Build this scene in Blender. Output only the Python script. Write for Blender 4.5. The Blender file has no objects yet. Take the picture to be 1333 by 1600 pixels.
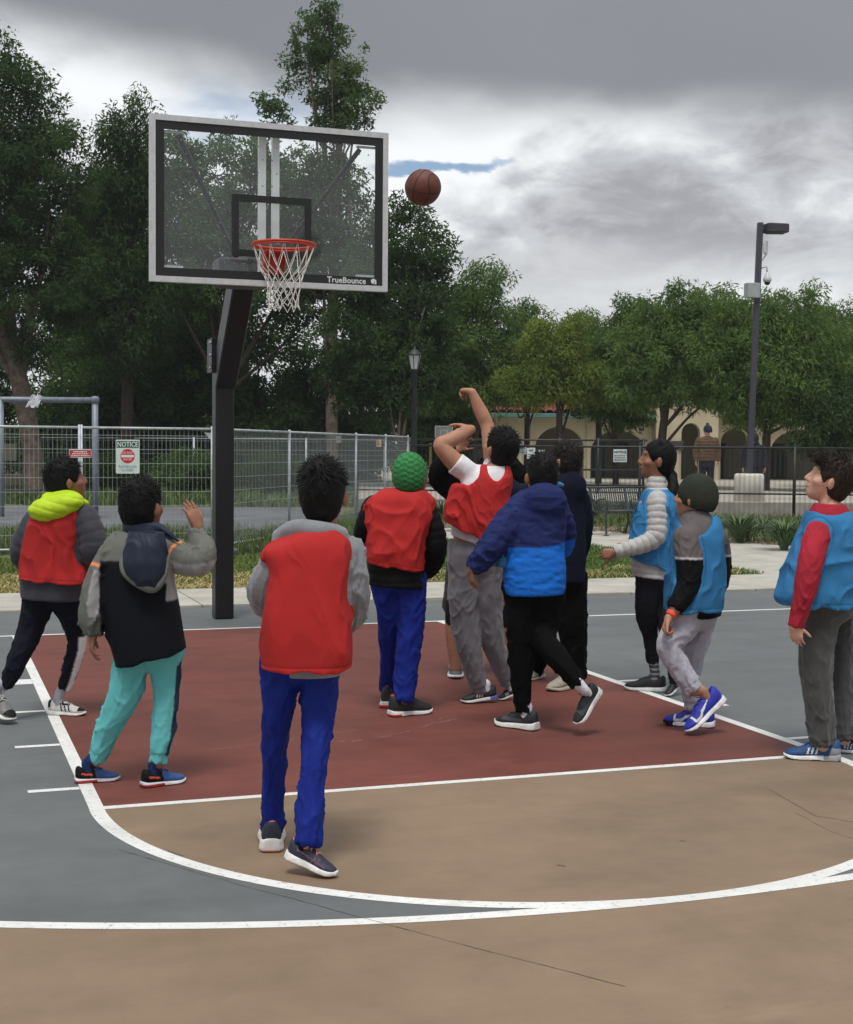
import bpy, math, random
import numpy as np
from math import radians, sin, cos, pi
from mathutils import Matrix, Vector

# ------------------------------------------------------------------ camera, world, sun
SC = bpy.context.scene
COL = SC.collection
FPX, IW, IH = 2226.4, 1333.0, 1600.0
CAM = np.array([-2.468, -11.8234, 1.5226])
YAW, PITCH, ROLL = 0.33722, -0.04418, 0.00764
FW = np.array([sin(YAW)*cos(PITCH), cos(YAW)*cos(PITCH), sin(PITCH)])
_r = np.array([cos(YAW), -sin(YAW), 0.0]); _u = np.cross(_r, FW)
RT = cos(ROLL)*_r + sin(ROLL)*_u
UP = -sin(ROLL)*_r + cos(ROLL)*_u
FH = np.array([sin(YAW), cos(YAW), 0.0])      # horizontal view direction
RH = np.array([cos(YAW), -sin(YAW), 0.0])     # horizontal right
ZZ = np.array([0.0, 0.0, 1.0])

cam = bpy.data.cameras.new('camera')
cam.sensor_fit = 'VERTICAL'; cam.sensor_height = 36.0
cam.lens = 36.0*FPX/IH
cam.clip_start = 0.1; cam.clip_end = 2000
camo = bpy.data.objects.new('camera', cam); COL.objects.link(camo)
M = Matrix(((RT[0], UP[0], -FW[0], CAM[0]), (RT[1], UP[1], -FW[1], CAM[1]), (RT[2], UP[2], -FW[2], CAM[2]), (0, 0, 0, 1)))
camo.matrix_world = M
SC.camera = camo

SUN_EL, SUN_AZ = radians(69), radians(205)     # azimuth clockwise from +Y
sun = bpy.data.lights.new('sun', 'SUN'); sun.energy = 1.5; sun.angle = radians(15); sun.color = (1.0, 0.97, 0.92)
suno = bpy.data.objects.new('sun', sun); COL.objects.link(suno)
sd = Vector((sin(SUN_AZ)*cos(SUN_EL), cos(SUN_AZ)*cos(SUN_EL), sin(SUN_EL)))
suno.rotation_euler = sd.to_track_quat('Z', 'Y').to_euler()

W = bpy.data.worlds.new('World'); SC.world = W; W.use_nodes = True
def build_world():
    nt = W.node_tree; nt.nodes.clear(); N = nt.nodes.new; L = nt.links.new
    def math_(op, a, b=None, c=None, clamp=False):
        n = N('ShaderNodeMath'); n.operation = op; n.use_clamp = clamp
        for i, v in enumerate((a, b, c)):
            if v is None: continue
            if isinstance(v, (int, float)): n.inputs[i].default_value = v
            else: L(v, n.inputs[i])
        return n.outputs[0]
    def smooth(x, lo, hi):
        n = N('ShaderNodeMapRange'); n.interpolation_type = 'SMOOTHSTEP'
        L(x, n.inputs[0]); n.inputs[1].default_value = lo; n.inputs[2].default_value = hi
        return n.outputs[0]
    def mixc(f, a, b):
        n = N('ShaderNodeMix'); n.data_type = 'RGBA'
        if isinstance(f, (int, float)): n.inputs[0].default_value = f
        else: L(f, n.inputs[0])
        for i, v in ((6, a), (7, b)):
            if isinstance(v, tuple): n.inputs[i].default_value = (*v, 1)
            else: L(v, n.inputs[i])
        return n.outputs[2]
    tc = N('ShaderNodeTexCoord'); sep = N('ShaderNodeSeparateXYZ'); L(tc.outputs['Generated'], sep.inputs[0])
    X, Y, Z = sep.outputs
    zc = math_('ADD', math_('MAXIMUM', Z, 0.0), 0.34)
    comb = N('ShaderNodeCombineXYZ')
    L(math_('DIVIDE', X, zc), comb.inputs[0]); L(math_('DIVIDE', Y, zc), comb.inputs[1])
    comb.inputs[2].default_value = 3.7
    def noise(scale, detail, rough, dist=0.0, off=0.0):
        mp = N('ShaderNodeMapping'); L(comb.outputs[0], mp.inputs[0])
        mp.inputs[1].default_value = (off, off*1.7, off*0.3); mp.inputs[2].default_value = (0, 0, 0.5)
        n = N('ShaderNodeTexNoise'); L(mp.outputs[0], n.inputs['Vector'])
        n.inputs['Scale'].default_value = scale; n.inputs['Detail'].default_value = detail
        n.inputs['Roughness'].default_value = rough; n.inputs['Distortion'].default_value = dist
        return n.outputs[0]
    big = noise(1.25, 6, 0.5, 0.2, 95.1)
    med = noise(3.1, 7, 0.5, 0.3, 60.3)
    # side: how far to the right of the view axis a direction lies
    side = math_('ADD', math_('MULTIPLY', X, float(RH[0])), math_('MULTIPLY', Y, float(RH[1])))
    zz = math_('ADD', Z, math_('MULTIPLY', side, 0.10))
    zz = math_('ADD', zz, math_('MULTIPLY', math_('SUBTRACT', big, 0.5), 0.07))
    zz = math_('ADD', zz, math_('MULTIPLY', math_('SUBTRACT', med, 0.5), 0.05))
    deck = smooth(zz, 0.222, 0.268)                      # the dark stratus deck overhead
    # bright cumulus and grey bellies below the deck edge
    fine = noise(7.5, 9, 0.62, 0.5, 7.7)
    bv = math_('ADD', math_('ADD', med, math_('MULTIPLY', math_('SUBTRACT', big, 0.5), 0.9)), math_('MULTIPLY', math_('SUBTRACT', fine, 0.5), 0.34))
    belly = smooth(bv, 0.34, 0.57)
    rim = smooth(bv, 0.47, 0.63)
    bel = mixc(smooth(math_('ADD', fine, math_('MULTIPLY', math_('SUBTRACT', noise(2.0, 7, 0.6, 0.4, 47.0), 0.5), 1.2)), 0.32, 0.72), (0.27, 0.276, 0.298), (0.43, 0.437, 0.458))
    low = mixc(belly, bel, (0.48, 0.495, 0.515))
    low = mixc(rim, low, (0.70, 0.715, 0.73))
    sky = N('ShaderNodeTexSky'); sky.sky_type = 'NISHITA'; sky.sun_disc = False
    sky.sun_elevation = SUN_EL; sky.sun_rotation = SUN_AZ
    bl = N('ShaderNodeVectorMath'); bl.operation = 'SCALE'; L(sky.outputs[0], bl.inputs[0]); bl.inputs[3].default_value = 0.085
    gv = math_('ADD', noise(1.4, 6, 0.55, 0.2, 33.0), math_('MULTIPLY', math_('SUBTRACT', fine, 0.5), 0.10))
    # long windows of clear sky between the cloud banks: (azimuth, elevation, half width, half height) in radians
    fwd = math_('ADD', math_('MULTIPLY', X, float(FH[0])), math_('MULTIPLY', Y, float(FH[1])))
    az = math_('ADD', math_('ARCTAN2', side, fwd), math_('MULTIPLY', math_('SUBTRACT', med, 0.5), 0.16))
    ze = math_('ADD', Z, math_('ADD', math_('MULTIPLY', math_('SUBTRACT', fine, 0.5), 0.030), math_('MULTIPLY', math_('SUBTRACT', med, 0.5), 0.045)))
    for a0, e0, wa, we in ((0.018, 0.194, 0.055, 0.0062), (0.265, 0.116, 0.055, 0.006), (0.95, 0.2, 0.10, 0.02), (-0.9, 0.17, 0.12, 0.012), (1.9, .22, .15, .02), (3.0, .2, .2, .02), (-2.0, .2, .2, .02)):
        da = math_('DIVIDE', math_('SUBTRACT', az, a0), wa); de = math_('DIVIDE', math_('SUBTRACT', ze, e0), we)
        g = math_('SUBTRACT', 1.0, math_('ADD', math_('MULTIPLY', da, da), math_('MULTIPLY', de, de)))
        gv = math_('ADD', gv, math_('MULTIPLY', math_('MAXIMUM', g, 0.0), 0.22))
    strip_ = smooth(math_('SUBTRACT', 0.0, ze), -0.140, -0.098)
    low = mixc(math_('MULTIPLY', strip_, 0.6), low, (0.60, 0.615, 0.63))
    gap = smooth(gv, 0.58, 0.74)
    low = mixc(gap, low, bl.outputs[0])
    dk = smooth(noise(0.5, 6, 0.5, 0.2, 31.0), 0.3, 0.75)
    deckc = mixc(dk, (0.165, 0.176, 0.192), (0.24, 0.255, 0.278))
    # the deck thins towards the zenith, where an overcast sky is brightest
    zen = smooth(Z, 0.33, 0.85)
    deckc = mixc(zen, deckc, (0.62, 0.635, 0.66))
    col = mixc(deck, low, deckc)
    bg = N('ShaderNodeBackground'); L(col, bg.inputs[0]); bg.inputs[1].default_value = 1.0
    out = N('ShaderNodeOutputWorld'); L(bg.outputs[0], out.inputs[0])
build_world()
SC.view_settings.view_transform = 'Standard'; SC.view_settings.look = 'None'
SC.view_settings.exposure = 0.5; SC.view_settings.gamma = 1.0
SC.render.engine = 'CYCLES'
SC.cycles.max_bounces = 6; SC.cycles.transparent_max_bounces = 12

# ------------------------------------------------------------------ pixel <-> world helpers
def U(px, py, d):
    return CAM + d*(FW + RT*((px-IW/2)/FPX) + UP*((IH/2-py)/FPX))
def G(px, py, z=0.0):
    r = FW + RT*((px-IW/2)/FPX) + UP*((IH/2-py)/FPX)
    return CAM + r*((z-CAM[2])/r[2])
def DEP(p): return float((np.asarray(p)-CAM) @ FW)
def PX(p):
    d = np.asarray(p, float)-CAM; z = d@FW
    return np.array([IW/2+FPX*(d@RT)/z, IH/2-FPX*(d@UP)/z])
def nrm(v):
    v = np.asarray(v, float); return v/np.linalg.norm(v)

# ------------------------------------------------------------------ numpy noise
def _hash(ix, iy, iz):
    h = (ix*73856093) ^ (iy*19349663) ^ (iz*83492791)
    h = (h ^ (h >> 13))*1274126177
    return ((h ^ (h >> 16)) & 0xffff)/65535.0
def vnoise(P):
    P = np.asarray(P, float); I = np.floor(P).astype(np.int64); F = P-I; F = F*F*(3-2*F)
    o = 0
    for a in (0, 1):
        wx = F[:, 0] if a else 1-F[:, 0]
        for b in (0, 1):
            wy = F[:, 1] if b else 1-F[:, 1]
            for c in (0, 1):
                wz = F[:, 2] if c else 1-F[:, 2]
                o = o + wx*wy*wz*_hash(I[:, 0]+a, I[:, 1]+b, I[:, 2]+c)
    return o
def fbm(P, n=3):
    o = 0; a = 0.5; t = 0
    for i in range(n):
        o = o + a*vnoise(P*2**i+17.3*i); t += a; a *= 0.5
    return o/t

# ------------------------------------------------------------------ materials
def lin(r, g=None, b=None):
    if g is None:
        if isinstance(r, (tuple, list)): r, g, b = r
        else: g = b = r
    f = lambda c: ((c/255.0)/12.92 if c/255.0 < .04045 else ((c/255.0+.055)/1.055)**2.4)
    return (f(r), f(g), f(b))
MATS = {}
def mat(name, col, rough=0.7, metal=0.0, var=0.0, vscale=6.0, bump=0.0, bscale=60.0, spec=0.5, col2=None, detail=4, coat=0.0, alpha=None, sheen=0.0, dist=0.002, attr=None):
    if name in MATS: return MATS[name]
    m = bpy.data.materials.new(name); m.use_nodes = True; MATS[name] = m
    nt = m.node_tree; N = nt.nodes.new; L = nt.links.new
    b = nt.nodes['Principled BSDF']
    b.inputs['Roughness'].default_value = rough; b.inputs['Metallic'].default_value = metal
    b.inputs['Specular IOR Level'].default_value = spec
    b.inputs['Coat Weight'].default_value = coat
    if sheen:
        b.inputs['Sheen Weight'].default_value = sheen; b.inputs['Sheen Roughness'].default_value = 0.6
    b.inputs['Base Color'].default_value = (*col, 1)
    tc = N('ShaderNodeTexCoord')
    if var or col2 or attr:
        c2 = col2 if col2 else tuple(c*(1-var) for c in col)
        c1 = col if col2 else tuple(min(1, c*(1+var*0.6)) for c in col)
        n = N('ShaderNodeTexNoise'); L(tc.outputs['Object'], n.inputs['Vector']); n.inputs['Scale'].default_value = vscale
        n.inputs['Detail'].default_value = detail; n.inputs['Roughness'].default_value = 0.6
        r = N('ShaderNodeMapRange'); L(n.outputs[0], r.inputs[0]); r.inputs[1].default_value = 0.33; r.inputs[2].default_value = 0.67
        f = r.outputs[0]
        if attr:
            at = N('ShaderNodeAttribute'); at.attribute_name = attr
            mm = N('ShaderNodeMath'); mm.operation = 'MULTIPLY_ADD'; L(at.outputs['Fac'], mm.inputs[0]); mm.inputs[1].default_value = 0.6
            m2 = N('ShaderNodeMath'); m2.operation = 'MULTIPLY'; L(f, m2.inputs[0]); m2.inputs[1].default_value = 0.4
            L(m2.outputs[0], mm.inputs[2]); f = mm.outputs[0]
        x = N('ShaderNodeMix'); x.data_type = 'RGBA'; L(f, x.inputs[0])
        x.inputs[6].default_value = (*c1, 1); x.inputs[7].default_value = (*c2, 1)
        L(x.outputs[2], b.inputs['Base Color'])
    if bump:
        n = N('ShaderNodeTexNoise'); L(tc.outputs['Object'], n.inputs['Vector']); n.inputs['Scale'].default_value = bscale
        n.inputs['Detail'].default_value = 3
        bp = N('ShaderNodeBump'); bp.inputs['Strength'].default_value = bump; bp.inputs['Distance'].default_value = dist
        L(n.outputs[0], bp.inputs['Height']); L(bp.outputs[0], b.inputs['Normal'])
    return m

# ------------------------------------------------------------------ objects and tags
def tag(o, label=None, cat=None, group=None, kind=None):
    if label: o['label'] = label
    if cat: o['category'] = cat
    if group: o['group'] = group
    if kind: o['kind'] = kind
    return o
def empty(name, loc, label=None, cat=None, group=None):
    o = bpy.data.objects.new(name, None); COL.objects.link(o)
    o.location = [float(v) for v in loc]; o.empty_display_size = 0.2
    return tag(o, label, cat, group)
def loc_of(o):
    v = np.zeros(3)
    while o is not None:
        v = v+np.array(o.location); o = o.parent
    return v
def link_mesh(name, me, parent=None, loc=(0, 0, 0)):
    o = bpy.data.objects.new(name, me); COL.objects.link(o); o.location = [float(v) for v in loc]
    if parent is not None: o.parent = parent
    return o
def np_mesh(name, V, F, mats, fm=None, smooth=True, attr=None):
    """V (n,3); F list of int arrays (k,3)/(k,4)"""
    me = bpy.data.meshes.new(name)
    if not isinstance(F, (list, tuple)): F = [F]
    F = [np.asarray(f) for f in F if len(f)]
    V = np.asarray(V, np.float32)
    me.vertices.add(len(V)); me.vertices.foreach_set('co', V.ravel())
    nl = sum(f.size for f in F); nf = sum(len(f) for f in F)
    me.loops.add(nl); me.loops.foreach_set('vertex_index', np.concatenate([f.ravel() for f in F]).astype(np.int32))
    st = []; o = 0
    for f in F:
        st.append(o+np.arange(len(f))*f.shape[1]); o += f.size
    me.polygons.add(nf); me.polygons.foreach_set('loop_start', np.concatenate(st).astype(np.int32))
    for m in (mats if isinstance(mats, (list, tuple)) else [mats]): me.materials.append(m)
    if fm is not None: me.polygons.foreach_set('material_index', np.asarray(fm, np.int32))
    me.polygons.foreach_set('use_smooth', np.full(nf, bool(smooth)))
    if attr is not None:
        a = me.attributes.new('v', 'FLOAT', 'POINT'); a.data.foreach_set('value', np.asarray(attr, np.float32))
    me.update(calc_edges=True)
    return me
def world_obj(name, V, F, mats, parent=None, origin=None, **k):
    """verts in world coordinates; object origin at origin (or parent's place)"""
    po = loc_of(parent) if parent is not None else np.zeros(3)
    og = po if origin is None else np.asarray(origin, float)
    me = np_mesh(name, np.asarray(V)-og, F, mats, **k)
    return link_mesh(name, me, parent, og-po)

class MB:
    """collects simple solids into one mesh, in world coordinates"""
    def __init__(s): s.V = []; s.F4 = []; s.F3 = []; s.m4 = []; s.m3 = []; s.n = 0
    def raw(s, V, F4=(), F3=(), m=0):
        V = np.asarray(V, float); s.V.append(V)
        if len(F4): s.F4.append(np.asarray(F4)+s.n); s.m4.append(np.full(len(F4), m))
        if len(F3): s.F3.append(np.asarray(F3)+s.n); s.m3.append(np.full(len(F3), m))
        s.n += len(V); return s
    def box(s, c, size, ax=None, m=0, bev=0.0):
        c = np.asarray(c, float); h = np.asarray(size, float)/2
        A = np.eye(3) if ax is None else np.array(ax)
        if bev <= 0:
            P = np.array([[i, j, k] for i in (-1, 1) for j in (-1, 1) for k in (-1, 1)], float)*h
            F = [[0, 1, 3, 2], [4, 6, 7, 5], [0, 4, 5, 1], [2, 3, 7, 6], [0, 2, 6, 4], [1, 5, 7, 3]]
            return s.raw(P@A+c, F, m=m)
        # chamfered box: stack of rounded-rect loops along local z
        b = min(bev, h.min()*0.9)
        lo = []
        for z, q in ((-h[2], b), (-h[2]+b, 0), (h[2]-b, 0), (h[2], b)):
            x, y = h[0]-q, h[1]-q
            lo.append([[x-b*.5, y, z], [-x+b*.5, y, z], [-x, y-b*.5, z], [-x, -y+b*.5, z], [-x+b*.5, -y, z], [x-b*.5, -y, z], [x, -y+b*.5, z], [x, y-b*.5, z]])
        P = np.array(lo).reshape(-1, 3); F = []
        for k in range(3):
            for i in range(8):
                j = (i+1) % 8; F.append([k*8+i, k*8+j, k*8+8+j, k*8+8+i])
        T = []
        for i in range(1, 7):
            T.append([0, i+1, i]); T.append([24, 24+i, 25+i])
        return s.raw(P@A+c, F, T, m=m)
    def tube(s, pts, r, n=8, m=0, cap=True, closed=False):
        P = np.asarray(pts, float); k = len(P)
        r = np.broadcast_to(np.asarray(r, float), (k,))
        if closed: T = np.roll(P, -1, 0)-np.roll(P, 1, 0)
        else: T = np.gradient(P, axis=0)
        T /= np.maximum(np.linalg.norm(T, axis=1, keepdims=True), 1e-9)
        a = np.array([0, 0, 1.0]) if abs(T[0][2]) < 0.9 else np.array([1.0, 0, 0])
        out = []
        u = np.cross(a, T[0]); u /= np.linalg.norm(u)
        for i in range(k):
            u = u-T[i]*(u@T[i]); u /= max(np.linalg.norm(u), 1e-9); v = np.cross(T[i], u)
            th = np.arange(n)/n*2*pi
            out.append(P[i]+r[i]*(np.cos(th)[:, None]*u+np.sin(th)[:, None]*v))
        V = np.concatenate(out); F = []; T3 = []
        for i in range(k if closed else k-1):
            j = (i+1) % k
            for q in range(n):
                w = (q+1) % n; F.append([i*n+q, i*n+w, j*n+w, j*n+q])
        if cap and not closed:
            for q in range(1, n-1):
                T3.append([0, q+1, q]); T3.append([(k-1)*n, (k-1)*n+q, (k-1)*n+q+1])
        return s.raw(V, F, T3, m=m)
    def lathe(s, base, prof, n=16, m=0, ax=None):
        """prof list of (r, z) along local z from base"""
        A = np.eye(3) if ax is None else np.array(ax)
        th = np.arange(n)/n*2*pi; V = []
        for r, z in prof: V.append(np.stack([r*np.cos(th), r*np.sin(th), np.full(n, z)], 1))
        k = len(prof); F = []; T = []
        for i in range(k-1):
            for q in range(n):
                w = (q+1) % n; F.append([i*n+q, i*n+w, i*n+n+w, i*n+n+q])
        for q in range(1, n-1):
            T.append([0, q+1, q]); T.append([(k-1)*n, (k-1)*n+q, (k-1)*n+q+1])
        return s.raw(np.concatenate(V)@A+np.asarray(base, float), F, T, m=m)
    def poly(s, pts, m=0):
        P = np.asarray(pts, float)
        return s.raw(P, F3=[[0, i, i+1] for i in range(1, len(P)-1)], m=m)
    def prism(s, pts, ext, m=0):
        """polygon extruded by vector ext (convex or star-shaped from first vertex)"""
        P = np.asarray(pts, float); n = len(P); e = np.asarray(ext, float)
        V = np.concatenate([P, P+e])
        T = [[0, i+1, i] for i in range(1, n-1)]+[[n, n+i, n+i+1] for i in range(1, n-1)]
        F = [[i, (i+1) % n, n+(i+1) % n, n+i] for i in range(n)]
        return s.raw(V, F, T, m=m)
    def make(s, name, mats, parent=None, origin=None, smooth=False):
        F = []; fm = []
        if s.F4: F.append(np.concatenate(s.F4)); fm.append(np.concatenate(s.m4))
        if s.F3: F.append(np.concatenate(s.F3)); fm.append(np.concatenate(s.m3))
        o = world_obj(name, np.concatenate(s.V), F, mats, parent, origin, fm=np.concatenate(fm), smooth=smooth)
        if smooth == 'auto':
            pass
        return o
def copy_part(o, parent, loc):
    c = o.copy(); COL.objects.link(c); c.parent = parent; c.location = [float(v) for v in loc]; return c
def text(name, body, size, origin, xdir, ydir, m, parent, align='CENTER', sx=1.0, bold=0.0):
    cu = bpy.data.curves.new(name, 'FONT'); cu.body = body; cu.size = size; cu.align_x = align; cu.align_y = 'CENTER'
    cu.offset = bold; cu.resolution_u = 2
    cu.materials.append(m)
    tmp = bpy.data.objects.new(name, cu); me = bpy.data.meshes.new_from_object(tmp); me.name = name
    bpy.data.objects.remove(tmp); bpy.data.curves.remove(cu)
    if not me.materials: me.materials.append(m)
    o = bpy.data.objects.new(name, me); COL.objects.link(o)
    x = nrm(xdir); y = nrm(ydir); z = np.cross(x, y)
    po = loc_of(parent) if parent is not None else np.zeros(3); q = np.asarray(origin)-po
    o.matrix_local = Matrix(((x[0]*sx, y[0], z[0], q[0]), (x[1]*sx, y[1], z[1], q[1]), (x[2]*sx, y[2], z[2], q[2]), (0, 0, 0, 1)))
    if parent is not None: o.parent = parent
    return o
# ------------------------------------------------------------------ ground, court, paths
def sheet(name, polys, z, m, kind='structure', sub=None):
    V = []; F = []; n = 0; out3 = []; out4 = []
    for p in polys:
        p = np.asarray(p, float)
        k = len(p); V.append(np.hstack([p, np.full((k, 1), z)]))
        if k == 4: out4.append([n, n+1, n+2, n+3])
        else:
            for i in range(1, k-1): out3.append([n, n+i, n+i+1])
        n += k
    F = [np.array(f) for f in (out4, out3) if f]
    o = world_obj(name, np.concatenate(V), F, m, smooth=False); tag(o, kind=kind); return o
def strip(a, b, w):
    a = np.asarray(a, float); b = np.asarray(b, float); d = nrm(b-a); n = np.array([-d[1], d[0]])*w/2
    return [a-n, b-n, b+n, a+n]
def ring(c, r0, r1, t0, t1, n=64):
    t = np.linspace(t0, t1, n); o = []
    for i in range(n-1):
        o.append([(c[0]+r0*cos(t[i]), c[1]+r0*sin(t[i])), (c[0]+r1*cos(t[i]), c[1]+r1*sin(t[i])), (c[0]+r1*cos(t[i+1]), c[1]+r1*sin(t[i+1])), (c[0]+r0*cos(t[i+1]), c[1]+r0*sin(t[i+1]))])
    return o

def court_mat(name, c, dirt=.12, rough=.62, seed=0.0, worn=0):
    m = bpy.data.materials.new(name); m.use_nodes = True; nt = m.node_tree; N = nt.nodes.new; L = nt.links.new
    b = nt.nodes['Principled BSDF']; tc = N('ShaderNodeTexCoord')
    mp = N('ShaderNodeMapping'); L(tc.outputs['Object'], mp.inputs[0]); mp.inputs[1].default_value = (seed, seed*2, 0)
    def nz(s, d=5, r=.6, sx=1, rot=0.0):
        q = N('ShaderNodeMapping'); L(mp.outputs[0], q.inputs[0]); q.inputs[3].default_value = (sx, 1, 1); q.inputs[2].default_value = (0, 0, rot)
        n = N('ShaderNodeTexNoise'); L(q.outputs[0], n.inputs[0]); n.inputs['Scale'].default_value = s; n.inputs['Detail'].default_value = d; n.inputs['Roughness'].default_value = r; return n.outputs[0]
    def ramp(x, lo, hi, a, c_):
        r = N('ShaderNodeMapRange'); L(x, r.inputs[0]); r.inputs[1].default_value = lo; r.inputs[2].default_value = hi; r.inputs[3].default_value = a; r.inputs[4].default_value = c_; return r.outputs[0]
    def mul(a, b_):
        n = N('ShaderNodeMath'); n.operation = 'MULTIPLY'; L(a, n.inputs[0]); L(b_, n.inputs[1]); return n.outputs[0]
    f = ramp(nz(.55, 6), .3, .7, 1-dirt, 1+dirt*.7)
    f = mul(f, ramp(nz(5, 6, .65), .3, .7, 1-dirt*.55, 1+dirt*.45))
    f = mul(f, ramp(nz(2.4, 5, .7, .12, .35), .45, .75, 1.0, 1-dirt*.9))          # long brushed streaks
    f = mul(f, ramp(nz(1.6, 6, .75, .2, -.9), .60, .72, 1.0, 1+dirt*1.3))           # pale scuffs
    f = mul(f, ramp(nz(240, 2, .6), .3, .7, .93, 1.07))                            # sand grain
    f = mul(f, ramp(nz(31, 3, .6), .68, .76, 1.0, .80))                            # spots
    f = mul(f, ramp(nz(.9, 7, .72), .52, .70, 1.0, 1-dirt*.8))                      # broad stains
    f = mul(f, ramp(nz(11, 6, .8, .3, .6), .60, .70, 1.0, 1+dirt*.7))
    if worn: f = mul(f, mul(ramp(nz(38, 6, .75), .56, .66, 1.0, 1-worn), ramp(nz(3.5, 6, .7), .55, .75, 1.0, 1-worn*.45)))
    v = N('ShaderNodeVectorMath'); v.operation = 'SCALE'; v.inputs[0].default_value = c; L(f, v.inputs[3])
    L(v.outputs[0], b.inputs['Base Color'])
    b.inputs['Specular IOR Level'].default_value = .32
    L(ramp(nz(1.1, 5), .3, .7, rough-.08, rough+.12), b.inputs['Roughness'])
    bp = N('ShaderNodeBump'); bp.inputs['Strength'].default_value = .35; bp.inputs['Distance'].default_value = .0015
    L(nz(260, 2, .6), bp.inputs['Height']); L(bp.outputs[0], b.inputs['Normal'])
    return m
GREYC = court_mat('grey court paint', lin(103, 107, 108), .15)
REDC = court_mat('red court paint', lin(113, 63, 54), .22, seed=7)
TANC = court_mat('tan court paint', lin(136, 116, 95), .15, seed=3)
LINE = court_mat('white line paint', lin(226, 226, 222), .10, seed=5, worn=.5)
dirt_m = mat('garden soil', lin(96, 84, 66), .95, var=.45, vscale=1.2, bump=.5, bscale=30, col2=lin(70, 74, 46))
tag(world_obj('ground', [(-900, -300, -.06), (900, -300, -.06), (900, 1500, -.06), (-900, 1500, -.06)], [np.array([[0, 1, 2, 3]])], dirt_m, smooth=False), kind='structure')
tag(world_obj('court', [(-14, -22, 0), (14, -22, 0), (14, 1.62, 0), (-14, 1.62, 0)], [np.array([[0, 1, 2, 3]])], GREYC, smooth=False), kind='structure')
BY = -1.6
th3 = np.linspace(pi, 2*pi, 97); A3 = np.stack([6.0*np.cos(th3), BY+6.0*np.sin(th3)], 1)
quad = [[(A3[i][0], A3[i][1]), (A3[i][0], -21.9), (A3[i+1][0], -21.9), (A3[i+1][0], A3[i+1][1])] for i in range(96)]
sheet('outer_court_paint', quad+[[(-13.9, -21.9), (-6.0, -21.9), (-6.0, 0), (-13.9, 0)], [(6.0, -21.9), (13.9, -21.9), (13.9, 0), (6.0, 0)]], .0004, TANC)
sheet('key_paint', [[(-1.83, -5.79), (1.83, -5.79), (1.83, 0), (-1.83, 0)]], .0004, REDC)
tc_ = np.linspace(pi, 2*pi, 65)
sheet('free_throw_circle_paint', [[(1.80*cos(t), -5.79+1.80*sin(t)) for t in tc_]], .0008, TANC)
lw = .05
sheet('baseline', [strip((-7.6, 0), (7.6, 0), lw)], .0012, LINE)
sheet('lane_line', [strip((-1.805, -.026), (-1.805, -5.79), .062), strip((1.805, -.026), (1.805, -5.79), .062)], .0012, LINE)
sheet('free_throw_line', [strip((-1.774, -5.765), (1.774, -5.765), lw)], .0015, LINE)
sheet('free_throw_arc', ring((0, -5.79), 1.775, 1.838, pi, 2*pi, 80), .0012, LINE)
sheet('three_point_line', ring((0, BY), 5.97, 6.03, pi, 2*pi, 140)+[strip((-6.0, BY), (-6.0, -.03), .06), strip((6.0, BY), (6.0, -.03), .06)], .0016, LINE)
mk = []
for sg in (-1, 1):
    mk.append(strip((sg*1.838, -2.34), (sg*2.06, -2.34), .20))
    for y in (-3.42, -4.40, -5.38): mk.append(strip((sg*1.838, y), (sg*2.06, y), .05))
sheet('lane_mark', mk, .0016, LINE)
# hairline cracks in the paint
def crack(pts_, w, seed):
    rng = np.random.default_rng(seed); P = []
    for a, b in zip(pts_[:-1], pts_[1:]):
        a = G(*a)[:2]; b = G(*b)[:2]; n = max(int(np.linalg.norm(b-a)/.05), 2)
        for i in range(n): P.append(a+(b-a)*i/n)
    P.append(G(*pts_[-1])[:2]); P = np.array(P); P += np.cumsum(rng.normal(0, .0022, P.shape), 0)
    return [strip(P[i], P[i+1], w*rng.uniform(.5, 1.2)) for i in range(len(P)-1)]
ck = crack([(185, 1328), (300, 1362), (440, 1400), (560, 1432), (700, 1470), (840, 1505), (975, 1540)], .003, 1)
ck += crack([(1195, 1230), (1270, 1275), (1333, 1285)], .003, 2)+crack([(1240, 1270), (1300, 1300), (1333, 1310)], .002, 3)+crack([(0, 990), (-60, 975)], .003, 4)
sheet('court_crack', ck, .0021, mat('crack dirt', lin(92, 84, 74), .95))
def scuff(pts_, w, seed):
    rng = np.random.default_rng(seed); P = catmull_xy([G(*p)[:2] for p in pts_]); o = []
    for i in range(len(P)-1):
        if rng.random() < .8: o.append(strip(P[i]+rng.normal(0, .004, 2), P[i+1]+rng.normal(0, .004, 2), w*rng.uniform(.3, 1.1)))
    return o
def catmull_xy(P):
    P = [np.asarray(p) for p in P]; t = np.linspace(0, len(P)-1, 60); X = np.array(P)
    q = np.stack([np.interp(t, np.arange(len(P)), X[:, k]) for k in (0, 1)], 1); ker = np.hanning(13); ker /= ker.sum()
    return np.stack([np.convolve(np.pad(q[:, k], 6, 'edge'), ker, 'valid') for k in (0, 1)], 1)
sf = scuff([(480, 1160), (560, 1158), (620, 1148), (680, 1130), (720, 1122)], .022, 1)+scuff([(330, 1172), (420, 1160), (500, 1148), (560, 1140)], .014, 2)+scuff([(610, 1150), (660, 1136), (700, 1118)], .010, 3)+scuff([(500, 1130), (590, 1116), (640, 1104)], .008, 4)
sheet('court_scuff', sf, .0010, court_mat('scuffed red paint', lin(150, 104, 98), .22, seed=11))
sheet('court_dirt', [strip(G(870, 1352)[:2], G(884, 1354)[:2], .008), strip(G(1062, 1314)[:2], G(1070, 1315)[:2], .008), strip(G(262, 1330)[:2], G(286, 1338)[:2], .010)], .0022, mat('rubber scuff', lin(104, 92, 82), .9))
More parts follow.
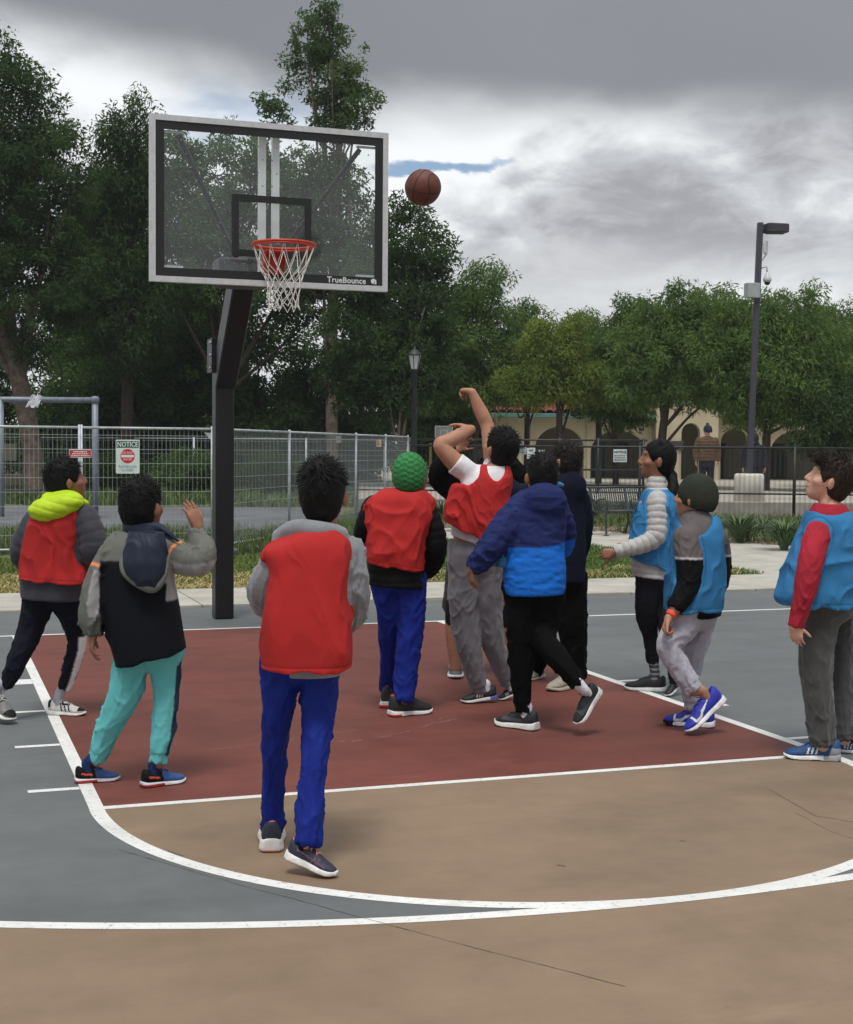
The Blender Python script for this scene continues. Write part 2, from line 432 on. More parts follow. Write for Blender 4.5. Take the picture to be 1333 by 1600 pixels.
# concrete walks, lawn, planting strip
conc = mat('concrete', lin(176, 172, 162), .9, var=.22, vscale=2.2, bump=.3, bscale=120, detail=8)
conc2 = mat('concrete edge', lin(160, 156, 148), .9, var=.25, vscale=3, bump=.3, bscale=120)
slabs = tag(empty('sidewalk', (0, 2.4, 0)), kind='structure')
rng = np.random.default_rng(5)
for i in range(-8, 13):
    x0 = i*1.52; m = MB(); dz = rng.uniform(-.004, .004)
    m.box((x0+.76, 2.42, -.022+dz), (1.506, 1.55, .10), m=0, bev=.006)
    m.make('slab', conc, slabs)
# asphalt and grass fields beyond
grass_m = mat('lawn soil', lin(84, 98, 52), .95, var=.4, vscale=1.5, col2=lin(108, 108, 62), bump=.5, bscale=25)
dry_m = mat('dry turf soil', lin(122, 124, 70), .95, var=.35, vscale=2.5, col2=lin(110, 112, 60), bump=.5, bscale=30)
asph = mat('worn grey asphalt', lin(112, 114, 118), .9, var=.25, vscale=.7, bump=.3, bscale=60, col2=lin(84, 86, 90), detail=8)
def gp(px, d): p = U(px, 800, d); return (p[0], p[1])
sheet('dry_verge', [[gp(-500, 14.4), gp(560, 15.0), gp(600, 20.8), gp(-500, 17.2)]], -.012, dry_m)
sheet('meadow', [[gp(-900, 17.0), gp(1000, 17.0), gp(1000, 29), gp(-900, 25.4)]], -.030, grass_m)
sheet('asphalt_path', [[gp(-900, 25.4), gp(360, 24.2), gp(585, 30.5), gp(600, 32.0), gp(520, 37), gp(-900, 37)]], -.020, asph)
sheet('far_lawn', [[gp(-1200, 30), gp(760, 30), gp(760, 75), gp(-1200, 75)]], -.036, grass_m)
# the lawn wedge and the winding walk on the right
sheet('lawn', [[gp(560, 16.2), gp(930, 16.9), gp(1195, 17.75), gp(1050, 20.2), gp(905, 23.6), gp(560, 24.5)]], -.006, grass_m)
sheet('walk', [[gp(540, 22.6), gp(905, 22.9), gp(905, 27.4), gp(540, 27.5)], [gp(905, 22.9), gp(1060, 19.6), gp(1200, 17.6), gp(1800, 16.9), gp(1800, 19.8), gp(1333, 21.8), gp(1180, 23.6), gp(905, 27.4)]], .004, conc)
mulch_m = mat('bark mulch', lin(128, 118, 98), .95, var=.5, vscale=14, col2=lin(96, 78, 62), bump=.8, bscale=70, dist=.01, detail=8)
sheet('planting_bed', [[gp(500, 27.2), gp(905, 27.0), gp(1180, 23.2), gp(1333, 21.5), gp(2600, 18.5), gp(2600, 36), gp(500, 36)]], .001, mulch_m)
# raised plaza behind the chain-link fence, held by a low concrete kerb wall
paver = mat('plaza paving', lin(168, 162, 150), .9, var=.25, vscale=.9, bump=.2, bscale=80, detail=8)
m = MB(); a, b = U(560, 800, 31.6), U(2300, 800, 30.9); a2, b2 = U(560, 800, 90), U(2300, 800, 90)
m.prism([(a[0], a[1], -.05), (b[0], b[1], -.05), (b2[0], b2[1], -.05), (a2[0], a2[1], -.05)], (0, 0, .45)); PLZ = .40
tag(m.make('plaza', paver), kind='structure')
m = MB(); m.box(((a[0]+b[0])/2, (a[1]+b[1])/2, .19), (np.linalg.norm((b-a)[:2])-.1, .16, .46), ax=[nrm([b[0]-a[0], b[1]-a[1], 0]), nrm([-(b[1]-a[1]), b[0]-a[0], 0]), ZZ], bev=.015)
tag(m.make('kerb_wall', conc2), 'long low concrete kerb wall under the chain-link fence', 'wall', None)
m = MB(); p, q = U(-300, 765, 46), U(345, 765, 47)
m.box(((p[0]+q[0])/2, (p[1]+q[1])/2, .27), (np.linalg.norm((q-p)[:2]), .3, .66), ax=[nrm([q[0]-p[0], q[1]-p[1], 0]), nrm([-(q[1]-p[1]), q[0]-p[0], 0]), ZZ], bev=.02)
tag(m.make('retaining_wall', mat('tan block wall', lin(146, 136, 118), .95, var=.2, vscale=5, bump=.5, bscale=40)), 'tan retaining wall below the dark trees behind the wire panels', 'wall')

# ------------------------------------------------------------------ grass blades
def blades(name, pts2, z, h, w, m, seed=0, lean=.5, kind='stuff'):
    rng = np.random.default_rng(seed); n = len(pts2)
    b = np.hstack([pts2, np.full((n, 1), z)]); a = rng.uniform(0, 2*pi, n)
    hh = (h*rng.uniform(.4, 1.3, n))[:, None]; l = rng.normal(0, lean, (n, 2))
    t = b+np.hstack([l*hh, hh]); md = b+np.hstack([l*hh*.35, hh*.6])
    s = np.stack([np.cos(a), np.sin(a), np.zeros(n)], 1)*(w*rng.uniform(.6, 1.4, n))[:, None]
    V = np.concatenate([b-s, b+s, md-s*.7, md+s*.7, t]); i = np.arange(n)
    v = np.tile(rng.random(n), 5)
    o = world_obj(name, V, [np.stack([i, i+n, i+3*n, i+2*n], 1), np.stack([i+2*n, i+3*n, i+4*n], 1)], m, attr=v, smooth=True)
    return tag(o, kind=kind)
def in_poly(P, poly):
    poly = np.asarray(poly); x, y = P[:, 0], P[:, 1]; c = np.zeros(len(P), bool); j = len(poly)-1
    for i in range(len(poly)):
        xi, yi = poly[i]; xj, yj = poly[j]
        c ^= ((yi > y) != (yj > y)) & (x < (xj-xi)*(y-yi)/(yj-yi+1e-12)+xi); j = i
    return c
def scatter(poly, n, seed=0, clump=.0, cs=1.5):
    poly = np.asarray(poly); lo, hi = poly.min(0), poly.max(0); rng = np.random.default_rng(seed)
    P = rng.uniform(lo, hi, (n*3, 2)); P = P[in_poly(P, poly)]
    if clump: P = P[fbm(np.hstack([P*cs, np.zeros((len(P), 1))])+seed, 3) > clump*rng.uniform(.6, 1.15, len(P))]
    return P[:n]
GR = mat('grass blade', lin(100, 130, 56), .8, attr='v', col2=lin(58, 82, 34), var=.2, vscale=3)
GW = mat('weed blade', lin(104, 120, 62), .8, attr='v', col2=lin(60, 80, 40), var=.2, vscale=3)
DRY = mat('dry grass blade', lin(206, 190, 140), .85, attr='v', col2=lin(140, 128, 72), var=.2, vscale=3)
GRD = mat('verge grass blade', lin(112, 128, 58), .8, attr='v', col2=lin(72, 92, 38), var=.2, vscale=3)
blades('dry_grass', scatter([gp(-120, 14.6), gp(560, 15.4), gp(590, 17.6), gp(-120, 16.4)], 13000, 1, .46, 2.0), -.01, .055, .009, DRY, 1, .9)
blades('verge_grass', scatter([gp(-120, 15.0), gp(640, 16.2), gp(700, 21), gp(-120, 18.9)], 30000, 2, .30, 1.4), -.02, .06, .008, GRD, 2)
blades('lawn_grass', scatter([gp(560, 16.3), gp(930, 17.0), gp(1195, 17.8), gp(1050, 20.2), gp(905, 23.4), gp(560, 24.3)], 32000, 3, .2), -.006, .05, .0085, GR, 3)
blades('lawn_dry_grass', scatter([gp(560, 16.3), gp(930, 17.0), gp(1190, 17.8), gp(1040, 18.6), gp(905, 18.4), gp(560, 17.8)], 7000, 4, .48, 2.5), -.006, .05, .007, DRY, 4, .9)
blades('weeds', np.concatenate([scatter([gp(-100, 19.2), gp(640, 21), gp(640, 26), gp(380, 24.5), gp(-100, 23.4)], 18000, 5, .47, .8), scatter([gp(380, 22), gp(660, 22.5), gp(700, 33), gp(560, 32)], 11000, 6, .40, .8)]), -.03, .26, .007, GW, 5, .35)
blades('far_grass', scatter([gp(-200, 37.2), gp(620, 37.2), gp(620, 47), gp(-200, 46)], 15000, 7, .3, .3), -.03, .30, .028, GW, 6, .35)
blades('bed_grass', np.concatenate([scatter([gp(905, 27.4), gp(1180, 23.6), gp(1420, 21.8), gp(1420, 30), gp(560, 31), gp(560, 27.6)], 5000, 12, .52, .9), scatter([gp(560, 29.5), gp(1420, 28.4), gp(1420, 30.0), gp(560, 31.2)], 5000, 13, .3, .9)]), .0, .22, .011, GW, 12, .5)
# mulch chips on the bed
def chips(name, P2, z, m, seed, size=.05):
    rng = np.random.default_rng(seed); n = len(P2); c = np.hstack([P2, np.full((n, 1), z)+rng.uniform(0, .03, (n, 1))])
    a = rng.uniform(0, 2*pi, n); u = np.stack([np.cos(a), np.sin(a), rng.normal(0, .3, n)], 1)*(size*rng.uniform(.4, 1.3, n))[:, None]
    v = np.stack([-np.sin(a), np.cos(a), rng.normal(0, .4, n)], 1)*(size*.3*rng.uniform(.5, 1.4, n))[:, None]
    V = np.concatenate([c-u-v, c+u-v, c+u+v, c-u+v]); i = np.arange(n)
    return tag(world_obj(name, V, [np.stack([i, i+n, i+2*n, i+3*n], 1)], m, attr=np.tile(rng.random(n), 4), smooth=False), kind='stuff')
MC = mat('bark chip', lin(150, 136, 116), .9, attr='v', col2=lin(84, 66, 52), var=.2, vscale=9)
chips('bark_chips', scatter([gp(905, 27.0), gp(1180, 23.3), gp(1333, 21.7), gp(1420, 21.4), gp(1420, 30.3), gp(700, 31), gp(560, 31), gp(560, 27.3)], 9000, 9, .35, 1), .004, MC, 9, .035)
# ------------------------------------------------------------------ basketball hoop
blackm = mat('black powder coat', lin(14, 15, 20), .42, var=.2, vscale=8, bump=.08, bscale=200)
alum = mat('brushed aluminium', lin(206, 208, 210), .45, metal=.15, var=.12, vscale=18, bump=.05, bscale=200)
bolt_m = mat('zinc bolt', lin(176, 178, 180), .4, metal=.7)
orange = mat('orange rim paint', lin(196, 62, 42), .45, var=.2, vscale=20)
cord_m = mat('net cord', lin(232, 230, 222), .9, var=.12, vscale=40)
hoop = empty('basketball_hoop', (0, .72, 0), 'black-posted basketball hoop with a clear backboard and white net', 'basketball hoop')
m = MB(); m.box((.012, .72, 1.125), (.165, .165, 2.25), bev=.012); m.make('post', blackm, hoop)
BW, BH, BYF, BZ = 1.83, 1.218, -1.2184, 2.7395          # backboard width, height, front face, underside
# slanted arm from the post head up to the board
A0 = np.array([.012, .66, 2.14]); A1 = np.array([.005, -.24, 3.06]); ad = nrm(A1-A0); an = nrm(np.cross(np.array([1., 0, 0]), ad))
m = MB(); m.box((A0+A1)/2, (.185, np.linalg.norm(A1-A0)+.05, .235), ax=[np.array([1., 0, 0]), ad, an], bev=.012); m.make('arm', blackm, hoop)
m = MB(); m.box((.002, -.70, 2.985), (.17, 1.0, .17), bev=.012); m.make('extension_arm', blackm, hoop)
m = MB(); m.box((.012, .72, 2.24), (.26, .25, .016), bev=.003); m.box((-.092, .70, 2.33), (.044, .22, .30), bev=.003); m.box((.110, .70, 2.33), (.030, .22, .30), bev=.003); m.make('mounting_plate', blackm, hoop)
bp = None
for (x, z) in ((-.114, 2.22), (-.114, 2.33), (-.114, 2.44), (.125, 2.22), (.125, 2.33), (.125, 2.44)):
    sg = -1 if x < 0 else 1
    if bp is None:
        m = MB(); m.lathe((x, .635, z), [(.013, 0), (.013, .012), (.008, .016)], 8, ax=[FH*0+np.array([0, 1., 0]), np.array([0, 0, 1.]), np.array([sg*1., 0, 0])]); bp = m.make('bolt', bolt_m, hoop, origin=(x, .635, z))
    else: copy_part(bp, hoop, (x, .635-.72, z))
# glass board
glass = bpy.data.materials.new('clear backboard'); glass.use_nodes = True
def _glass():
    nt = glass.node_tree; nt.nodes.clear(); N = nt.nodes.new; L = nt.links.new
    t = N('ShaderNodeBsdfTransparent'); t.inputs[0].default_value = (.95, .97, .965, 1)
    d = N('ShaderNodeBsdfDiffuse'); d.inputs[0].default_value = (.62, .66, .66, 1)
    g = N('ShaderNodeBsdfGlossy'); g.inputs['Roughness'].default_value = .08
    a = N('ShaderNodeMixShader'); a.inputs[0].default_value = .03; L(t.outputs[0], a.inputs[1]); L(d.outputs[0], a.inputs[2])
    b = N('ShaderNodeMixShader'); b.inputs[0].default_value = .035; L(a.outputs[0], b.inputs[1]); L(g.outputs[0], b.inputs[2])
    o = N('ShaderNodeOutputMaterial'); L(b.outputs[0], o.inputs[0])
_glass()
def rect_frame(m, x0, x1, z0, z1, w, y0, y1, mi=0):
    yc, yd = (y0+y1)/2, abs(y1-y0)
    m.box(((x0+x1)/2, yc, z1-w/2), (x1-x0, yd, w), m=mi); m.box(((x0+x1)/2, yc, z0+w/2), (x1-x0, yd, w), m=mi)
    m.box((x0+w/2, yc, (z0+z1)/2), (w, yd, z1-z0-2*w), m=mi); m.box((x1-w/2, yc, (z0+z1)/2), (w, yd, z1-z0-2*w), m=mi)
gl = MB(); gl.box((0, BYF+.012, BZ+BH/2), (BW-.07, .010, BH-.07)); glo = gl.make('backboard', glass, hoop)
m = MB(); rect_frame(m, -BW/2, BW/2, BZ, BZ+BH, .042, BYF-.004, BYF+.05); m.make('backboard_frame', alum, hoop)
bk = mat('black board paint', lin(26, 27, 30), .5)
m = MB(); rect_frame(m, -BW/2+.043, BW/2-.043, BZ+.043, BZ+BH-.043, .062, BYF+.002, BYF+.0058); m.make('border_band', bk, glo)
m = MB(); rect_frame(m, -.305, .305, BZ+.215, BZ+.215+.46, .052, BYF+.002, BYF+.0058); m.make('target_square', bk, glo)
m = MB()
th = np.linspace(0, pi/2, 3)
for i in range(-11, 12):
    for j in range(10):
        x = i*.072+(.036 if j % 2 else 0); z = BZ+.16+j*.098
        if abs(x) > .76 or z > BZ+BH-.13 or (abs(x) < .36 and BZ+.17 < z < BZ+.72): continue
        m.lathe((x, BYF+.0072, z), [(.0065*cos(t)+1e-4, .004*sin(t)) for t in th], 7, ax=[np.array([1., 0, 0]), np.array([0, 0, 1.]), np.array([0, -1., 0])])
dots = m.make('bounce_stud', mat('clear stud', lin(112, 122, 116), .18, spec=.7), glo, smooth=True); tag(dots, kind='stuff')
for sx in (-1, 1):
    m = MB(); m.box((sx*.742, BYF+.03, BZ+BH-.116), (.15, .02, .016)); m.make('corner_clip', alum, hoop)
    m = MB(); m.box((sx*.742, BYF+.03, BZ+.116), (.15, .02, .016)); m.make('corner_clip', alum, hoop)
for x in (-.057, .047):
    m = MB(); m.box((x, BYF+.10, BZ+BH/2+.02), (.055, .045, BH-.06), bev=.004); m.make('upright', mat('pale upright', lin(236, 238, 240), .5), hoop)
for sx in (-1, 1):
    m = MB(); m.tube([(sx*.70, BYF+.05, BZ+BH-.13), (sx*.11, -.62, 2.94)], .020, 8); m.make('brace', blackm, hoop, smooth=True)
m = MB(); m.box((-.10, -.60, 2.90), (.42, .30, .22), bev=.02); m.make('gearbox', mat('dark grey casting', lin(58, 60, 66), .6), hoop)
text('lettering', 'TrueBounce', .062, (.585, BYF-.0005, BZ+.072), (1, 0, 0), (0, 0, 1), mat('white print', lin(226), .5), hoop, bold=.0012)
m = MB(); cx, cz = .80, BZ+.076      # little ball-and-swoop emblem after the name
m.poly([(cx+.020*cos(t), BYF-.0004, cz+.020*sin(t)) for t in np.linspace(.6, pi*1.55, 12)]); m.poly([(cx+.010, BYF-.0004, cz-.024), (cx+.026, BYF-.0004, cz-.020), (cx+.022, BYF-.0004, cz+.016), (cx+.014, BYF-.0004, cz+.004)])
m.make('emblem', MATS['white print'], hoop)
# rim
RY, RZ, RR = BYF-.15-.228, 3.005, .2285
rim = MB(); t = np.linspace(0, 2*pi, 48, endpoint=False)
rim.tube(np.stack([RR*np.cos(t), RY+RR*np.sin(t), np.full(48, RZ)], 1), .0095, 10, closed=True)
rim.tube(np.stack([RR*np.cos(t), RY+RR*np.sin(t), np.full(48, RZ-.016)], 1)[:], .008, 6, closed=True)
rimo = rim.make('rim', orange, hoop, smooth=True)
m = MB(); m.box((0, BYF-.012, RZ-.085), (.155, .016, .17), bev=.003); m.box((0, BYF-.075, RZ-.02), (.16, .13, .012), bev=.002)
for sx in (-1, 1): m.prism([(sx*.075, BYF-.02, RZ-.165), (sx*.075, BYF-.02, RZ-.03), (sx*.075, BYF-.16, RZ-.03)], (sx*.006, 0, 0)); 
m.make('rim_bracket', orange, hoop)
# net: 12 loops, diamonds narrowing to the throat
m = MB(); K = 14
lv = [(0, RZ-.012, RR*.985), (1, RZ-.165, RR*.76), (2, RZ-.222, RR*.63), (3, RZ-.276, RR*.55), (4, RZ-.328, RR*.51), (5, RZ-.378, RR*.49), (6, RZ-.428, RR*.49), (7, RZ-.474, RR*.51)]
rngn = np.random.default_rng(3); jit = {}
def node(i, k):
    k = k % (2*K)
    if (i, k) not in jit: jit[(i, k)] = rngn.normal(0, .006 if i else .0005, 3)
    a = k*pi/K; _, z, r = lv[i]; return np.array([r*cos(a), RY+r*sin(a), z])+jit[(i, k)]
for i in range(7):
    for q in range(K):
        k = 2*q+(i % 2)
        for s_ in (1, -1):
            a, b = node(i, k), node(i+1, k+s_); mid = (a+b)/2+np.array([0, 0, -.006])*(1 if i == 0 else 0)
            m.tube([a, mid, b], .0027, 5, cap=False)
net = m.make('net', cord_m, hoop, smooth=True)

# ------------------------------------------------------------------ the ball in the air
bc = U(661, 293, 9.54); R = .12
bm = bpy.data.materials.new('worn basketball leather'); bm.use_nodes = True
def _ball():
    nt = bm.node_tree; N = nt.nodes.new; L = nt.links.new; b = nt.nodes['Principled BSDF']
    tc = N('ShaderNodeTexCoord'); n = N('ShaderNodeTexNoise'); L(tc.outputs['Object'], n.inputs[0]); n.inputs['Scale'].default_value = 22; n.inputs['Detail'].default_value = 5
    x = N('ShaderNodeMix'); x.data_type = 'RGBA'; L(n.outputs[0], x.inputs[0]); x.inputs[6].default_value = (*lin(82, 38, 28), 1); x.inputs[7].default_value = (*lin(116, 60, 44), 1); L(x.outputs[2], b.inputs['Base Color'])
    b.inputs['Roughness'].default_value = .6
    v = N('ShaderNodeTexVoronoi'); L(tc.outputs['Object'], v.inputs[0]); v.inputs['Scale'].default_value = 260
    bp_ = N('ShaderNodeBump'); bp_.inputs['Strength'].default_value = .5; bp_.inputs['Distance'].default_value = .001; L(v.outputs[0], bp_.inputs['Height']); L(bp_.outputs[0], b.inputs['Normal'])
_ball()
ballr = empty('basketball', bc, 'worn brown basketball flying through the air right of the backboard', 'basketball')
nu, nv = 48, 32
V = [[R*sin(pi*j/nv)*cos(2*pi*i/nu), R*sin(pi*j/nv)*sin(2*pi*i/nu), R*cos(pi*j/nv)] for j in range(nv+1) for i in range(nu)]
F = [[j*nu+i, (j+1)*nu+i, (j+1)*nu+(i+1) % nu, j*nu+(i+1) % nu] for j in range(nv) for i in range(nu)]
world_obj('cover', np.array(V)+bc, [np.array(F)], bm, ballr)
m = MB(); t = np.linspace(0, 2*pi, 64, endpoint=False); rot = np.array(Matrix.Rotation(.5, 3, 'X') @ Matrix.Rotation(.7, 3, 'Z'))
def seam(f): m.tube((f*R*1.0003)@rot.T+bc, .0026, 5, closed=True)
seam(np.stack([np.cos(t), np.sin(t), 0*t], 1)); seam(np.stack([np.cos(t), 0*t, np.sin(t)], 1))
for sg in (-1, 1):
    y = sg*(.62+.20*np.cos(2*t)); r = np.sqrt(1-y**2); seam(np.stack([r*np.cos(t), y, r*np.sin(t)], 1))
m.make('seam', mat('black seam', lin(30, 22, 20), .7), ballr, smooth=True)

# ------------------------------------------------------------------ temporary wire fence
galv = mat('galvanised steel', lin(184, 190, 196), .5, metal=.2, var=.25, vscale=10)
wirem = mat('galvanised wire', lin(176, 184, 184), .5)
def fence_panel(a, b, h, label, z0=.02, dx=.062, dz=.195, rw=.0022, top=.018, group='temporary wire fence panels', clip=False, mid=()):
    a = np.array([a[0], a[1], z0]); b = np.array([b[0], b[1], z0]); L = np.linalg.norm(b-a); d = (b-a)/L; n = np.array([-d[1], d[0], 0])
    o = empty('wire_fence', (a+b)/2, label, 'fence', group)
    for e in (a+d*.016, b-d*.016):
        m = MB(); m.tube([e, e+ZZ*(h+.03)], .017, 8); m.make('post', galv, o, smooth=True)
    for z in (h-.01, .10):
        m = MB(); m.tube([a+d*.03+ZZ*z, b-d*.03+ZZ*z], top if z > 1 else .017, 8); m.make('rail', galv, o, smooth=True)
    m = MB()
    for i in range(1, int(L/dx)):
        p = a+d*i*dx; m.tube([p+ZZ*.1, p+ZZ*(h-.02)], rw, 3, cap=False)
    for z in np.arange(.1+dz, h-.05, dz):
        m.tube([a+d*.03+ZZ*z+n*.003, b-d*.03+ZZ*z+n*.003], rw*1.5, 3, cap=False)
    w = m.make('wire_mesh', wirem, o); tag(w, kind='stuff')
    for e in (a, b):
        m = MB(); m.box(e+ZZ*.03+d*0, (.22, .62, .10), ax=[d, n, ZZ], bev=.03); m.make('foot_block', mat('grey rubber foot', lin(92, 96, 100), .9), o)
    return o
D1 = lambda px: 1/(1/20.2+(px-337)/300*(1/31.0-1/20.2))
F0 = [(-300, 18.3), (-82, 18.9), (126, 19.55), (333, 20.2)]
names = ['wire fence panel cut by the left picture edge', 'wire fence panel behind the boy with the yellow-green hood', 'wire fence panel carrying the NOTICE sign']
PT = [U(x, 800, d) for x, d in F0]
for i in range(3): fence_panel(PT[i], PT[i+1], 1.77, names[i])
F1 = [337, 452, 556, 602, 637]
names = ['angled wire fence panel just right of the hoop post', 'angled wire fence panel behind the nearest boy in grey sleeves', 'angled wire fence panel left of the green beanie', 'farthest angled wire fence panel, ending near the lantern post']
PT1 = [U(x, 800, D1(x)) for x in F1]
for i in range(4): fence_panel(PT1[i], PT1[i+1], 1.77, names[i], rw=.0026)
RF = [(-260, 45), (60, 44.5), (303, 44), (478, 43), (600, 42)]
PT2 = [U(x, 800, d) for x, d in RF]
names = ['distant wire fence panel beyond the tree trunk', 'distant wire fence panel behind the NOTICE sign', 'distant wire fence panel behind the hoop post', 'distant wire fence panel left of the bare stems']
for i in range(4): fence_panel(PT2[i], PT2[i+1], 1.78, names[i], rw=.003, dx=.12, dz=.40, group='distant wire fence panels')
# white corner gusset and chain on the near corner
p = U(331, 676, 20.15); o = MB()
o.prism([p+RH*-.11, p+RH*.06, p+RH*.05-ZZ*.10, p-ZZ*.12], FH*.004); g = o.make('corner_tag', mat('white plastic', lin(214, 218, 220), .6)); tag(g, 'white triangular tag at the top corner of the wire fence', 'tag')
chain = MB()
for k in range(9):
    q = U(331+.6*(k % 2), 735+k*2.2, 20.05); a = RH if k % 2 else FH
    t = np.linspace(0, 2*pi, 8, endpoint=False); chain.tube(q+np.outer(np.cos(t)*.012, a)+np.outer(np.sin(t)*.018, ZZ), .0035, 4, closed=True)
tag(chain.make('fence_chain', galv), 'short steel chain hanging at the corner of the wire fence', 'chain')

# ------------------------------------------------------------------ signs
signw = mat('white sign face', lin(214, 226, 226), .45, var=.06, vscale=8); sgreen = mat('dark green print', lin(24, 92, 70), .5); sred = mat('red print', lin(196, 46, 58), .5); swhite = mat('white print', lin(226), .5); sgrey = mat('grey green print', lin(88, 116, 112), .5); sblack = mat('black print', lin(30), .5)
def board(name, px0, px1, py0, py1, d, m, label, cat='sign', th=.004, rad=.015):
    c = U((px0+px1)/2, (py0+py1)/2, d); w = (px1-px0)*d/FPX; h = (py1-py0)*d/FPX
    o = empty(name, c, label, cat)
    P = []
    for (sx, sz, a0) in ((1, 1, 0), (-1, 1, pi/2), (-1, -1, pi), (1, -1, 1.5*pi)):
        for a in np.linspace(a0, a0+pi/2, 4): P.append(c+RH*(sx*(w/2-rad)+rad*cos(a))+ZZ*(sz*(h/2-rad)+rad*sin(a)))
    b = MB(); b.prism(P[::-1], FH*th); b.make('plate', m, o)
    def at(u, v, e=.0015): return c+RH*u*w+ZZ*v*h-FH*e
    return o, at, w, h
def bar(o, at, u0, u1, v0, v1, m, name='bar', e=.0012):
    b = MB(); b.poly([at(u0, v0, e), at(u1, v0, e), at(u1, v1, e), at(u0, v1, e)]); return b.make(name, m, o)
o, at, w, h = board('notice_sign', 181, 218, 687, 740, 19.62, signw, 'white NOTICE do-not-enter sign on the wire fence')
bar(o, at, -.47, .47, .26, .46, sgreen, 'header')
text('lettering', 'NOTICE', .098, at(0, .355, .003), RH, ZZ, swhite, o, sx=.80, bold=.0012)
b = MB(); b.poly([at(.0+.305*cos(t), .015+.305*w/h*sin(t), .0012) for t in np.linspace(0, 2*pi, 28, endpoint=False)]); b.make('prohibition_disc', sred, o)
bar(o, at, -.27, .27, -.022, .052, swhite, 'bar', .0026)
text('lettering', 'DO NOT', .046, at(0, .112, .003), RH, ZZ, swhite, o, sx=.9)
text('lettering', 'ENTER', .046, at(0, -.082, .003), RH, ZZ, swhite, o, sx=.9)
text('lettering', 'PLAYGROUND', .048, at(0, -.30, .003), RH, ZZ, sgrey, o, sx=.78)
text('lettering', 'CLOSED', .048, at(0, -.40, .003), RH, ZZ, sgrey, o, sx=.95)
o, at, w, h = board('warning_sign', 108, 143, 702, 715, 19.4, signw, 'small red and white warning sign on the wire fence')
bar(o, at, -.48, .48, -.42, .42, sred, 'field')
rl = np.random.default_rng(2)
for v, hw_, hh in ((.20, .30, .16), (-.04, .36, .12), (-.26, .42, .12)):
    x = -hw_
    while x < hw_:
        l = rl.uniform(.03, .075); bar(o, at, x, min(x+l, hw_), v-hh/2, v+hh/2, swhite, 'print_mark', .0026); x += l+.022
o, at, w, h = board('paper_notice', 6, 26, 693, 720, 44.0, mat('weathered board', lin(150, 148, 128), .8), 'faded beige board hanging on the distant fence at the left')
for px_, py_, d_ in ((529, 686, 42.6), (592, 692, 28.5)):
    o, at, w, h = board('fence_tag', px_-4, px_+4, py_-5, py_+6, d_, mat('pale tag', lin(206, 200, 190), .7) if d_ > 40 else mat('peach tag', lin(214, 176, 150), .7), 'small white tag on the distant wire fence' if d_ > 40 else 'small peach tag with grey print on the angled wire fence', 'tag', rad=.004)
    if d_ < 40:
        for v in (.2, -.05, -.25): bar(o, at, -.3, .3, v-.06, v+.06, sgrey, 'print_mark')

# ------------------------------------------------------------------ grey swing frame behind the fence
pipe = mat('grey painted pipe', lin(128, 136, 146), .5, metal=.2, var=.2, vscale=6)
sw = empty('swing_frame', U(75, 805, 31), 'grey pipe swing frame standing behind the wire fence', 'swing frame'); zt = U(75, 625, 31)[2]
p0, p1 = U(2, 800, 31), U(149, 800, 31)
for q in (p0, p1):
    m = MB(); m.tube([[q[0], q[1], -.05], [q[0], q[1], zt]], .068, 12); m.make('leg', pipe, sw, smooth=True)
m = MB(); m.tube([np.array([p0[0], p0[1], zt])-RH*2.3, [p1[0], p1[1], zt]], .062, 12); m.make('beam', pipe, sw, smooth=True)
m = MB(); m.lathe(np.array([p1[0], p1[1], zt-.09]), [(.02, 0), (.075, .02), (.095, .07), (.095, .13), (.07, .17), (.01, .18)], 12); m.make('joint_cap', pipe, sw, smooth=True)
rg = MB(); q = U(66, 622, 30.9); V = []
gx, gy = 7, 5
for j in range(gy):
    for i in range(gx): V.append(q+RH*(i/gx*.30-.2+j*-.035)+ZZ*(.07-j*.065-i*.004+.02*sin(i*2+j))-FH*(.075+.02*sin(i*1.7+j*2)))
V = np.array(V); F = [[j*gx+i, j*gx+i+1, (j+1)*gx+i+1, (j+1)*gx+i] for j in range(gy-1) for i in range(gx-1)]
rg.raw(np.concatenate([V, V+FH*.006]), F+[[a+35 for a in f[::-1]] for f in F]); tag(rg.make('cloth_strip', mat('white rag', lin(214, 218, 222), .8), smooth=True), 'white rag caught on the grey swing beam', 'rag')
m = MB(); m.box(U(24, 766, 40)+ZZ*.0, (1.4, .5, .06), ax=[RH, FH, ZZ], bev=.01); m.box(U(24, 770, 40)-ZZ*.14, (1.3, .4, .22), ax=[RH, FH, ZZ]); tag(m.make('planter_box', mat('dark box', lin(62, 64, 66), .8)), 'low dark box with a pale lid on the grass beyond the fence', 'box')
m = MB(); q = G(380, 860); m.tube([q-RH*.18+ZZ*.03, q+RH*.02+ZZ*.035, q+RH*.28+FH*.1+ZZ*.02], [.05, .055, .04], 8); tag(m.make('sandbag', mat('grey rubber foot', lin(92, 96, 100), .9), smooth=True), 'grey sandbag lying in the grass beside the hoop post', 'sandbag')
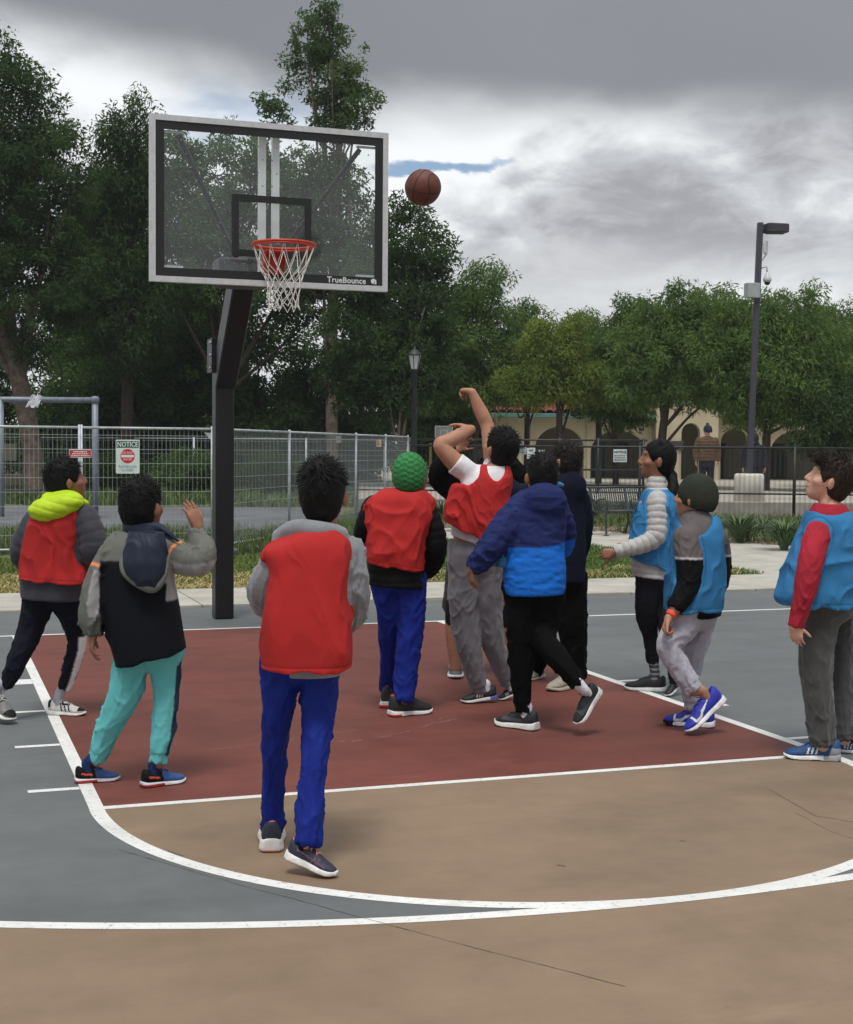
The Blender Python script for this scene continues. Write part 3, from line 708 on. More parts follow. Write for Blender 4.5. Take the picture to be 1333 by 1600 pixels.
# ------------------------------------------------------------------ chain-link fence on the right
cl = mat('black vinyl fence', lin(30, 32, 34), .5); cwire = mat('dark vinyl wire', lin(58, 62, 62), .45)
CA = U(560, 800, 31.4); CB = U(1480, 800, 30.0); CL = np.linalg.norm((CB-CA)[:2]); cd = np.array([(CB-CA)[0], (CB-CA)[1], 0])/CL; cn = np.array([-cd[1], cd[0], 0])
cfz, cfh = .02, 1.60
def on_fence(px):
    # position along the fence seen at pixel column px
    lo, hi = 0.0, CL
    for _ in range(40):
        mid = (lo+hi)/2
        if PX(CA*np.array([1, 1, 0])+cd*mid+ZZ*1.5)[0] < px: lo = mid
        else: hi = mid
    return lo
cf = empty('chain_link_fence', (CA+CB)/2*np.array([1, 1, 0]), 'black chain-link fence along the planting bed before the arcade', 'fence')
CA0 = CA*np.array([1, 1, 0])
for px_ in (640, 795, 905, 1000, 1242, 1440):
    e = CA0+cd*on_fence(px_); m = MB(); m.tube([e-ZZ*.1, e+ZZ*(cfh+.05)], .035, 10); m.lathe(e+ZZ*(cfh+.05), [(.038, 0), (.036, .02), (.015, .04)], 10); m.make('post', cl, cf, smooth=True)
for z, r in ((cfh, .024), (.62, .018)):
    m = MB(); m.tube([CA0+ZZ*z, CA0+cd*CL+ZZ*z], r, 8); m.make('rail', cl, cf, smooth=True)
m = MB(); px0 = .056; nz_ = int((cfh-.06)/px0); i = 0
x = 0.0
zs = .05+np.arange(nz_+1)*px0
Vs = []; Fs = []; n0 = 0; r = .0046
while x < CL:
    for s_ in (0, 1):
        xo = x+np.where((np.arange(nz_+1)+s_) % 2 == 0, 0, px0*.94)
        P = CA0[None]+cd[None]*xo[:, None]+ZZ[None]*zs[:, None]+cn[None]*(.004 if s_ else -.004)
        k = len(P); a = P+cd*r; b = P-cd*r*.5+cn*r; c = P-cd*r*.5-cn*r
        Vs.append(np.concatenate([a, b, c])); I = np.arange(k-1)
        for u_, w_ in ((0, 1), (1, 2), (2, 0)): Fs.append(np.stack([u_*k+I, w_*k+I, w_*k+I+1, u_*k+I+1], 1)+n0)
        n0 += 3*k
    x += px0*1.88
w = world_obj('wire_mesh', np.concatenate(Vs), [np.concatenate(Fs)], cwire, cf, smooth=False); tag(w, kind='stuff')
# second, higher rail set farther back (gate run by the arcade)
g0, g1 = U(640, 800, 38), U(1010, 800, 36.5)
gf = empty('rail_fence', (g0+g1)/2*np.array([1, 1, 0]), 'dark steel rail fence standing behind the chain-link fence', 'fence')
for z in (1.78, 1.02, .62):
    m = MB(); m.tube([[g0[0], g0[1], z], [g1[0], g1[1], z]], .026, 8); m.make('rail', cl, gf, smooth=True)
for t in (0, .22, .44, .64, .80, .985):
    q = g0+(g1-g0)*t; m = MB(); m.tube([[q[0], q[1], PLZ], [q[0], q[1], 1.84]], .036, 8); m.make('post', cl, gf, smooth=True)
def csign(px, y0, y1, d, hw_, label, lines, first=None):
    o, at, w, h = board('fence_sign', px-hw_, px+hw_, y0, y1, d, signw, label, rad=.01)
    if first: text('lettering', first, h*.26, at(0, .27, .003), RH, ZZ, sblack, o, bold=.003)
    rr = np.random.default_rng(int(px))
    for v in lines:
        x = -.42
        while x < .40:
            l = rr.uniform(.05, .16); bar(o, at, x, min(x+l, .42), v-.035, v+.035, sblack, 'print_mark', .0022); x += l+.04
    return o
csign(969, 702, 722, 30.6, 10.5, 'white rules sign on the chain-link fence beside the bench', (.02, -.12, -.26, -.38), 'NOTICE')
csign(816, 696, 710, 31.0, 7, 'white and blue notice wired to the chain-link fence behind the shooter', (.1, -.1, -.3), 'PARK')
csign(830, 700, 717, 30.9, 6.5, 'white NO sign wired to the chain-link fence behind the shooter', (-.1, -.3), 'NO')
csign(846, 703, 713, 31.0, 5.5, 'small blank white sign beside the dark-haired boy on the chain-link fence', (.2, -.1, -.3))

# ------------------------------------------------------------------ light pole with camera
pm = mat('bronze pole paint', lin(62, 62, 72), .5, var=.15, vscale=5); gm_ = mat('grey electrical box', lin(164, 172, 174), .5, var=.1, vscale=6); wm_ = mat('camera white', lin(204, 208, 208), .4)
LD = 31.9; lb = U(1170, 780, LD); lx, ly = lb[0], lb[1]
def LZ(py): return U(1170, py, LD)[2]
def LP(px, py, dy=0.0): return U(px, py, LD+dy)
lp = empty('light_pole', (lx, ly, PLZ), 'tall dark square light pole with camera dome and grey box', 'light pole')
top = LP(1188, 348); bot = np.array([lx, ly, LZ(742)])
m = MB(); ax_ = nrm(top-bot); xx = nrm(RH-ax_*(RH@ax_)); m.box((top+bot)/2, (.125, .125, np.linalg.norm(top-bot)), ax=[xx, np.cross(ax_, xx), ax_], bev=.012); m.make('pole', pm, lp)
m = MB(); q = LP(1212, 357); m.box(q, (.50, .34, .20), ax=[nrm(RH+FH*.25), nrm(FH-RH*.25), ZZ], bev=.018); m.box(LP(1194, 356), (.12, .08, .10), ax=[RH, FH, ZZ]); m.box(q-ZZ*.105, (.40, .28, .012), ax=[RH, FH, ZZ]); m.make('lamp_head', pm, lp)
m = MB(); m.box(LP(1175, 454, -.12), (.30, .2, .33), ax=[nrm(RH+FH*.3), nrm(FH-RH*.3), ZZ], bev=.012); m.make('junction_box', gm_, lp)
m = MB(); m.tube([LP(1186, 420), LP(1198, 416), LP(1199, 426)], .022, 8); m.lathe(LP(1199, 440), [(.02, -.02), (.085, -.005), (.095, .05), (.075, .11), (.04, .17), (.025, .21)], 14); m.make('camera_housing', wm_, lp, smooth=True)
m = MB(); t = np.linspace(0, pi/2, 5); m.lathe(LP(1199, 441), [(.068*cos(a)+.001, -.068*sin(a)) for a in t], 12); m.make('camera_dome', mat('smoked dome', lin(24, 25, 28), .15), lp, smooth=True)
m = MB(); m.box(LP(1197, 387), (.07, .06, .30), ax=[RH, FH, ZZ], bev=.01); m.box(LP(1195, 387, -.05), (.05, .06, .24), ax=[RH, FH, ZZ], bev=.01); m.tube([LP(1187, 410), LP(1193, 404), LP(1197, 398)], .018, 6); m.make('antenna', wm_, lp)
m = MB(); m.tube([LP(1180, 466), LP(1184, 474), LP(1189, 470), LP(1188, 448)], .012, 6); m.tube([LP(1174, 466), LP(1176, 480), LP(1175, 500)], .010, 6); m.make('cable', mat('grey cable', lin(150), .6), lp, smooth=True)
conc3 = mat('cast concrete', lin(214, 210, 200), .9, var=.2, vscale=5, bump=.4, bscale=60)
m = MB(); zb = LZ(740); m.lathe((lx, ly, PLZ-.05), [(.33, 0), (.33, zb-PLZ), (.315, zb-PLZ+.03), (.28, zb-PLZ+.05)], 28); tag(m.make('concrete_footing', conc3, lp, smooth=True)); 
# lantern
d = 34.0; q = U(647, 700, d); lz = lambda py: U(647, py, d)[2]
la = empty('street_lantern', (q[0], q[1], 0), 'black post-top lantern lamp before the bare stems', 'street lamp')
m = MB(); m.lathe((q[0], q[1], 0), [(.15, 0), (.15, .3), (.09, .45), (.062, .6), (.055, lz(582)), (.075, lz(580)), (.085, lz(577))], 14); m.make('post', cl, la, smooth=True)
m = MB(); zz0 = lz(577); m.lathe((q[0], q[1], zz0), [(.085, 0), (.155, .32)], 6); m.make('lamp_glass', mat('frosted lantern glass', lin(196, 204, 200), .3), la)
m = MB()
for k in range(6):
    a = k*pi/3; m.tube([(q[0]+.09*cos(a), q[1]+.09*sin(a), zz0), (q[0]+.16*cos(a), q[1]+.16*sin(a), zz0+.32)], .011, 5)
m.make('lantern_frame', cl, la)
m = MB(); m.lathe((q[0], q[1], zz0+.32), [(.18, 0), (.165, .03), (.07, .13), (.035, .15), (.03, .18), (.012, .22)], 12); m.make('cap', cl, la, smooth=True)
# bench, three-quarter view
bx = empty('park_bench', G(985, 836), 'dark green slatted metal bench beside the walk', 'bench')
b0 = G(940, 838); ba = nrm(RH+FH*.55); bn = np.array([-ba[1], ba[0], 0])     # along, and back direction
bmx = mat('dark green powder coat', lin(40, 50, 50), .45)
BL = 1.75
for t in (0.06, .5, .97):
    m = MB(); p = b0+ba*BL*t
    m.tube([p-bn*.02+ZZ*.0, p+ZZ*.02, p+bn*.02+ZZ*.24, p+ZZ*.43, p+bn*.1+ZZ*.44, p+bn*.40+ZZ*.42, p+bn*.52+ZZ*.84], .02, 8)
    m.tube([p+bn*.40+ZZ*.42, p+bn*.40+ZZ*.22, p+bn*.48+ZZ*.0], .02, 8); m.box(p+ZZ*.01, (.06, .10, .02), ax=[ba, bn, ZZ]); m.box(p+bn*.48+ZZ*.01, (.06, .10, .02), ax=[ba, bn, ZZ])
    m.make('leg', bmx, bx, smooth=True)
    if t != .5:
        m = MB(); m.tube([p+ZZ*.43, p-bn*.02+ZZ*.60, p+bn*.04+ZZ*.655, p+bn*.20+ZZ*.645, p+bn*.36+ZZ*.60, p+bn*.47+ZZ*.66], .018, 8); m.make('armrest', bmx, bx, smooth=True)
sl0 = None
N_ = 34
for i in range(N_):
    p = b0+ba*(BL*(.045+.91*i/(N_-1)))
    if sl0 is None:
        m = MB(); m.tube([p-bn*.03+ZZ*.40, p+bn*.0+ZZ*.455, p+bn*.2+ZZ*.44, p+bn*.38+ZZ*.43, p+bn*.43+ZZ*.50, p+bn*.52+ZZ*.83, p+bn*.545+ZZ*.86], .0125, 5); sl0 = m.make('slat', bmx, bx, origin=p, smooth=True)
    else: copy_part(sl0, bx, p-loc_of(bx))
for off, z in ((.0, .44), (.40, .42), (.525, .85)):
    m = MB(); m.tube([b0+ba*BL*.03+bn*off+ZZ*z, b0+ba*BL*.99+bn*off+ZZ*z], .020, 8); m.make('rail', bmx, bx, smooth=True)
# small far hoop
d = 43.0; o = empty('distant_hoop', U(693, 760, d), 'small distant basketball hoop on a black post near the arcade', 'basketball hoop')
def q_(px, py, dy=0): return U(px, py, d+dy)
bp0, bp1 = q_(680, 666), q_(707, 684)
m = MB(); m.box((bp0+bp1)/2, (bp1[0]-bp0[0] if False else 27*d/FPX, .03, 18*d/FPX), ax=[RH, FH, ZZ]); m.make('backboard', mat('pale board', lin(168, 178, 178), .5), o)
m = MB(); c_ = (bp0+bp1)/2-FH*.02
for a, b in (((-.5, -.5), (.5, -.5)), ((-.5, .5), (.5, .5)), ((-.5, -.5), (-.5, .5)), ((.5, -.5), (.5, .5)), ((-.2, -.35), (.2, -.35)), ((-.2, .15), (.2, .15)), ((-.2, -.35), (-.2, .15)), ((.2, -.35), (.2, .15))):
    m.tube([c_+RH*a[0]*27*d/FPX+ZZ*a[1]*18*d/FPX, c_+RH*b[0]*27*d/FPX+ZZ*b[1]*18*d/FPX], .014, 5)
m.make('board_line', swhite, o)
t = np.linspace(0, 2*pi, 16, endpoint=False); m = MB(); cc = q_(693, 684, -.3); m.tube(cc+np.outer(np.cos(t)*.2, RH)+np.outer(np.sin(t)*.2, FH), .012, 5, closed=True); m.make('rim', orange, o)
m = MB(); e = q_(699, 760, .5); m.box((e[0], e[1], 1.2), (.22, .22, 2.0)); m.box(q_(697, 684, .25), (.12, .5, .12), ax=[RH, FH, ZZ]); m.make('post', blackm, o)
m = MB(); e = q_(672, 760, .1); m.box((e[0], e[1], .95), (.07, .07, 1.5)); tag(m.make('bollard', mat('yellow edged post', lin(150, 126, 70), .7)), 'thin yellow-brown post below the small distant hoop', 'post')

# ------------------------------------------------------------------ arcade building with tiled roof
stucco = mat('tan stucco', lin(194, 182, 153), .95, var=.16, vscale=1.2, bump=.35, bscale=25, detail=8); trim = mat('green fascia', lin(92, 128, 122), .7, var=.2, vscale=3); tile_m = mat('clay tile', lin(150, 84, 70), .85, var=.4, vscale=3, col2=lin(104, 50, 44), bump=.3, bscale=30)
dark = mat('dark door paint', lin(58, 60, 58), .7); teal_d = mat('teal door paint', lin(54, 96, 88), .6); inner = mat('arcade back wall', lin(150, 142, 124), .95, var=.15, vscale=1)  # dark: one even colour for most doors and the windows
BD = 56.0
def B(px, py, dy=0.0): return U(px, py, BD+dy)
bo = B(900, 702); bld = empty('arcade_building', (bo[0], bo[1], PLZ), 'tan stucco arcade building with arches and red tile roof', 'building')
k = BD/FPX
def bx_(px): return (px-900)*k               # metres along RH from the origin
def bz(py): return U(900, py, BD)[2]
org = np.array([bo[0], bo[1], 0.0])
def BP(x, z, y=0.0): return org+RH*x+FH*y+ZZ*z
def arch_wall(name, x0, x1, z0, z1, arches, m, parent, thick=.45, y=0.0, seg=18):
    """wall with arched openings: (xa, xb, springing z, crown z)"""
    xs = sorted(arches); mb = MB(); f = lambda x, z, yy: BP(x, z, yy)
    cur = x0
    def quad_prism(P): mb.prism([f(a, b, y) for a, b in P], FH*thick)
    for xa, xb, zs, zc in xs:
        if xa > cur: quad_prism([(cur, z0), (xa, z0), (xa, z1), (cur, z1)])
        c = (xa+xb)/2; h = (xb-xa)/2; t = np.linspace(pi, 0, seg)
        X = c+h*np.cos(t); Z = zs+(zc-zs)*np.sin(t)
        for i in range(seg-1): quad_prism([(X[i], Z[i]), (X[i+1], Z[i+1]), (X[i+1], z1), (X[i], z1)])
        cur = xb
    if cur < x1: quad_prism([(cur, z0), (x1, z0), (x1, z1), (cur, z1)])
    return mb.make(name, m, parent)
ze, zs_ = bz(652), PLZ
wl = arch_wall('arcade_wall', bx_(660), bx_(1022), zs_-.3, ze, [(bx_(700), bx_(770), bz(716), bz(672)), (bx_(836), bx_(913), bz(702), bz(667)), (bx_(923), bx_(1010), bz(706), bz(672))], stucco, bld)
wl2 = arch_wall('gable_wall', bx_(1022), bx_(1118), zs_-.3, bz(622), [(bx_(1061), bx_(1090), bz(676), bz(660))], stucco, bld, y=-.5)
wl3 = arch_wall('arcade_wall', bx_(1118), bx_(1480), zs_-.3, bz(648), [(bx_(1126), bx_(1170), bz(690), bz(668)), (bx_(1203), bx_(1300), bz(706), bz(669)), (bx_(1318), bx_(1410), bz(706), bz(669))], stucco, bld)
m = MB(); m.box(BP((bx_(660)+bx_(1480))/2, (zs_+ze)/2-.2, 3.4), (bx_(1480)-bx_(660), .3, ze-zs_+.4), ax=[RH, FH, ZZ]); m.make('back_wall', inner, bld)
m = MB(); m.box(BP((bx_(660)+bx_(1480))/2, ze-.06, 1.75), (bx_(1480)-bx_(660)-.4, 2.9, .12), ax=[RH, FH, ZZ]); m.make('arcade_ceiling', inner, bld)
for (a, b, c, d_) in ((940, 962, 690, 752, ), (980, 1000, 690, 715), (1040, 1064, 688, 702), (1140, 1160, 690, 752), (1230, 1262, 690, 752)):
    yy = 3.2 if not a == 1040 else -.53
    m = MB(); m.box(BP((bx_(a)+bx_(b))/2, (bz(c)+bz(d_))/2, yy), (bx_(b)-bx_(a), .06, abs(bz(c)-bz(d_))), ax=[RH, FH, ZZ], bev=.01); m.make('door' if d_ > 740 else 'window', teal_d if a in (940, ) else dark, bld)
for a in (830, 918, 1016, 775):
    m = MB(); m.tube([BP(bx_(a), zs_, -.06), BP(bx_(a), ze, -.06)], .04, 8); m.make('downpipe', stucco, bld)
m = MB(); m.box(BP((bx_(655)+bx_(1022))/2, ze+.05, -.35), (bx_(1022)-bx_(655), .25, .17), ax=[RH, FH, ZZ], bev=.02); m.make('fascia', trim, bld)
m = MB(); m.box(BP((bx_(1118)+bx_(1480))/2, bz(648)+.05, -.35), (bx_(1480)-bx_(1118), .25, .17), ax=[RH, FH, ZZ], bev=.02); m.make('fascia', trim, bld)
# roof planes of half-round tiles (rows of barrels)
def tile_roof(x0, x1, z0, rise, run, y0):
    m = MB(); n = max(int((x1-x0)/.30), 1); t = np.linspace(0, pi, 5)
    for i in range(n):
        xc = x0+(i+.5)*(x1-x0)/n; r = (x1-x0)/n*.5
        rows = 9; P = []
        for j in range(rows):
            for e in (0, 1):
                s_ = (j+e)/rows; lift = .03*(1-e)
                for a in t: P.append(BP(xc+r*cos(a), z0+rise*s_+r*.8*sin(a)+lift, y0+run*s_))
        F = []
        for q in range(2*rows-1):
            for w_ in range(4): F.append([q*5+w_, q*5+w_+1, (q+1)*5+w_+1, (q+1)*5+w_])
        m.raw(P, F)
    o = m.make('roof_tile', tile_m, bld, smooth=True); return tag(o, kind='stuff')
tile_roof(bx_(655), bx_(1022), ze+.13, 2.0, 4.2, -.45); tile_roof(bx_(1118), bx_(1480), bz(648)+.13, 2.0, 4.2, -.45)
m = MB()
for x0, x1, zz in ((bx_(655), bx_(1022), ze+.10), (bx_(1118), bx_(1480), bz(648)+.10)):
    m.prism([BP(x0, zz, -.4), BP(x1, zz, -.4), BP(x1, zz+2.0, 3.8), BP(x0, zz+2.0, 3.8)], -ZZ*.05)
    m.prism([BP(x0, zz+2.0, 3.8), BP(x1, zz+2.0, 3.8), BP(x1, zz, 8.0), BP(x0, zz, 8.0)], -ZZ*.05)
m.make('roof_deck', mat('roof felt', lin(92, 52, 46), .9), bld)
m = MB(); m.prism([BP(bx_(1022), bz(622), -.5), BP(bx_(1118), bz(622), -.5), BP((bx_(1022)+bx_(1118))/2, bz(600), -.5)], FH*.45); m.make('gable', stucco, bld)
# second red-roofed wing far left
o2 = empty('annex_building', U(700, 702, 62), 'low beige annex with red roof seen past the small hoop', 'building'); c = U(722, 702, 62)
m = MB(); m.box((c[0], c[1], 1.5), (4.2, 4, 3.0), ax=[RH, FH, ZZ]); m.make('wall', stucco, o2)
m = MB(); zt = U(700, 655, 62)[2]; m.box((c[0], c[1], zt-.05), (4.8, 4.6, .16), ax=[RH, FH, ZZ]); m.make('fascia', trim, o2)
m = MB(); c3 = np.array([c[0], c[1], zt]); q4 = [c3+RH*2.4-FH*2.3, c3+RH*2.4+FH*2.3, c3-RH*2.4+FH*2.3, c3-RH*2.4-FH*2.3]; ap = c3+ZZ*1.1
m.raw([*q4, ap], F3=[[0, 1, 4], [1, 2, 4], [2, 3, 4], [3, 0, 4]]); m.make('roof', tile_m, o2)
# strappy plants in the bed
def strap_plant(px, py, h, w, n, seed, label):
    c = G(px, py); rng = np.random.default_rng(seed); V = []; F4 = []; k = 0; n = int(n*1.7); w *= 1.15
    for i in range(n):
        a = rng.uniform(0, 2*pi); l = rng.uniform(.35, 1.0); hh = h*rng.uniform(.65, 1.1); rr = w*l; ww = rng.uniform(.010, .018)
        d2 = np.array([cos(a), sin(a), 0]); sdv = np.array([-sin(a), cos(a), 0])
        for j in range(6):
            s_ = j/5; p = c+d2*(rr*s_**1.3+.05*rng.random())+ZZ*(hh*(1.5*s_-.55*s_*s_*(1+l*.8)*.95)); q = ww*(1-s_**2.5)+.001
            V += [p-sdv*q, p+sdv*q]
        for j in range(5): F4.append([k+2*j, k+2*j+1, k+2*j+3, k+2*j+2])
        k += 12
    o = world_obj('strap_leaf_plant', np.array(V), [np.array(F4)], SPM, None, origin=c, attr=np.repeat(rng.random(n), 12), smooth=True)
    return tag(o, label, 'plant', 'strappy plants in the bark bed')
SPM = mat('strap leaf', lin(98, 122, 76), .6, attr='v', col2=lin(48, 72, 42), var=.2, vscale=4)
for i, (px_, py_, h_, w_, n_, lb_) in enumerate(((1155, 848, .62, .62, 130, 'full strappy green plant left of the fence post'), (1225, 860, .60, .55, 110, 'strappy green plant under the chain-link fence post'), (1110, 838, .5, .5, 60, 'sparse yellowing strappy plant beside the olive beanie'), (925, 815, .62, .6, 110, 'strappy green plant left of the bench'), (985, 812, .6, .6, 110, 'strappy green plant behind the bench'), (1190, 838, .45, .5, 60, 'small strappy plant between the two fuller ones'), (1275, 846, .45, .5, 70, 'low strappy plant right of the fence post'), (1040, 822, .5, .5, 70, 'strappy plant between the girl and the olive beanie'), (1330, 842, .5, .5, 60, 'strappy plant behind the brown-haired boy'), (690, 815, .55, .55, 90, 'strappy plant right of the green beanie'), (720, 830, .5, .5, 70, 'strappy plant behind the shooter'))):
    strap_plant(px_, py_, h_, w_, n_, 40+i, lb_)
# ------------------------------------------------------------------ implicit surfaces for people
EC = [(0, 1), (2, 3), (4, 5), (6, 7), (0, 2), (1, 3), (4, 6), (5, 7), (0, 4), (1, 5), (2, 6), (3, 7)]
CO = np.array([[i, j, k] for i in (0, 1) for j in (0, 1) for k in (0, 1)], np.float32)
def surface_nets(vol, lo, res):
    s = vol < 0
    c = [s[i:s.shape[0]-1+i, j:s.shape[1]-1+j, k:s.shape[2]-1+k] for i in (0, 1) for j in (0, 1) for k in (0, 1)]
    tot = sum(x.astype(np.int8) for x in c)
    act = (tot > 0) & (tot < 8)
    ai = np.argwhere(act)
    if not len(ai): return np.zeros((0, 3)), np.zeros((0, 4), int)
    vals = np.stack([vol[ai[:, 0]+i, ai[:, 1]+j, ai[:, 2]+k] for i in (0, 1) for j in (0, 1) for k in (0, 1)], 1)
    pos = np.zeros((len(ai), 3), np.float32); cnt = np.zeros(len(ai), np.float32)
    for a, b in EC:
        va, vb = vals[:, a], vals[:, b]; x = (va < 0) != (vb < 0)
        t = np.where(x, va/np.where(x, va-vb, 1), 0)[:, None]
        pos += np.where(x[:, None], CO[a]*(1-t)+CO[b]*t, 0); cnt += x
    pos = pos/cnt[:, None]
    V = lo+(ai+pos)*res
    idx = np.full(act.shape, -1, np.int32); idx[act] = np.arange(len(ai))
    Q = []
    for ax in range(3):
        d = [0, 0, 0]; d[ax] = 1
        n = s.shape
        A = s[1:n[0]-1, 1:n[1]-1, 1:n[2]-1]
        sl = [slice(1, n[i]-1) for i in range(3)]; sl[ax] = slice(2, n[ax])
        B = s[tuple(sl)]
        e = np.argwhere(A != B)+1
        if not len(e): continue
        ins = s[e[:, 0], e[:, 1], e[:, 2]]
        o1, o2 = [(1, 2), (2, 0), (0, 1)][ax]
        def at(p, q):
            f = e.copy(); f[:, o1] -= p; f[:, o2] -= q
            f = np.minimum(f, np.array(idx.shape)-1)
            return idx[f[:, 0], f[:, 1], f[:, 2]]
        q = np.stack([at(0, 0), at(1, 0), at(1, 1), at(0, 1)], 1)
        q[~ins] = q[~ins][:, ::-1]
        Q.append(q[(q >= 0).all(1)])
    Q = np.concatenate(Q); used = np.unique(Q); rm = np.full(len(V), -1); rm[used] = np.arange(len(used))
    return V[used], rm[Q]
def vnormals(V, Q):
    a, b, c, d = V[Q[:, 0]], V[Q[:, 1]], V[Q[:, 2]], V[Q[:, 3]]
    n = np.cross(c-a, d-b); N = np.zeros_like(V)
    for k in range(4):
        for x in range(3): N[:, x] += np.bincount(Q[:, k], n[:, x], len(V))
    return N/np.maximum(np.linalg.norm(N, axis=1, keepdims=True), 1e-12)
def relax(V, Q, it=1, w=0.5):
    for _ in range(it):
        S = np.zeros_like(V); C = np.zeros(len(V))
        for k in range(4):
            a, b = Q[:, k], Q[:, (k+1) % 4]
            for x in range(3): S[:, x] += np.bincount(a, V[b, x], len(V))
            C += np.bincount(a, minlength=len(V))
        V = V*(1-w)+w*S/np.maximum(C, 1)[:, None]
    return V

class Field:
    def __init__(s, res): s.res = res; s.ops = []
    def add(s, prim, k=0.01, op='u'): s.ops.append((prim, k, op)); return s
    def mesh(s, sm=1):
        r = s.res
        lo = np.min([p[0] for p, k, o in s.ops if o == 'u'], 0)-3*r; hi = np.max([p[1] for p, k, o in s.ops if o == 'u'], 0)+3*r
        n = np.ceil((hi-lo)/r).astype(int)+1
        vol = np.full(n, 1.0, np.float32)
        ax = [(lo[i]+np.arange(n[i])*r) for i in range(3)]
        for (pl, ph, fn), k, op in s.ops:
            i0 = np.maximum(np.floor((np.asarray(pl)-lo-k-2.5*r)/r).astype(int), 0); i1 = np.minimum(np.ceil((np.asarray(ph)-lo+k+2.5*r)/r).astype(int)+1, n)
            if (i1 <= i0).any(): continue
            X = ax[0][i0[0]:i1[0]][:, None, None]; Y = ax[1][i0[1]:i1[1]][None, :, None]; Z = ax[2][i0[2]:i1[2]][None, None, :]
            d = fn(X, Y, Z)
            sub = vol[i0[0]:i1[0], i0[1]:i1[1], i0[2]:i1[2]]
            if op == 'u':
                h = np.maximum(k-np.abs(sub-d), 0)/max(k, 1e-6)
                sub[...] = np.minimum(sub, d)-h*h*k*0.25
            else:
                d = -d; h = np.maximum(k-np.abs(sub-d), 0)/max(k, 1e-6)
                sub[...] = np.maximum(sub, d)+h*h*k*0.25
        V, Q = surface_nets(vol, lo, r)
        if sm: V = relax(V, Q, sm)
        return V, Q

def p_ell(c, radii, ax=np.eye(3)):
    c = np.asarray(c, float); r = np.asarray(radii, float); A = np.asarray(ax, float)
    ext = np.sqrt(((A*r[:, None])**2).sum(0))
    def fn(X, Y, Z):
        x, y, z = X-c[0], Y-c[1], Z-c[2]
        q = 0
        for i in range(3):
            q = q+((A[i, 0]*x+A[i, 1]*y+A[i, 2]*z)/r[i])**2
        return (np.sqrt(q)-1)*r.min()
    return c-ext, c+ext, fn
def catmull(P, n=4):
    P = np.asarray(P, float)
    if len(P) < 3: return P
    Q = np.vstack([2*P[0]-P[1], P, 2*P[-1]-P[-2]]); o = []
    for i in range(1, len(Q)-2):
        for t in np.arange(n)/n:
            a, b, c, d = Q[i-1], Q[i], Q[i+1], Q[i+2]
            o.append(0.5*((2*b)+(-a+c)*t+(2*a-5*b+4*c-d)*t*t+(-a+3*b-3*c+d)*t**3))
    o.append(P[-1]); return np.array(o)
def p_chain(pts, rad, cut0=False, cut1=False, smooth=4, flat=None):
    """tapering limb through points; cut0/cut1 give flat ends (cuffs)"""
    PR = np.hstack([np.asarray(pts, float), np.asarray(rad, float)[:, None]])
    if smooth and len(PR) > 2: PR = catmull(PR, smooth)
    P, R = PR[:, :3], PR[:, 3]; rm = R.max()
    lo, hi = P.min(0)-rm, P.max(0)+rm
    def fn(X, Y, Z):
        D = None
        for i in range(len(P)-1):
            a, b = P[i], P[i+1]; v = b-a; L2 = max(v@v, 1e-9)
            t = np.clip(((X-a[0])*v[0]+(Y-a[1])*v[1]+(Z-a[2])*v[2])/L2, 0, 1)
            d = np.sqrt((X-a[0]-t*v[0])**2+(Y-a[1]-t*v[1])**2+(Z-a[2]-t*v[2])**2)-(R[i]+t*(R[i+1]-R[i]))
            D = d if D is None else np.minimum(D, d)
        if cut1:
            v = nrm(P[-1]-P[-3] if len(P) > 2 else P[-1]-P[-2]); b = P[-1]
            D = np.maximum(D, (X-b[0])*v[0]+(Y-b[1])*v[1]+(Z-b[2])*v[2])
        if cut0:
            v = nrm(P[0]-P[1]); b = P[0]
            D = np.maximum(D, (X-b[0])*v[0]+(Y-b[1])*v[1]+(Z-b[2])*v[2])
        return D
    return lo, hi, fn
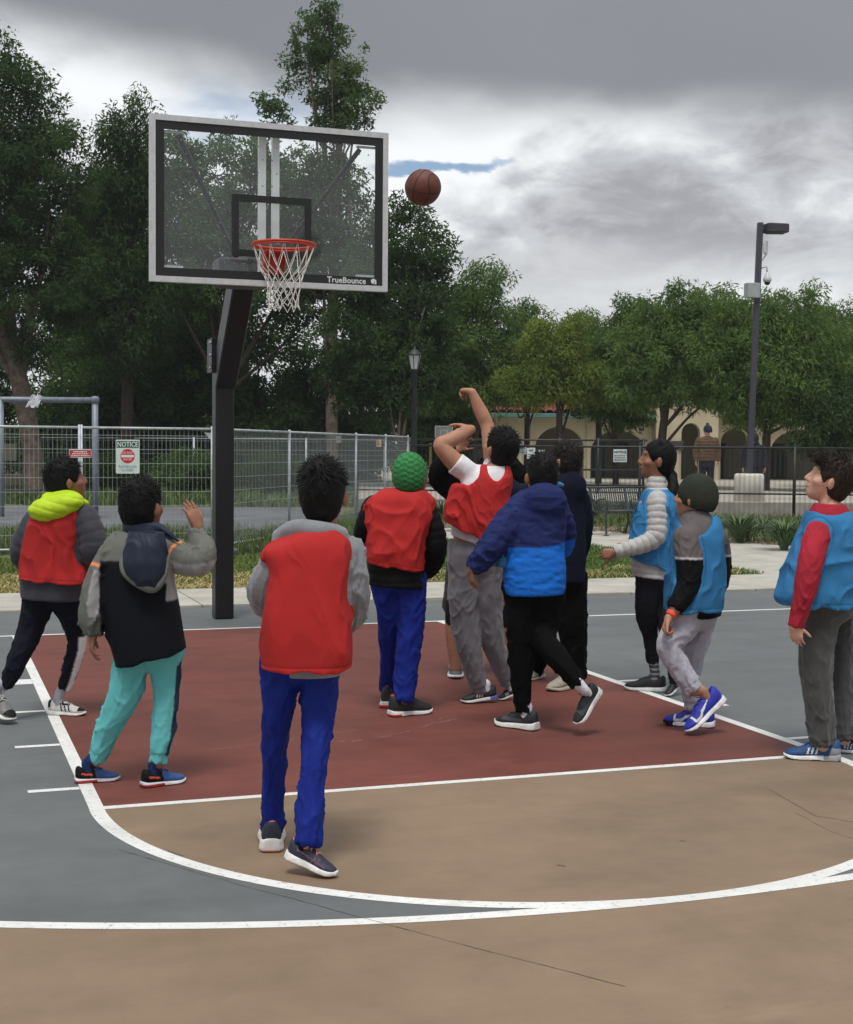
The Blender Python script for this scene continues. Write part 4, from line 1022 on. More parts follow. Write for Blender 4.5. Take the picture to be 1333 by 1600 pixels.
def p_stack(rows, n=2.4, hem=None, top=None, R=RH, F=FH, wav=0.0):
    """rows: (center xyz, half width, half depth); section stacked along z. hem = (zL, zR, zfront-zback)"""
    rows = sorted(rows, key=lambda q: q[0][2])
    z = np.array([q[0][2] for q in rows]); T = np.array([[q[0][0], q[0][1], q[1], q[2]] for q in rows])
    zf = np.arange(z[0], z[-1]+.004, .004)
    tb = np.stack([np.interp(zf, z, T[:, i]) for i in range(4)], 1)
    kn = 7; pad = np.vstack([np.repeat(tb[:1], kn, 0), tb, np.repeat(tb[-1:], kn, 0)])
    ker = np.hanning(2*kn+3)[1:-1]; ker /= ker.sum()
    tb = np.stack([np.convolve(pad[:, i], ker, 'valid') for i in range(4)], 1)
    m = max(T[:, 2].max(), T[:, 3].max())*1.15
    c = T[:, :2]; lo = np.array([c[:, 0].min()-m, c[:, 1].min()-m, z[0]]); hi = np.array([c[:, 0].max()+m, c[:, 1].max()+m, z[-1]])
    if hem: lo[2] = min(lo[2], hem[0], hem[1])-abs(hem[2] if len(hem) > 2 else 0)-.02
    wl = rows[0][1]
    def fn(X, Y, Z):
        g = [np.interp(Z, zf, tb[:, i]) for i in range(4)]
        x = X-g[0]; y = Y-g[1]
        lx = x*R[0]+y*R[1]; ly = x*F[0]+y*F[1]
        q = (np.abs(lx/g[2])**n+np.abs(ly/g[3])**n)**(1.0/n)
        d = (q-1)*np.minimum(g[2], g[3])
        if hem:
            zm = (hem[0]+hem[1])/2; sl = (hem[1]-hem[0])/(2*wl); zc = zm+sl*lx
            if len(hem) > 2: zc = zc+hem[2]*ly/rows[0][2]
            if wav: zc = zc+wav*np.sin(lx*38+1.3)+wav*.6*np.sin(lx*71+ly*30)
            d = np.maximum(d, zc-Z)
        else: d = np.maximum(d, z[0]-Z)
        return np.maximum(d, Z-z[-1])
    return lo, hi, fn
def p_half(point, normal, size=0.4):
    """half space on the negative side of the plane, limited to a region"""
    p = np.asarray(point, float); n = nrm(normal)
    return p-size, p+size, lambda X, Y, Z: (X-p[0])*n[0]+(Y-p[1])*n[1]+(Z-p[2])*n[2]

def chain_s(V, pts, smooth=4):
    """nearest distance, arc length and side vector of verts along a chain"""
    P = np.asarray(pts, float)
    if smooth and len(P) > 2: P = catmull(P, smooth)
    L = np.concatenate([[0], np.cumsum(np.linalg.norm(np.diff(P, axis=0), axis=1))])
    best = np.full(len(V), 9.0); S = np.zeros(len(V)); C = np.zeros((len(V), 3))
    for i in range(len(P)-1):
        v = P[i+1]-P[i]; t = np.clip(((V-P[i])@v)/max(v@v, 1e-9), 0, 1)
        q = P[i]+t[:, None]*v; d = np.linalg.norm(V-q, axis=1); m = d < best
        best[m] = d[m]; S[m] = L[i]+t[m]*(L[i+1]-L[i]); C[m] = q[m]
    return best, S, V-C, L[-1]

# ------------------------------------------------------------------ fold patterns (displacement along the normal)
def frame_coords(V, c):
    q = V-c; return q@RH, q@FH, q[:, 2]
def fold_drape(V, N, amp=0.008, seed=0, c=0, slant=0.25, fx=16.0, fz=3.6):
    """long hanging folds of a loose bib: sharp ridges between soft troughs, plus a few tension creases"""
    x, y, z = frame_coords(V, c)
    th = x*1.0+0.6*y
    w = (fbm(np.stack([x*6, y*6, z*4], 1)+seed, 3)-.5)
    q = np.stack([(th+slant*z)*fx*.62+w*2.2, y*4, z*fz*.7+w*1.5], 1)+seed*7.1
    a = 1-np.abs(2*vnoise(q)-1); b = 1-np.abs(2*vnoise(q*np.array([2.3, 2, 1.5])+3.3)-1)
    q2 = np.stack([(th-slant*1.8*z)*fx*.55+w*2, y*4, (z+.5*slant*th)*fz*1.2], 1)+seed*3.7+9
    e = 1-np.abs(2*vnoise(q2)-1)
    big = fbm(np.stack([x*5, y*5, z*3.2], 1)+seed*1.3, 2)-.5
    f = a**3*0.75+b**3*0.25+e**4*0.55
    return amp*((f-0.38)*1.9+big*1.6)
def fold_limb(V, chains, amp=0.006, seed=0, pitch=0.035, spots=()):
    """compression wrinkles across sleeves and trouser legs"""
    D = np.zeros(len(V)); best = np.full(len(V), 9.0)
    for ci, ch in enumerate(chains):
        d, s, off, L = chain_s(V, ch)
        m = d < best; best[m] = d[m]
        a = np.arctan2(off@FH, off@RH)
        q = np.stack([s/pitch+0.9*np.sin(a+ci)+.5*np.cos(2*a), np.cos(a)*1.3+ci*5, np.sin(a)*1.3], 1)+seed*5.3
        r = 1-np.abs(2*vnoise(q)-1); r2 = vnoise(q*np.array([.42, 1, 1])+4.4)
        r3 = 1-np.abs(2*vnoise(np.stack([s/pitch*.7+1.7*np.sin(a+1+ci*2), np.cos(a)*1.1, np.sin(a)*1.1+ci], 1)+seed*1.9+20)-1)
        env = 0.35+1.3*vnoise(np.stack([s/.12, np.cos(a)*.9, np.sin(a)*.9+ci*3], 1)+seed)**1.5+.5*np.clip(1-(L-s)/.14, 0, 1)
        lf = 1-np.abs(2*vnoise(np.stack([np.cos(a)*2.2, np.sin(a)*2.2+ci*7, s/.25], 1)+seed*2.2+8)-1)
        f = (r**4*1.0+r3**5*.9+r2*.25-.45)*env+(lf**4-.2)*.55
        D[m] = f[m]
    return amp*D
def quilt(V, chain, pitch, amp, seed=0):
    d, s, off, L = chain_s(V, chain)
    s = s+.006*(vnoise(V*14+seed)-.5)
    f = np.abs(np.sin(pi*s/pitch))**0.6
    return amp*(f-.6)+amp*.5*(vnoise(V*55+seed)-.5)
def quilt_z(V, pitch, amp, seed=0, diag=0.0):
    x, y, z = frame_coords(V, 0)
    z = z+.008*(vnoise(V*9+seed)-.5)+diag*x
    return amp*(np.abs(np.sin(pi*z/pitch))**0.6-.6)+amp*.6*(vnoise(V*50+seed)-.5)

# ------------------------------------------------------------------ a person
SKINS = {'brown': lin(148, 104, 82), 'tan': lin(176, 128, 103), 'light': lin(205, 158, 138), 'dark': lin(118, 82, 64)}
class Person:
    def __init__(s, D, foot, label, cat='person', group='children playing basketball on the court', skin='brown', hair=(0.007, 0.0065, 0.007)):
        s.D = D
        b = G(*foot); s.root = empty('person', (b[0], b[1], b[2]), label, cat, group)
        s.skin = mat('skin '+skin, SKINS[skin], 0.55, var=0.12, vscale=25, bump=0.1, bscale=300, spec=0.35)
        s.lip = mat('lip '+skin, tuple(a*b for a, b in zip(SKINS[skin], (0.75, 0.5, 0.5))), 0.5)
        s.hm = mat('hair %.3f' % hair[0], hair, 0.6, var=0.5, vscale=40, bump=0.4, bscale=150, spec=0.15)
        s.body = []          # body prims
        s.seed = hash(label) % 97 if False else sum(map(ord, label)) % 97
        s.bres = 0.0088; s.ops = []; s.later = []; s.legs = []
    def p(s, x, y, dz=0.0): return U(x, y, s.D+dz)
    def m(s, px): return px*s.D/FPX
    def z(s, y): return U(666, y, s.D)[2]
    def rows(s, L, grow=0.0, hd=0.0):
        """rows of (y, xl, xr, half depth[, dz]) -> stack rows"""
        o = []
        for q in L:
            dz = q[4] if len(q) > 4 else 0.0
            o.append((s.p((q[1]+q[2])/2, q[0], dz), s.m((q[2]-q[1])/2)+grow, q[3]+hd))
        return o
    def hem(s, x0, y0, x1, y1, fb=0.0):
        return (s.p(x0, y0)[2], s.p(x1, y1)[2], fb)
    def ch(s, L):
        P = np.array([s.p(q[0], q[1], q[3] if len(q) > 3 else 0.0) for q in L]); R = np.array([s.m(q[2])/2 for q in L]); return P, R
    def part(s, name, fld, mats, disp=None, fm=None, sm=1, parent=None, label=None, pre=None):
        V, Q = fld.mesh(sm) if isinstance(fld, Field) else fld
        if disp is not None:
            N = vnormals(V, Q)
            for d in (disp if isinstance(disp, (list, tuple)) else [disp]):
                V = V+N*d(V, N)[:, None]
        if fm is not None:      # dyed zones of one cloth: a colour attribute read by the cloth material
            nV = len(V); E = np.sort(np.concatenate([Q[:, [i, (i+1) % 4]] for i in range(4)]), 1)
            ue, inv = np.unique(E[:, 0].astype(np.int64)*nV+E[:, 1], return_inverse=True); inv = inv.reshape(4, -1)+nV
            mids = (V[ue // nV]+V[ue % nV])/2; fc = V[Q].mean(1); ci = nV+len(ue)+np.arange(len(Q)); q4 = []
            for i in range(4): q4.append(np.stack([Q[:, i], inv[i], ci, inv[i-1]], 1))
            V = np.concatenate([V, mids, fc]); Q = np.concatenate(q4)
            z = np.asarray(fm(V), int); cs = np.array([m['dye'] for m in mats])[z]; cs = relax(cs, Q, 1, .7)
            me_m = mat('dyed cloth', (.5, .5, .5), .78, var=0, bump=.3, bscale=400, spec=.16)
            nt = me_m.node_tree
            if 'dyeattr' not in nt.nodes:
                at = nt.nodes.new('ShaderNodeAttribute'); at.name = 'dyeattr'; at.attribute_name = 'dye'
                nt.links.new(at.outputs['Color'], nt.nodes['Principled BSDF'].inputs['Base Color'])
            o = world_obj(name, V, Q, me_m, parent or s.root, smooth=True)
            a = o.data.attributes.new('dye', 'FLOAT_COLOR', 'POINT'); a.data.foreach_set('color', np.hstack([cs, np.ones((len(cs), 1))]).astype(np.float32).ravel())
        else:
            o = world_obj(name, V, Q, mats, parent or s.root, smooth=True)
        if label: o['label'] = label
        return o
    # ---- head
    def head(s, cx, cy, yaw, pitch=0.0, k=1.0, dz=0.0, roll=0.0, neck=None, face=True):
        a = radians(yaw); fh = cos(a)*FH+sin(a)*RH; si = cos(a)*RH-sin(a)*FH
        pt = radians(pitch); f = cos(pt)*fh+sin(pt)*ZZ; u = -sin(pt)*fh+cos(pt)*ZZ
        rl = radians(roll); u, si = cos(rl)*u+sin(rl)*si, cos(rl)*si-sin(rl)*u
        C = s.p(cx, cy, dz); s.H = (C, f, u, si, k); A = np.array([si, f, u])
        def q(S, Fq, Uq): return C+k*(S*si+Fq*f+Uq*u)
        s.hq = q; s.hA = A
        b = s.body
        b.append((p_ell(q(0, -.01, .02), k*np.array([.073, .09, .085]), A), .02))
        b.append((p_ell(q(0, .03, -.05), k*np.array([.056, .058, .066]), A), .03))
        b.append((p_ell(q(0, .052, -.098), k*np.array([.026, .026, .02]), A), .025))     # chin
        b.append((p_chain([q(0, .078, .012), q(0, .094, -.014), q(0, .103, -.034)], k*np.array([.008, .010, .0125])), .014))   # nose
        b.append((p_chain([q(-.011, .09, -.04), q(.011, .09, -.04)], k*np.array([.009, .009]), smooth=0), .008))
        b.append((p_chain([q(-.018, .083, -.066), q(0, .089, -.0655), q(.018, .083, -.066)], k*np.array([.005, .0085, .005])), .008))
        b.append((p_chain([q(-.035, .07, .026), q(0, .080, .024), q(.035, .07, .026)], k*np.array([.008, .009, .008])), .015))
        for sg in (-1, 1):
            b.append((p_ell(q(sg*.045, .052, -.032), k*np.array([.02, .02, .017]), A), .02))
            Ae = np.array([nrm(si*sg*.85-f*.5), nrm(f*.85+si*sg*.5), u])
            b.append((p_ell(q(sg*.078, -.012, -.018), k*np.array([.009, .02, .032]), Ae), .006))
        if neck is not None:
            n0 = np.asarray(neck, float)
            b.append((p_chain([q(0, -.025, -.03), (q(0, -.02, -.07)+n0)/2, n0], [.048*k, .047*k, .055*k]), .02))
        if face:
            wm = mat('eye white', (.7, .68, .65), .3); im = mat('iris', (.015, .01, .008), .15)
            for sg in (-1, 1):
                m = MB(); e = q(sg*.030, .0615, -.001)
                th = np.linspace(0, pi, 7)
                m.lathe(e, [(k*.0115*sin(t)+1e-5, -k*.0115*cos(t)) for t in th], 10, 0, ax=[si, u, f])
                m.lathe(e+f*k*.0100, [(1e-5+k*.0055*c, k*(.002+.0006*(1-c))) for c in (1, .6, .05)], 8, 1, ax=[si, u, f])
                m.make('eye', [wm, im], s.root, smooth=True)
                br = Field(.0035)
                br.add(p_chain([q(sg*.014, .081, .020), q(sg*.032, .0755, .027), q(sg*.048, .064, .022)], k*np.array([.003, .0042, .0025])), .002)
                s.part('eyebrow', br, s.hm)
            lp = Field(.003)
            lp.add(p_chain([q(-.02, .0815, -.0605), q(0, .0915, -.060), q(.02, .0815, -.0605)], k*np.array([.003, .0055, .003])), .002)
            lp.add(p_chain([q(-.018, .081, -.069), q(0, .0905, -.0705), q(.018, .081, -.069)], k*np.array([.003, .006, .003])), .002)
            s.part('lips', lp, s.lip)
        return s
    def hair(s, grow=1.0, nape=-.05, slope=.55, tufts=900, tlen=.03, rough=.010, front=.0, extra=(), cfreq=26, up=.25, mats=None, seed=1, cut_ear=True):
        C, f, u, si, k = s.H; q = s.hq; A = s.hA
        F = Field(.005)
        F.add(p_ell(q(0, -.013, .024), k*grow*np.array([.0765, .097, .092]), A), .01)
        F.add(p_ell(q(0, -.045, -.02), k*grow*np.array([.07, .062, .085]), A), .02)
        for e in extra: F.add(e[0], e[1])
        F.add(p_ell(q(0, .098+front, -.045), k*np.array([.085, .082, .098]), A), .012, 's')
        F.add(p_half(q(0, 0, nape), u-slope*f), .008, 's')
        if cut_ear:
            for sg in (-1, 1): F.add(p_ell(q(sg*.09, .004, -.03), k*np.array([.032, .03, .034]), A), .008, 's')
        V, Q = F.mesh(1); N = vnormals(V, Q)
        P = (V-C)@A.T
        n1 = fbm(P*cfreq+seed*3.1, 3); n2 = 1-np.abs(2*vnoise(P*np.array([70, 35, 35])+seed)-1)
        rough *= .45; V = V+N*(rough*(n1-.45)*2+.003*(n2-.5))[:, None]
        N = vnormals(V, Q)
        rng = np.random.default_rng(seed); tufts = int(tufts*1.6); tlen *= .66; up *= .28
        Qs = rng.integers(0, len(V), tufts)
        base = V[Qs]; nn = N[Qs]
        crown = q(0, -.06, .11)
        fl = base-crown; fl -= nn*(fl*nn).sum(1)[:, None]; fl /= np.maximum(np.linalg.norm(fl, axis=1, keepdims=True), 1e-6)
        dirn = fl+nn*up+rng.normal(0, .30, (tufts, 3)); dirn /= np.linalg.norm(dirn, axis=1, keepdims=True)
        topw = np.clip((((base-C)@u)/k-.01)/.07, 0, 1)
        ln = (tlen*k*rng.uniform(.5, 1.25, tufts)*(.5+.8*topw))[:, None]; dirn += (nn*.35*topw[:, None]+u*.12*topw[:, None]); dirn /= np.linalg.norm(dirn, axis=1, keepdims=True); wd = k*rng.uniform(.0012, .0026, tufts)[:, None]
        sd_ = np.cross(dirn, nn+rng.normal(0, .3, nn.shape)); sd_ /= np.maximum(np.linalg.norm(sd_, axis=1, keepdims=True), 1e-6)
        b0 = base-nn*.004; m1 = b0+dirn*ln*.55+nn*ln*.10; t1 = b0+dirn*ln+nn*ln*(up*.2-.12)
        VV = np.concatenate([b0-sd_*wd, b0+sd_*wd, m1-sd_*wd*.8, m1+sd_*wd*.8, t1])
        i = np.arange(tufts); n0 = len(V)
        F4 = np.stack([i, i+tufts, i+3*tufts, i+2*tufts], 1)+n0; F3 = np.stack([i+2*tufts, i+3*tufts, i+4*tufts], 1)+n0
        world_obj('hair', np.concatenate([V, VV]), [np.concatenate([Q, F4]), F3], [mats or s.hm], s.root, smooth=True)
    def beanie(s, mats, low=-.035, slope=.35, grow=1.0, tall=1.0, disp=None):
        C, f, u, si, k = s.H; q = s.hq; A = s.hA
        F = Field(.005)
        F.add(p_ell(q(0, -.014, .02), k*grow*np.array([.089, .106, .105*tall]), A), .01)
        F.add(p_ell(q(0, -.03, -.02), k*grow*np.array([.083, .088, .08]), A), .03)
        F.add(p_half(q(0, 0, low), u-slope*f), .006, 's')
        V, Q = F.mesh(1)
        if disp is not None: V = V+vnormals(V, Q)*disp((V-C)@A.T)[:, None]
        o = world_obj('beanie', V, Q, mats, s.root, origin=C, smooth=True)
        return o
    # ---- limbs of the body under the clothes
    def limb(s, P, R, k=.012): s.body.append((p_chain(P, R), k))
    def torso(s, rows, k=.03): s.body.append((p_stack(rows), k))
    def hand(s, w, d, n, k=1.0, curl=.35, side=1, spread=.10, fist=False):
        """w wrist, d towards the fingers, n palm normal, side: thumb along side*cross(d, n)"""
        w = np.asarray(w, float); d = nrm(d); n = nrm(np.asarray(n)-d*(np.asarray(n)@d)); l = np.cross(d, n)*side
        b = s.body; r = .0075*k
        kn = []
        for i, o in enumerate((.027, .009, -.009, -.026)):
            a = w+l*o*.55*k+d*.008*k; c = w+l*o*k+d*(.074-.006*abs(i-1.2))*k
            b.append((p_chain([a, (a+c)/2+n*(-.002), c], [.0125*k, .0115*k, .0098*k]), .012)); kn.append(c)
        b.append((p_ell(w+d*.042*k+n*.002, k*np.array([.032, .036, .0125]), np.array([l, d, n])), .012))
        for i, (c, L) in enumerate(zip(kn, (.062, .070, .065, .051))):
            fd = nrm(d+l*spread*(1.3-i)); P = [c]; ang = 0
            for j, fr in enumerate((.45, .31, .24)):
                ang += (curl if not fist else 1.35)*(1.0+.12*i)
                P.append(P[-1]+(cos(ang)*fd+sin(ang)*n)*L*fr*k)
            b.append((p_chain(P, [r*1.12, r*1.03, r*.93, r*.78], smooth=2), .004))
        t0 = w+l*.022*k+d*.018*k+n*.006*k
        td = nrm(d*.62+l*.72+n*(.25 if not fist else .6)); t1 = t0+td*.034*k; td2 = nrm(td+d*.45+n*.25); t2 = t1+td2*.028*k; t3 = t2+nrm(td2+d*.2+n*.2)*.021*k
        b.append((p_chain([t0, t1, t2, t3], np.array([.0135, .0105, .009, .0072])*k, smooth=2), .008))
        return s
    def make_body(s):
        for f in s.later: f()
        for c, f in s.legs:
            P, R = s.ch(s.fix(c)); s.limb(P, np.minimum(R*f, R-.012))
        F = Field(s.bres)
        for pr, k in s.body: F.add(pr, k)
        s.part('body', F, s.skin)
    # ---- shoes
    def shoe(s, heel, toe, up=None, upper=lin(25), sole=lin(225), w=1.0, marks=None, out=None, hi=1.0, solet=1.0, lace=lin(30), accent=None, upmats=None, h_dz=None, t_dz=None, solemark=None, toe_spring=1.0):
        """heel/toe: (px, py, z) on a level, or (px, py, None, dz) at the person's depth"""
        def P3(q):
            return s.p(q[0], q[1], q[3]) if q[2] is None else G(q[0], q[1], q[2])
        a, b = P3(heel), P3(toe); L = np.linalg.norm(b-a); fx = (b-a)/L
        up = ZZ if up is None else np.asarray(up, float)
        uz = nrm(up-fx*(up@fx)); ly = np.cross(uz, fx)      # ly: left of the foot
        k = min(max(L/.25, .6), 1.2); A = np.array([fx, ly, uz])
        X0 = np.array([0, .02, .06, .12, .25, .42, .58, .72, .86, .95, 1.0])
        hw = np.array([.012, .024, .0315, .0345, .034, .034, .038, .0425, .039, .027, .010])*w*k*1.04
        tp = np.array([.082, .097, .101, .094, .083, .089, .075, .058, .048, .041, .028])*hi*k
        bt = np.array([.030, .022, .020, .018, .016, .015, .014, .013, .014, .018, .022])*k*solet
        xf = np.linspace(0, 1, 80); kern = np.hanning(9); kern /= kern.sum()
        sm = lambda v: np.convolve(np.pad(np.interp(xf, X0, v), 4, 'edge'), kern, 'valid')
        HW, TP, BT = sm(hw), sm(tp), sm(bt); xm = xf*L
        lo3, hi3 = np.array([-.018, -.064*k, -.016]), np.array([L+.018, .064*k, .14*k])
        res = .0042
        ax = [np.arange(lo3[i], hi3[i]+res, res) for i in range(3)]
        X = ax[0][:, None, None]; Y = ax[1][None, :, None]; Zl = ax[2][None, None, :]
        g = lambda v: np.interp(X, xm, v)
        cz = (g(TP)+g(BT))/2; hz = (g(TP)-g(BT))/2; wv = g(HW)
        zz = (Zl-cz)/hz
        wz = wv*(1-.38*np.clip(zz*.5+.5, 0, 1)**1.6)
        d = ((np.abs(Y/wz)**2.5+np.abs(zz)**2.5)**(1/2.5)-1)*np.minimum(wz, hz)
        d = np.maximum(d, np.maximum(-X, X-L))
        op = np.sqrt(((X-.25*L)/(.155*L))**2+(Y/(.027*k))**2+((Zl-.106*k*hi)/(.032*k))**2)-1   # ankle opening
        d = np.maximum(d, -op*.026*k)
        V, Q = surface_nets(d.astype(np.float32), lo3, res); V = relax(V, Q, 1)
        fm = None; mats = [mat('shoe %.3f %.3f %.3f' % upper, upper, .62, var=.25, vscale=60, bump=.35, bscale=420)]
        c = V[Q].mean(1)
        if upmats: mats = [mats[0]]+upmats
        if marks is not None: fm = marks(c[:, 0]/L, c[:, 1]/k, c[:, 2]/k)
        o = world_obj('shoe', V@A+a, Q, mats, s.root, fm=fm, smooth=True)
        # sole
        hs = np.array([.024, .031, .035, .038, .037, .036, .041, .0455, .042, .031, .013])*w*k*1.02
        ts = np.array([.036, .033, .031, .030, .028, .026, .024, .022, .022, .024, .027])*k*solet
        bs = np.array([.004, .001, .0, 0, 0, .001, 0, 0, .002, .007, .013])*k*toe_spring
        HS, TS, BS = sm(hs), sm(ts), sm(bs)
        cz = (g(TS)+g(BS))/2; hz = (g(TS)-g(BS))/2; wv = g(HS)
        zz = (Zl-cz)/hz
        d = ((np.abs(Y/(wv*(1.0-.10*zz)))**5+np.abs(zz)**5)**.2-1)*np.minimum(wv, hz)
        d = np.maximum(d, np.maximum(-X-.003, X-L-.003))
        V, Q = surface_nets(d.astype(np.float32), lo3, res); V = relax(V, Q, 1)
        ms = [mat('sole %.3f %.3f %.3f' % sole, sole, .55, var=.2, vscale=30, bump=.15, bscale=90)]; fm = None
        c = V[Q].mean(1)
        if out is not None:
            ms.append(mat('outsole %.3f %.3f %.3f' % out, out, .7)); fm = (c[:, 2] < np.interp(c[:, 0], xm, BS)+.005*k).astype(int)
        if solemark is not None:
            for mm in solemark[1]: ms.append(mm)
            sel = solemark[0](c[:, 0]/L, c[:, 1]/k, c[:, 2]/k); fm = np.where(sel > 0, sel, 0 if fm is None else fm)
        so = world_obj('sole', V@A+a, Q, ms, o, origin=loc_of(s.root), fm=fm, smooth=True)
        # laces
        m = MB(); lm = mat('lace %.3f %.3f' % lace[:2], lace, .8)
        for i, t in enumerate((.40, .46, .52, .58)):
            zt = np.interp(t*L, xm, TP); wt = np.interp(t*L, xm, HW)*.62
            yy = np.linspace(-1, 1, 7)
            pts = np.stack([np.full(7, t*L)+.012*k*yy*(1 if i % 2 else -1), yy*wt*.8, zt-.013*k*np.abs(yy)**2.2+.0015], 1)
            m.tube(pts@A+a, .0024*k, 5)
        for sg in (-1, 1):
            th = np.linspace(0, pi*1.2, 8); ctr = np.array([.37*L, sg*.012*k, np.interp(.37*L, xm, TP)])
            pts = ctr+np.stack([.012*k*np.sin(th)-.004, sg*.022*k*(1-np.cos(th))/2, .012*k*np.sin(th)], 1)
            m.tube(pts@A+a, .002*k, 5)
        m.make('lace', lm, o, origin=loc_of(s.root), smooth=True)
        s.op = [a+fx*.265*L+uz*k*h for h in (.115*hi, .085*hi, .055*hi)]; s.opk = k; s.ops.append(s.op)
        return o
    def fix(s, c):
        """bring the end of a leg to the depth of the shoe under it"""
        if not s.ops: return c
        e = np.array(c[-1][:2], float); dd = [np.linalg.norm(PX(o[0])-e) for o in s.ops]; i = int(np.argmin(dd))
        if dd[i] > 70: return c
        n = len(c); t = DEP(s.ops[i][0])-s.D; o = []
        for j, q in enumerate(c):
            w = max(0.0, 1-(n-1-j)*.3); z = q[3] if len(q) > 3 else 0.0
            o.append((q[0], q[1], q[2], z*(1-w)+t*w))
        return o
    def sock(s, q, m, w=None, res=.005, fm=None, mats=None):
        q = (q[0], q[1], q[2], DEP(s.op[0])-s.D)
        F = Field(res); P, R = s.ch([q]); r = R[0]*.97
        F.add(p_chain([P[0], s.op[0], s.op[1], s.op[2]], [r, .030*s.opk, .029*s.opk, .028*s.opk]), .005)
        return s.part('sock', F, mats or m, lambda V, N: .0022*(fbm(V*45, 2)-.5), fm)

def stripes3(side, x0=.44, dx=.075, w=.034, lean=1.2):
    """three slanted bars on one side of a shoe (face index 1)"""
    def f(x, y, z):
        t = x+ (z-.03)*lean*1.0
        m = np.zeros(len(x), int)
        for i in range(3):
            c = x0+i*dx
            m[(np.abs(t-c) < w/2) & (z > .030) & (z < .066-.004*i) & (y*side > .006)] = 1
        return m
    return f
def swoosh(side, x0=.25, x1=.78):
    """a curved tick: thick low belly at the front, thin tail rising to the heel"""
    def f(x, y, z):
        t = (x1-x)/(x1-x0)               # 0 front, 1 tail
        mid = .034+.044*np.clip(t, 0, 1)**1.35-.012*np.sin(np.clip(t*2.2, 0, 1)*pi)*(t < .5)
        th = .011*np.clip(np.minimum((t+.02)/.12, (1-t)/.85), 0, 1)
        hook = (np.abs(x-x1+.02-(z-.036)*.3) < .022) & (z > .030) & (z < .056)
        m = ((np.abs(z-mid) < th) & (t > 0) & (t < 1)) | hook
        return (m & (y*side > .006)).astype(int)
    return f

def fab(name, c, rough=.85, bump=.35, bs=500, var=.18, vs=14, **k):
    m = mat(name, c, rough, var=var, vscale=vs, bump=bump, bscale=bs, spec=.12 if max(c) < .03 else .25, **k); m['dye'] = list(c); return m
RED = fab('red mesh bib', lin(178, 45, 44), .75, .5, 700, var=.12, vs=9, sheen=.15)
BLUE = fab('blue mesh bib', lin(54, 120, 170), .75, .5, 700, var=.12, vs=9, sheen=.15)
# ------------------------------------------------------------------ trees
def leaf_m(name, a, b, rough=.6):
    m = mat(name, a, .75, attr='v', col2=b, var=.2, vscale=.55, detail=3, spec=.08)
    nt = m.node_tree; b_ = nt.nodes['Principled BSDF']; t = nt.nodes.new('ShaderNodeBsdfTranslucent'); x = nt.nodes.new('ShaderNodeMixShader'); x.inputs[0].default_value = .45
    src = b_.inputs['Base Color'].links[0].from_socket; g = nt.nodes.new('ShaderNodeVectorMath'); g.operation = 'MULTIPLY'; nt.links.new(src, g.inputs[0]); g.inputs[1].default_value = (1.1, 1.2, .8)
    nt.links.new(g.outputs[0], t.inputs[0]); nt.links.new(b_.outputs[0], x.inputs[1]); nt.links.new(t.outputs[0], x.inputs[2]); nt.links.new(x.outputs[0], nt.nodes['Material Output'].inputs[0])
    return m
LDARK = leaf_m('dark leaf', lin(86, 108, 66), lin(44, 64, 42)); LMID = leaf_m('mid green leaf', lin(106, 130, 76), lin(54, 78, 48))
LTALL = leaf_m('grey green leaf', lin(98, 120, 74), lin(50, 70, 46)); LLOC = leaf_m('light green leaf', lin(126, 148, 84), lin(60, 88, 50)); LYEL = leaf_m('yellow green leaf', lin(146, 158, 80), lin(76, 98, 50))
BARK = mat('bark', lin(112, 98, 88), .95, var=.45, vscale=7, bump=.8, bscale=22, dist=.02); BARKD = mat('dark bark', lin(70, 60, 54), .95, var=.4, vscale=7, bump=.8, bscale=22, dist=.02); BARKP = mat('pale twig', lin(112, 102, 88), .9, var=.25, vscale=6)
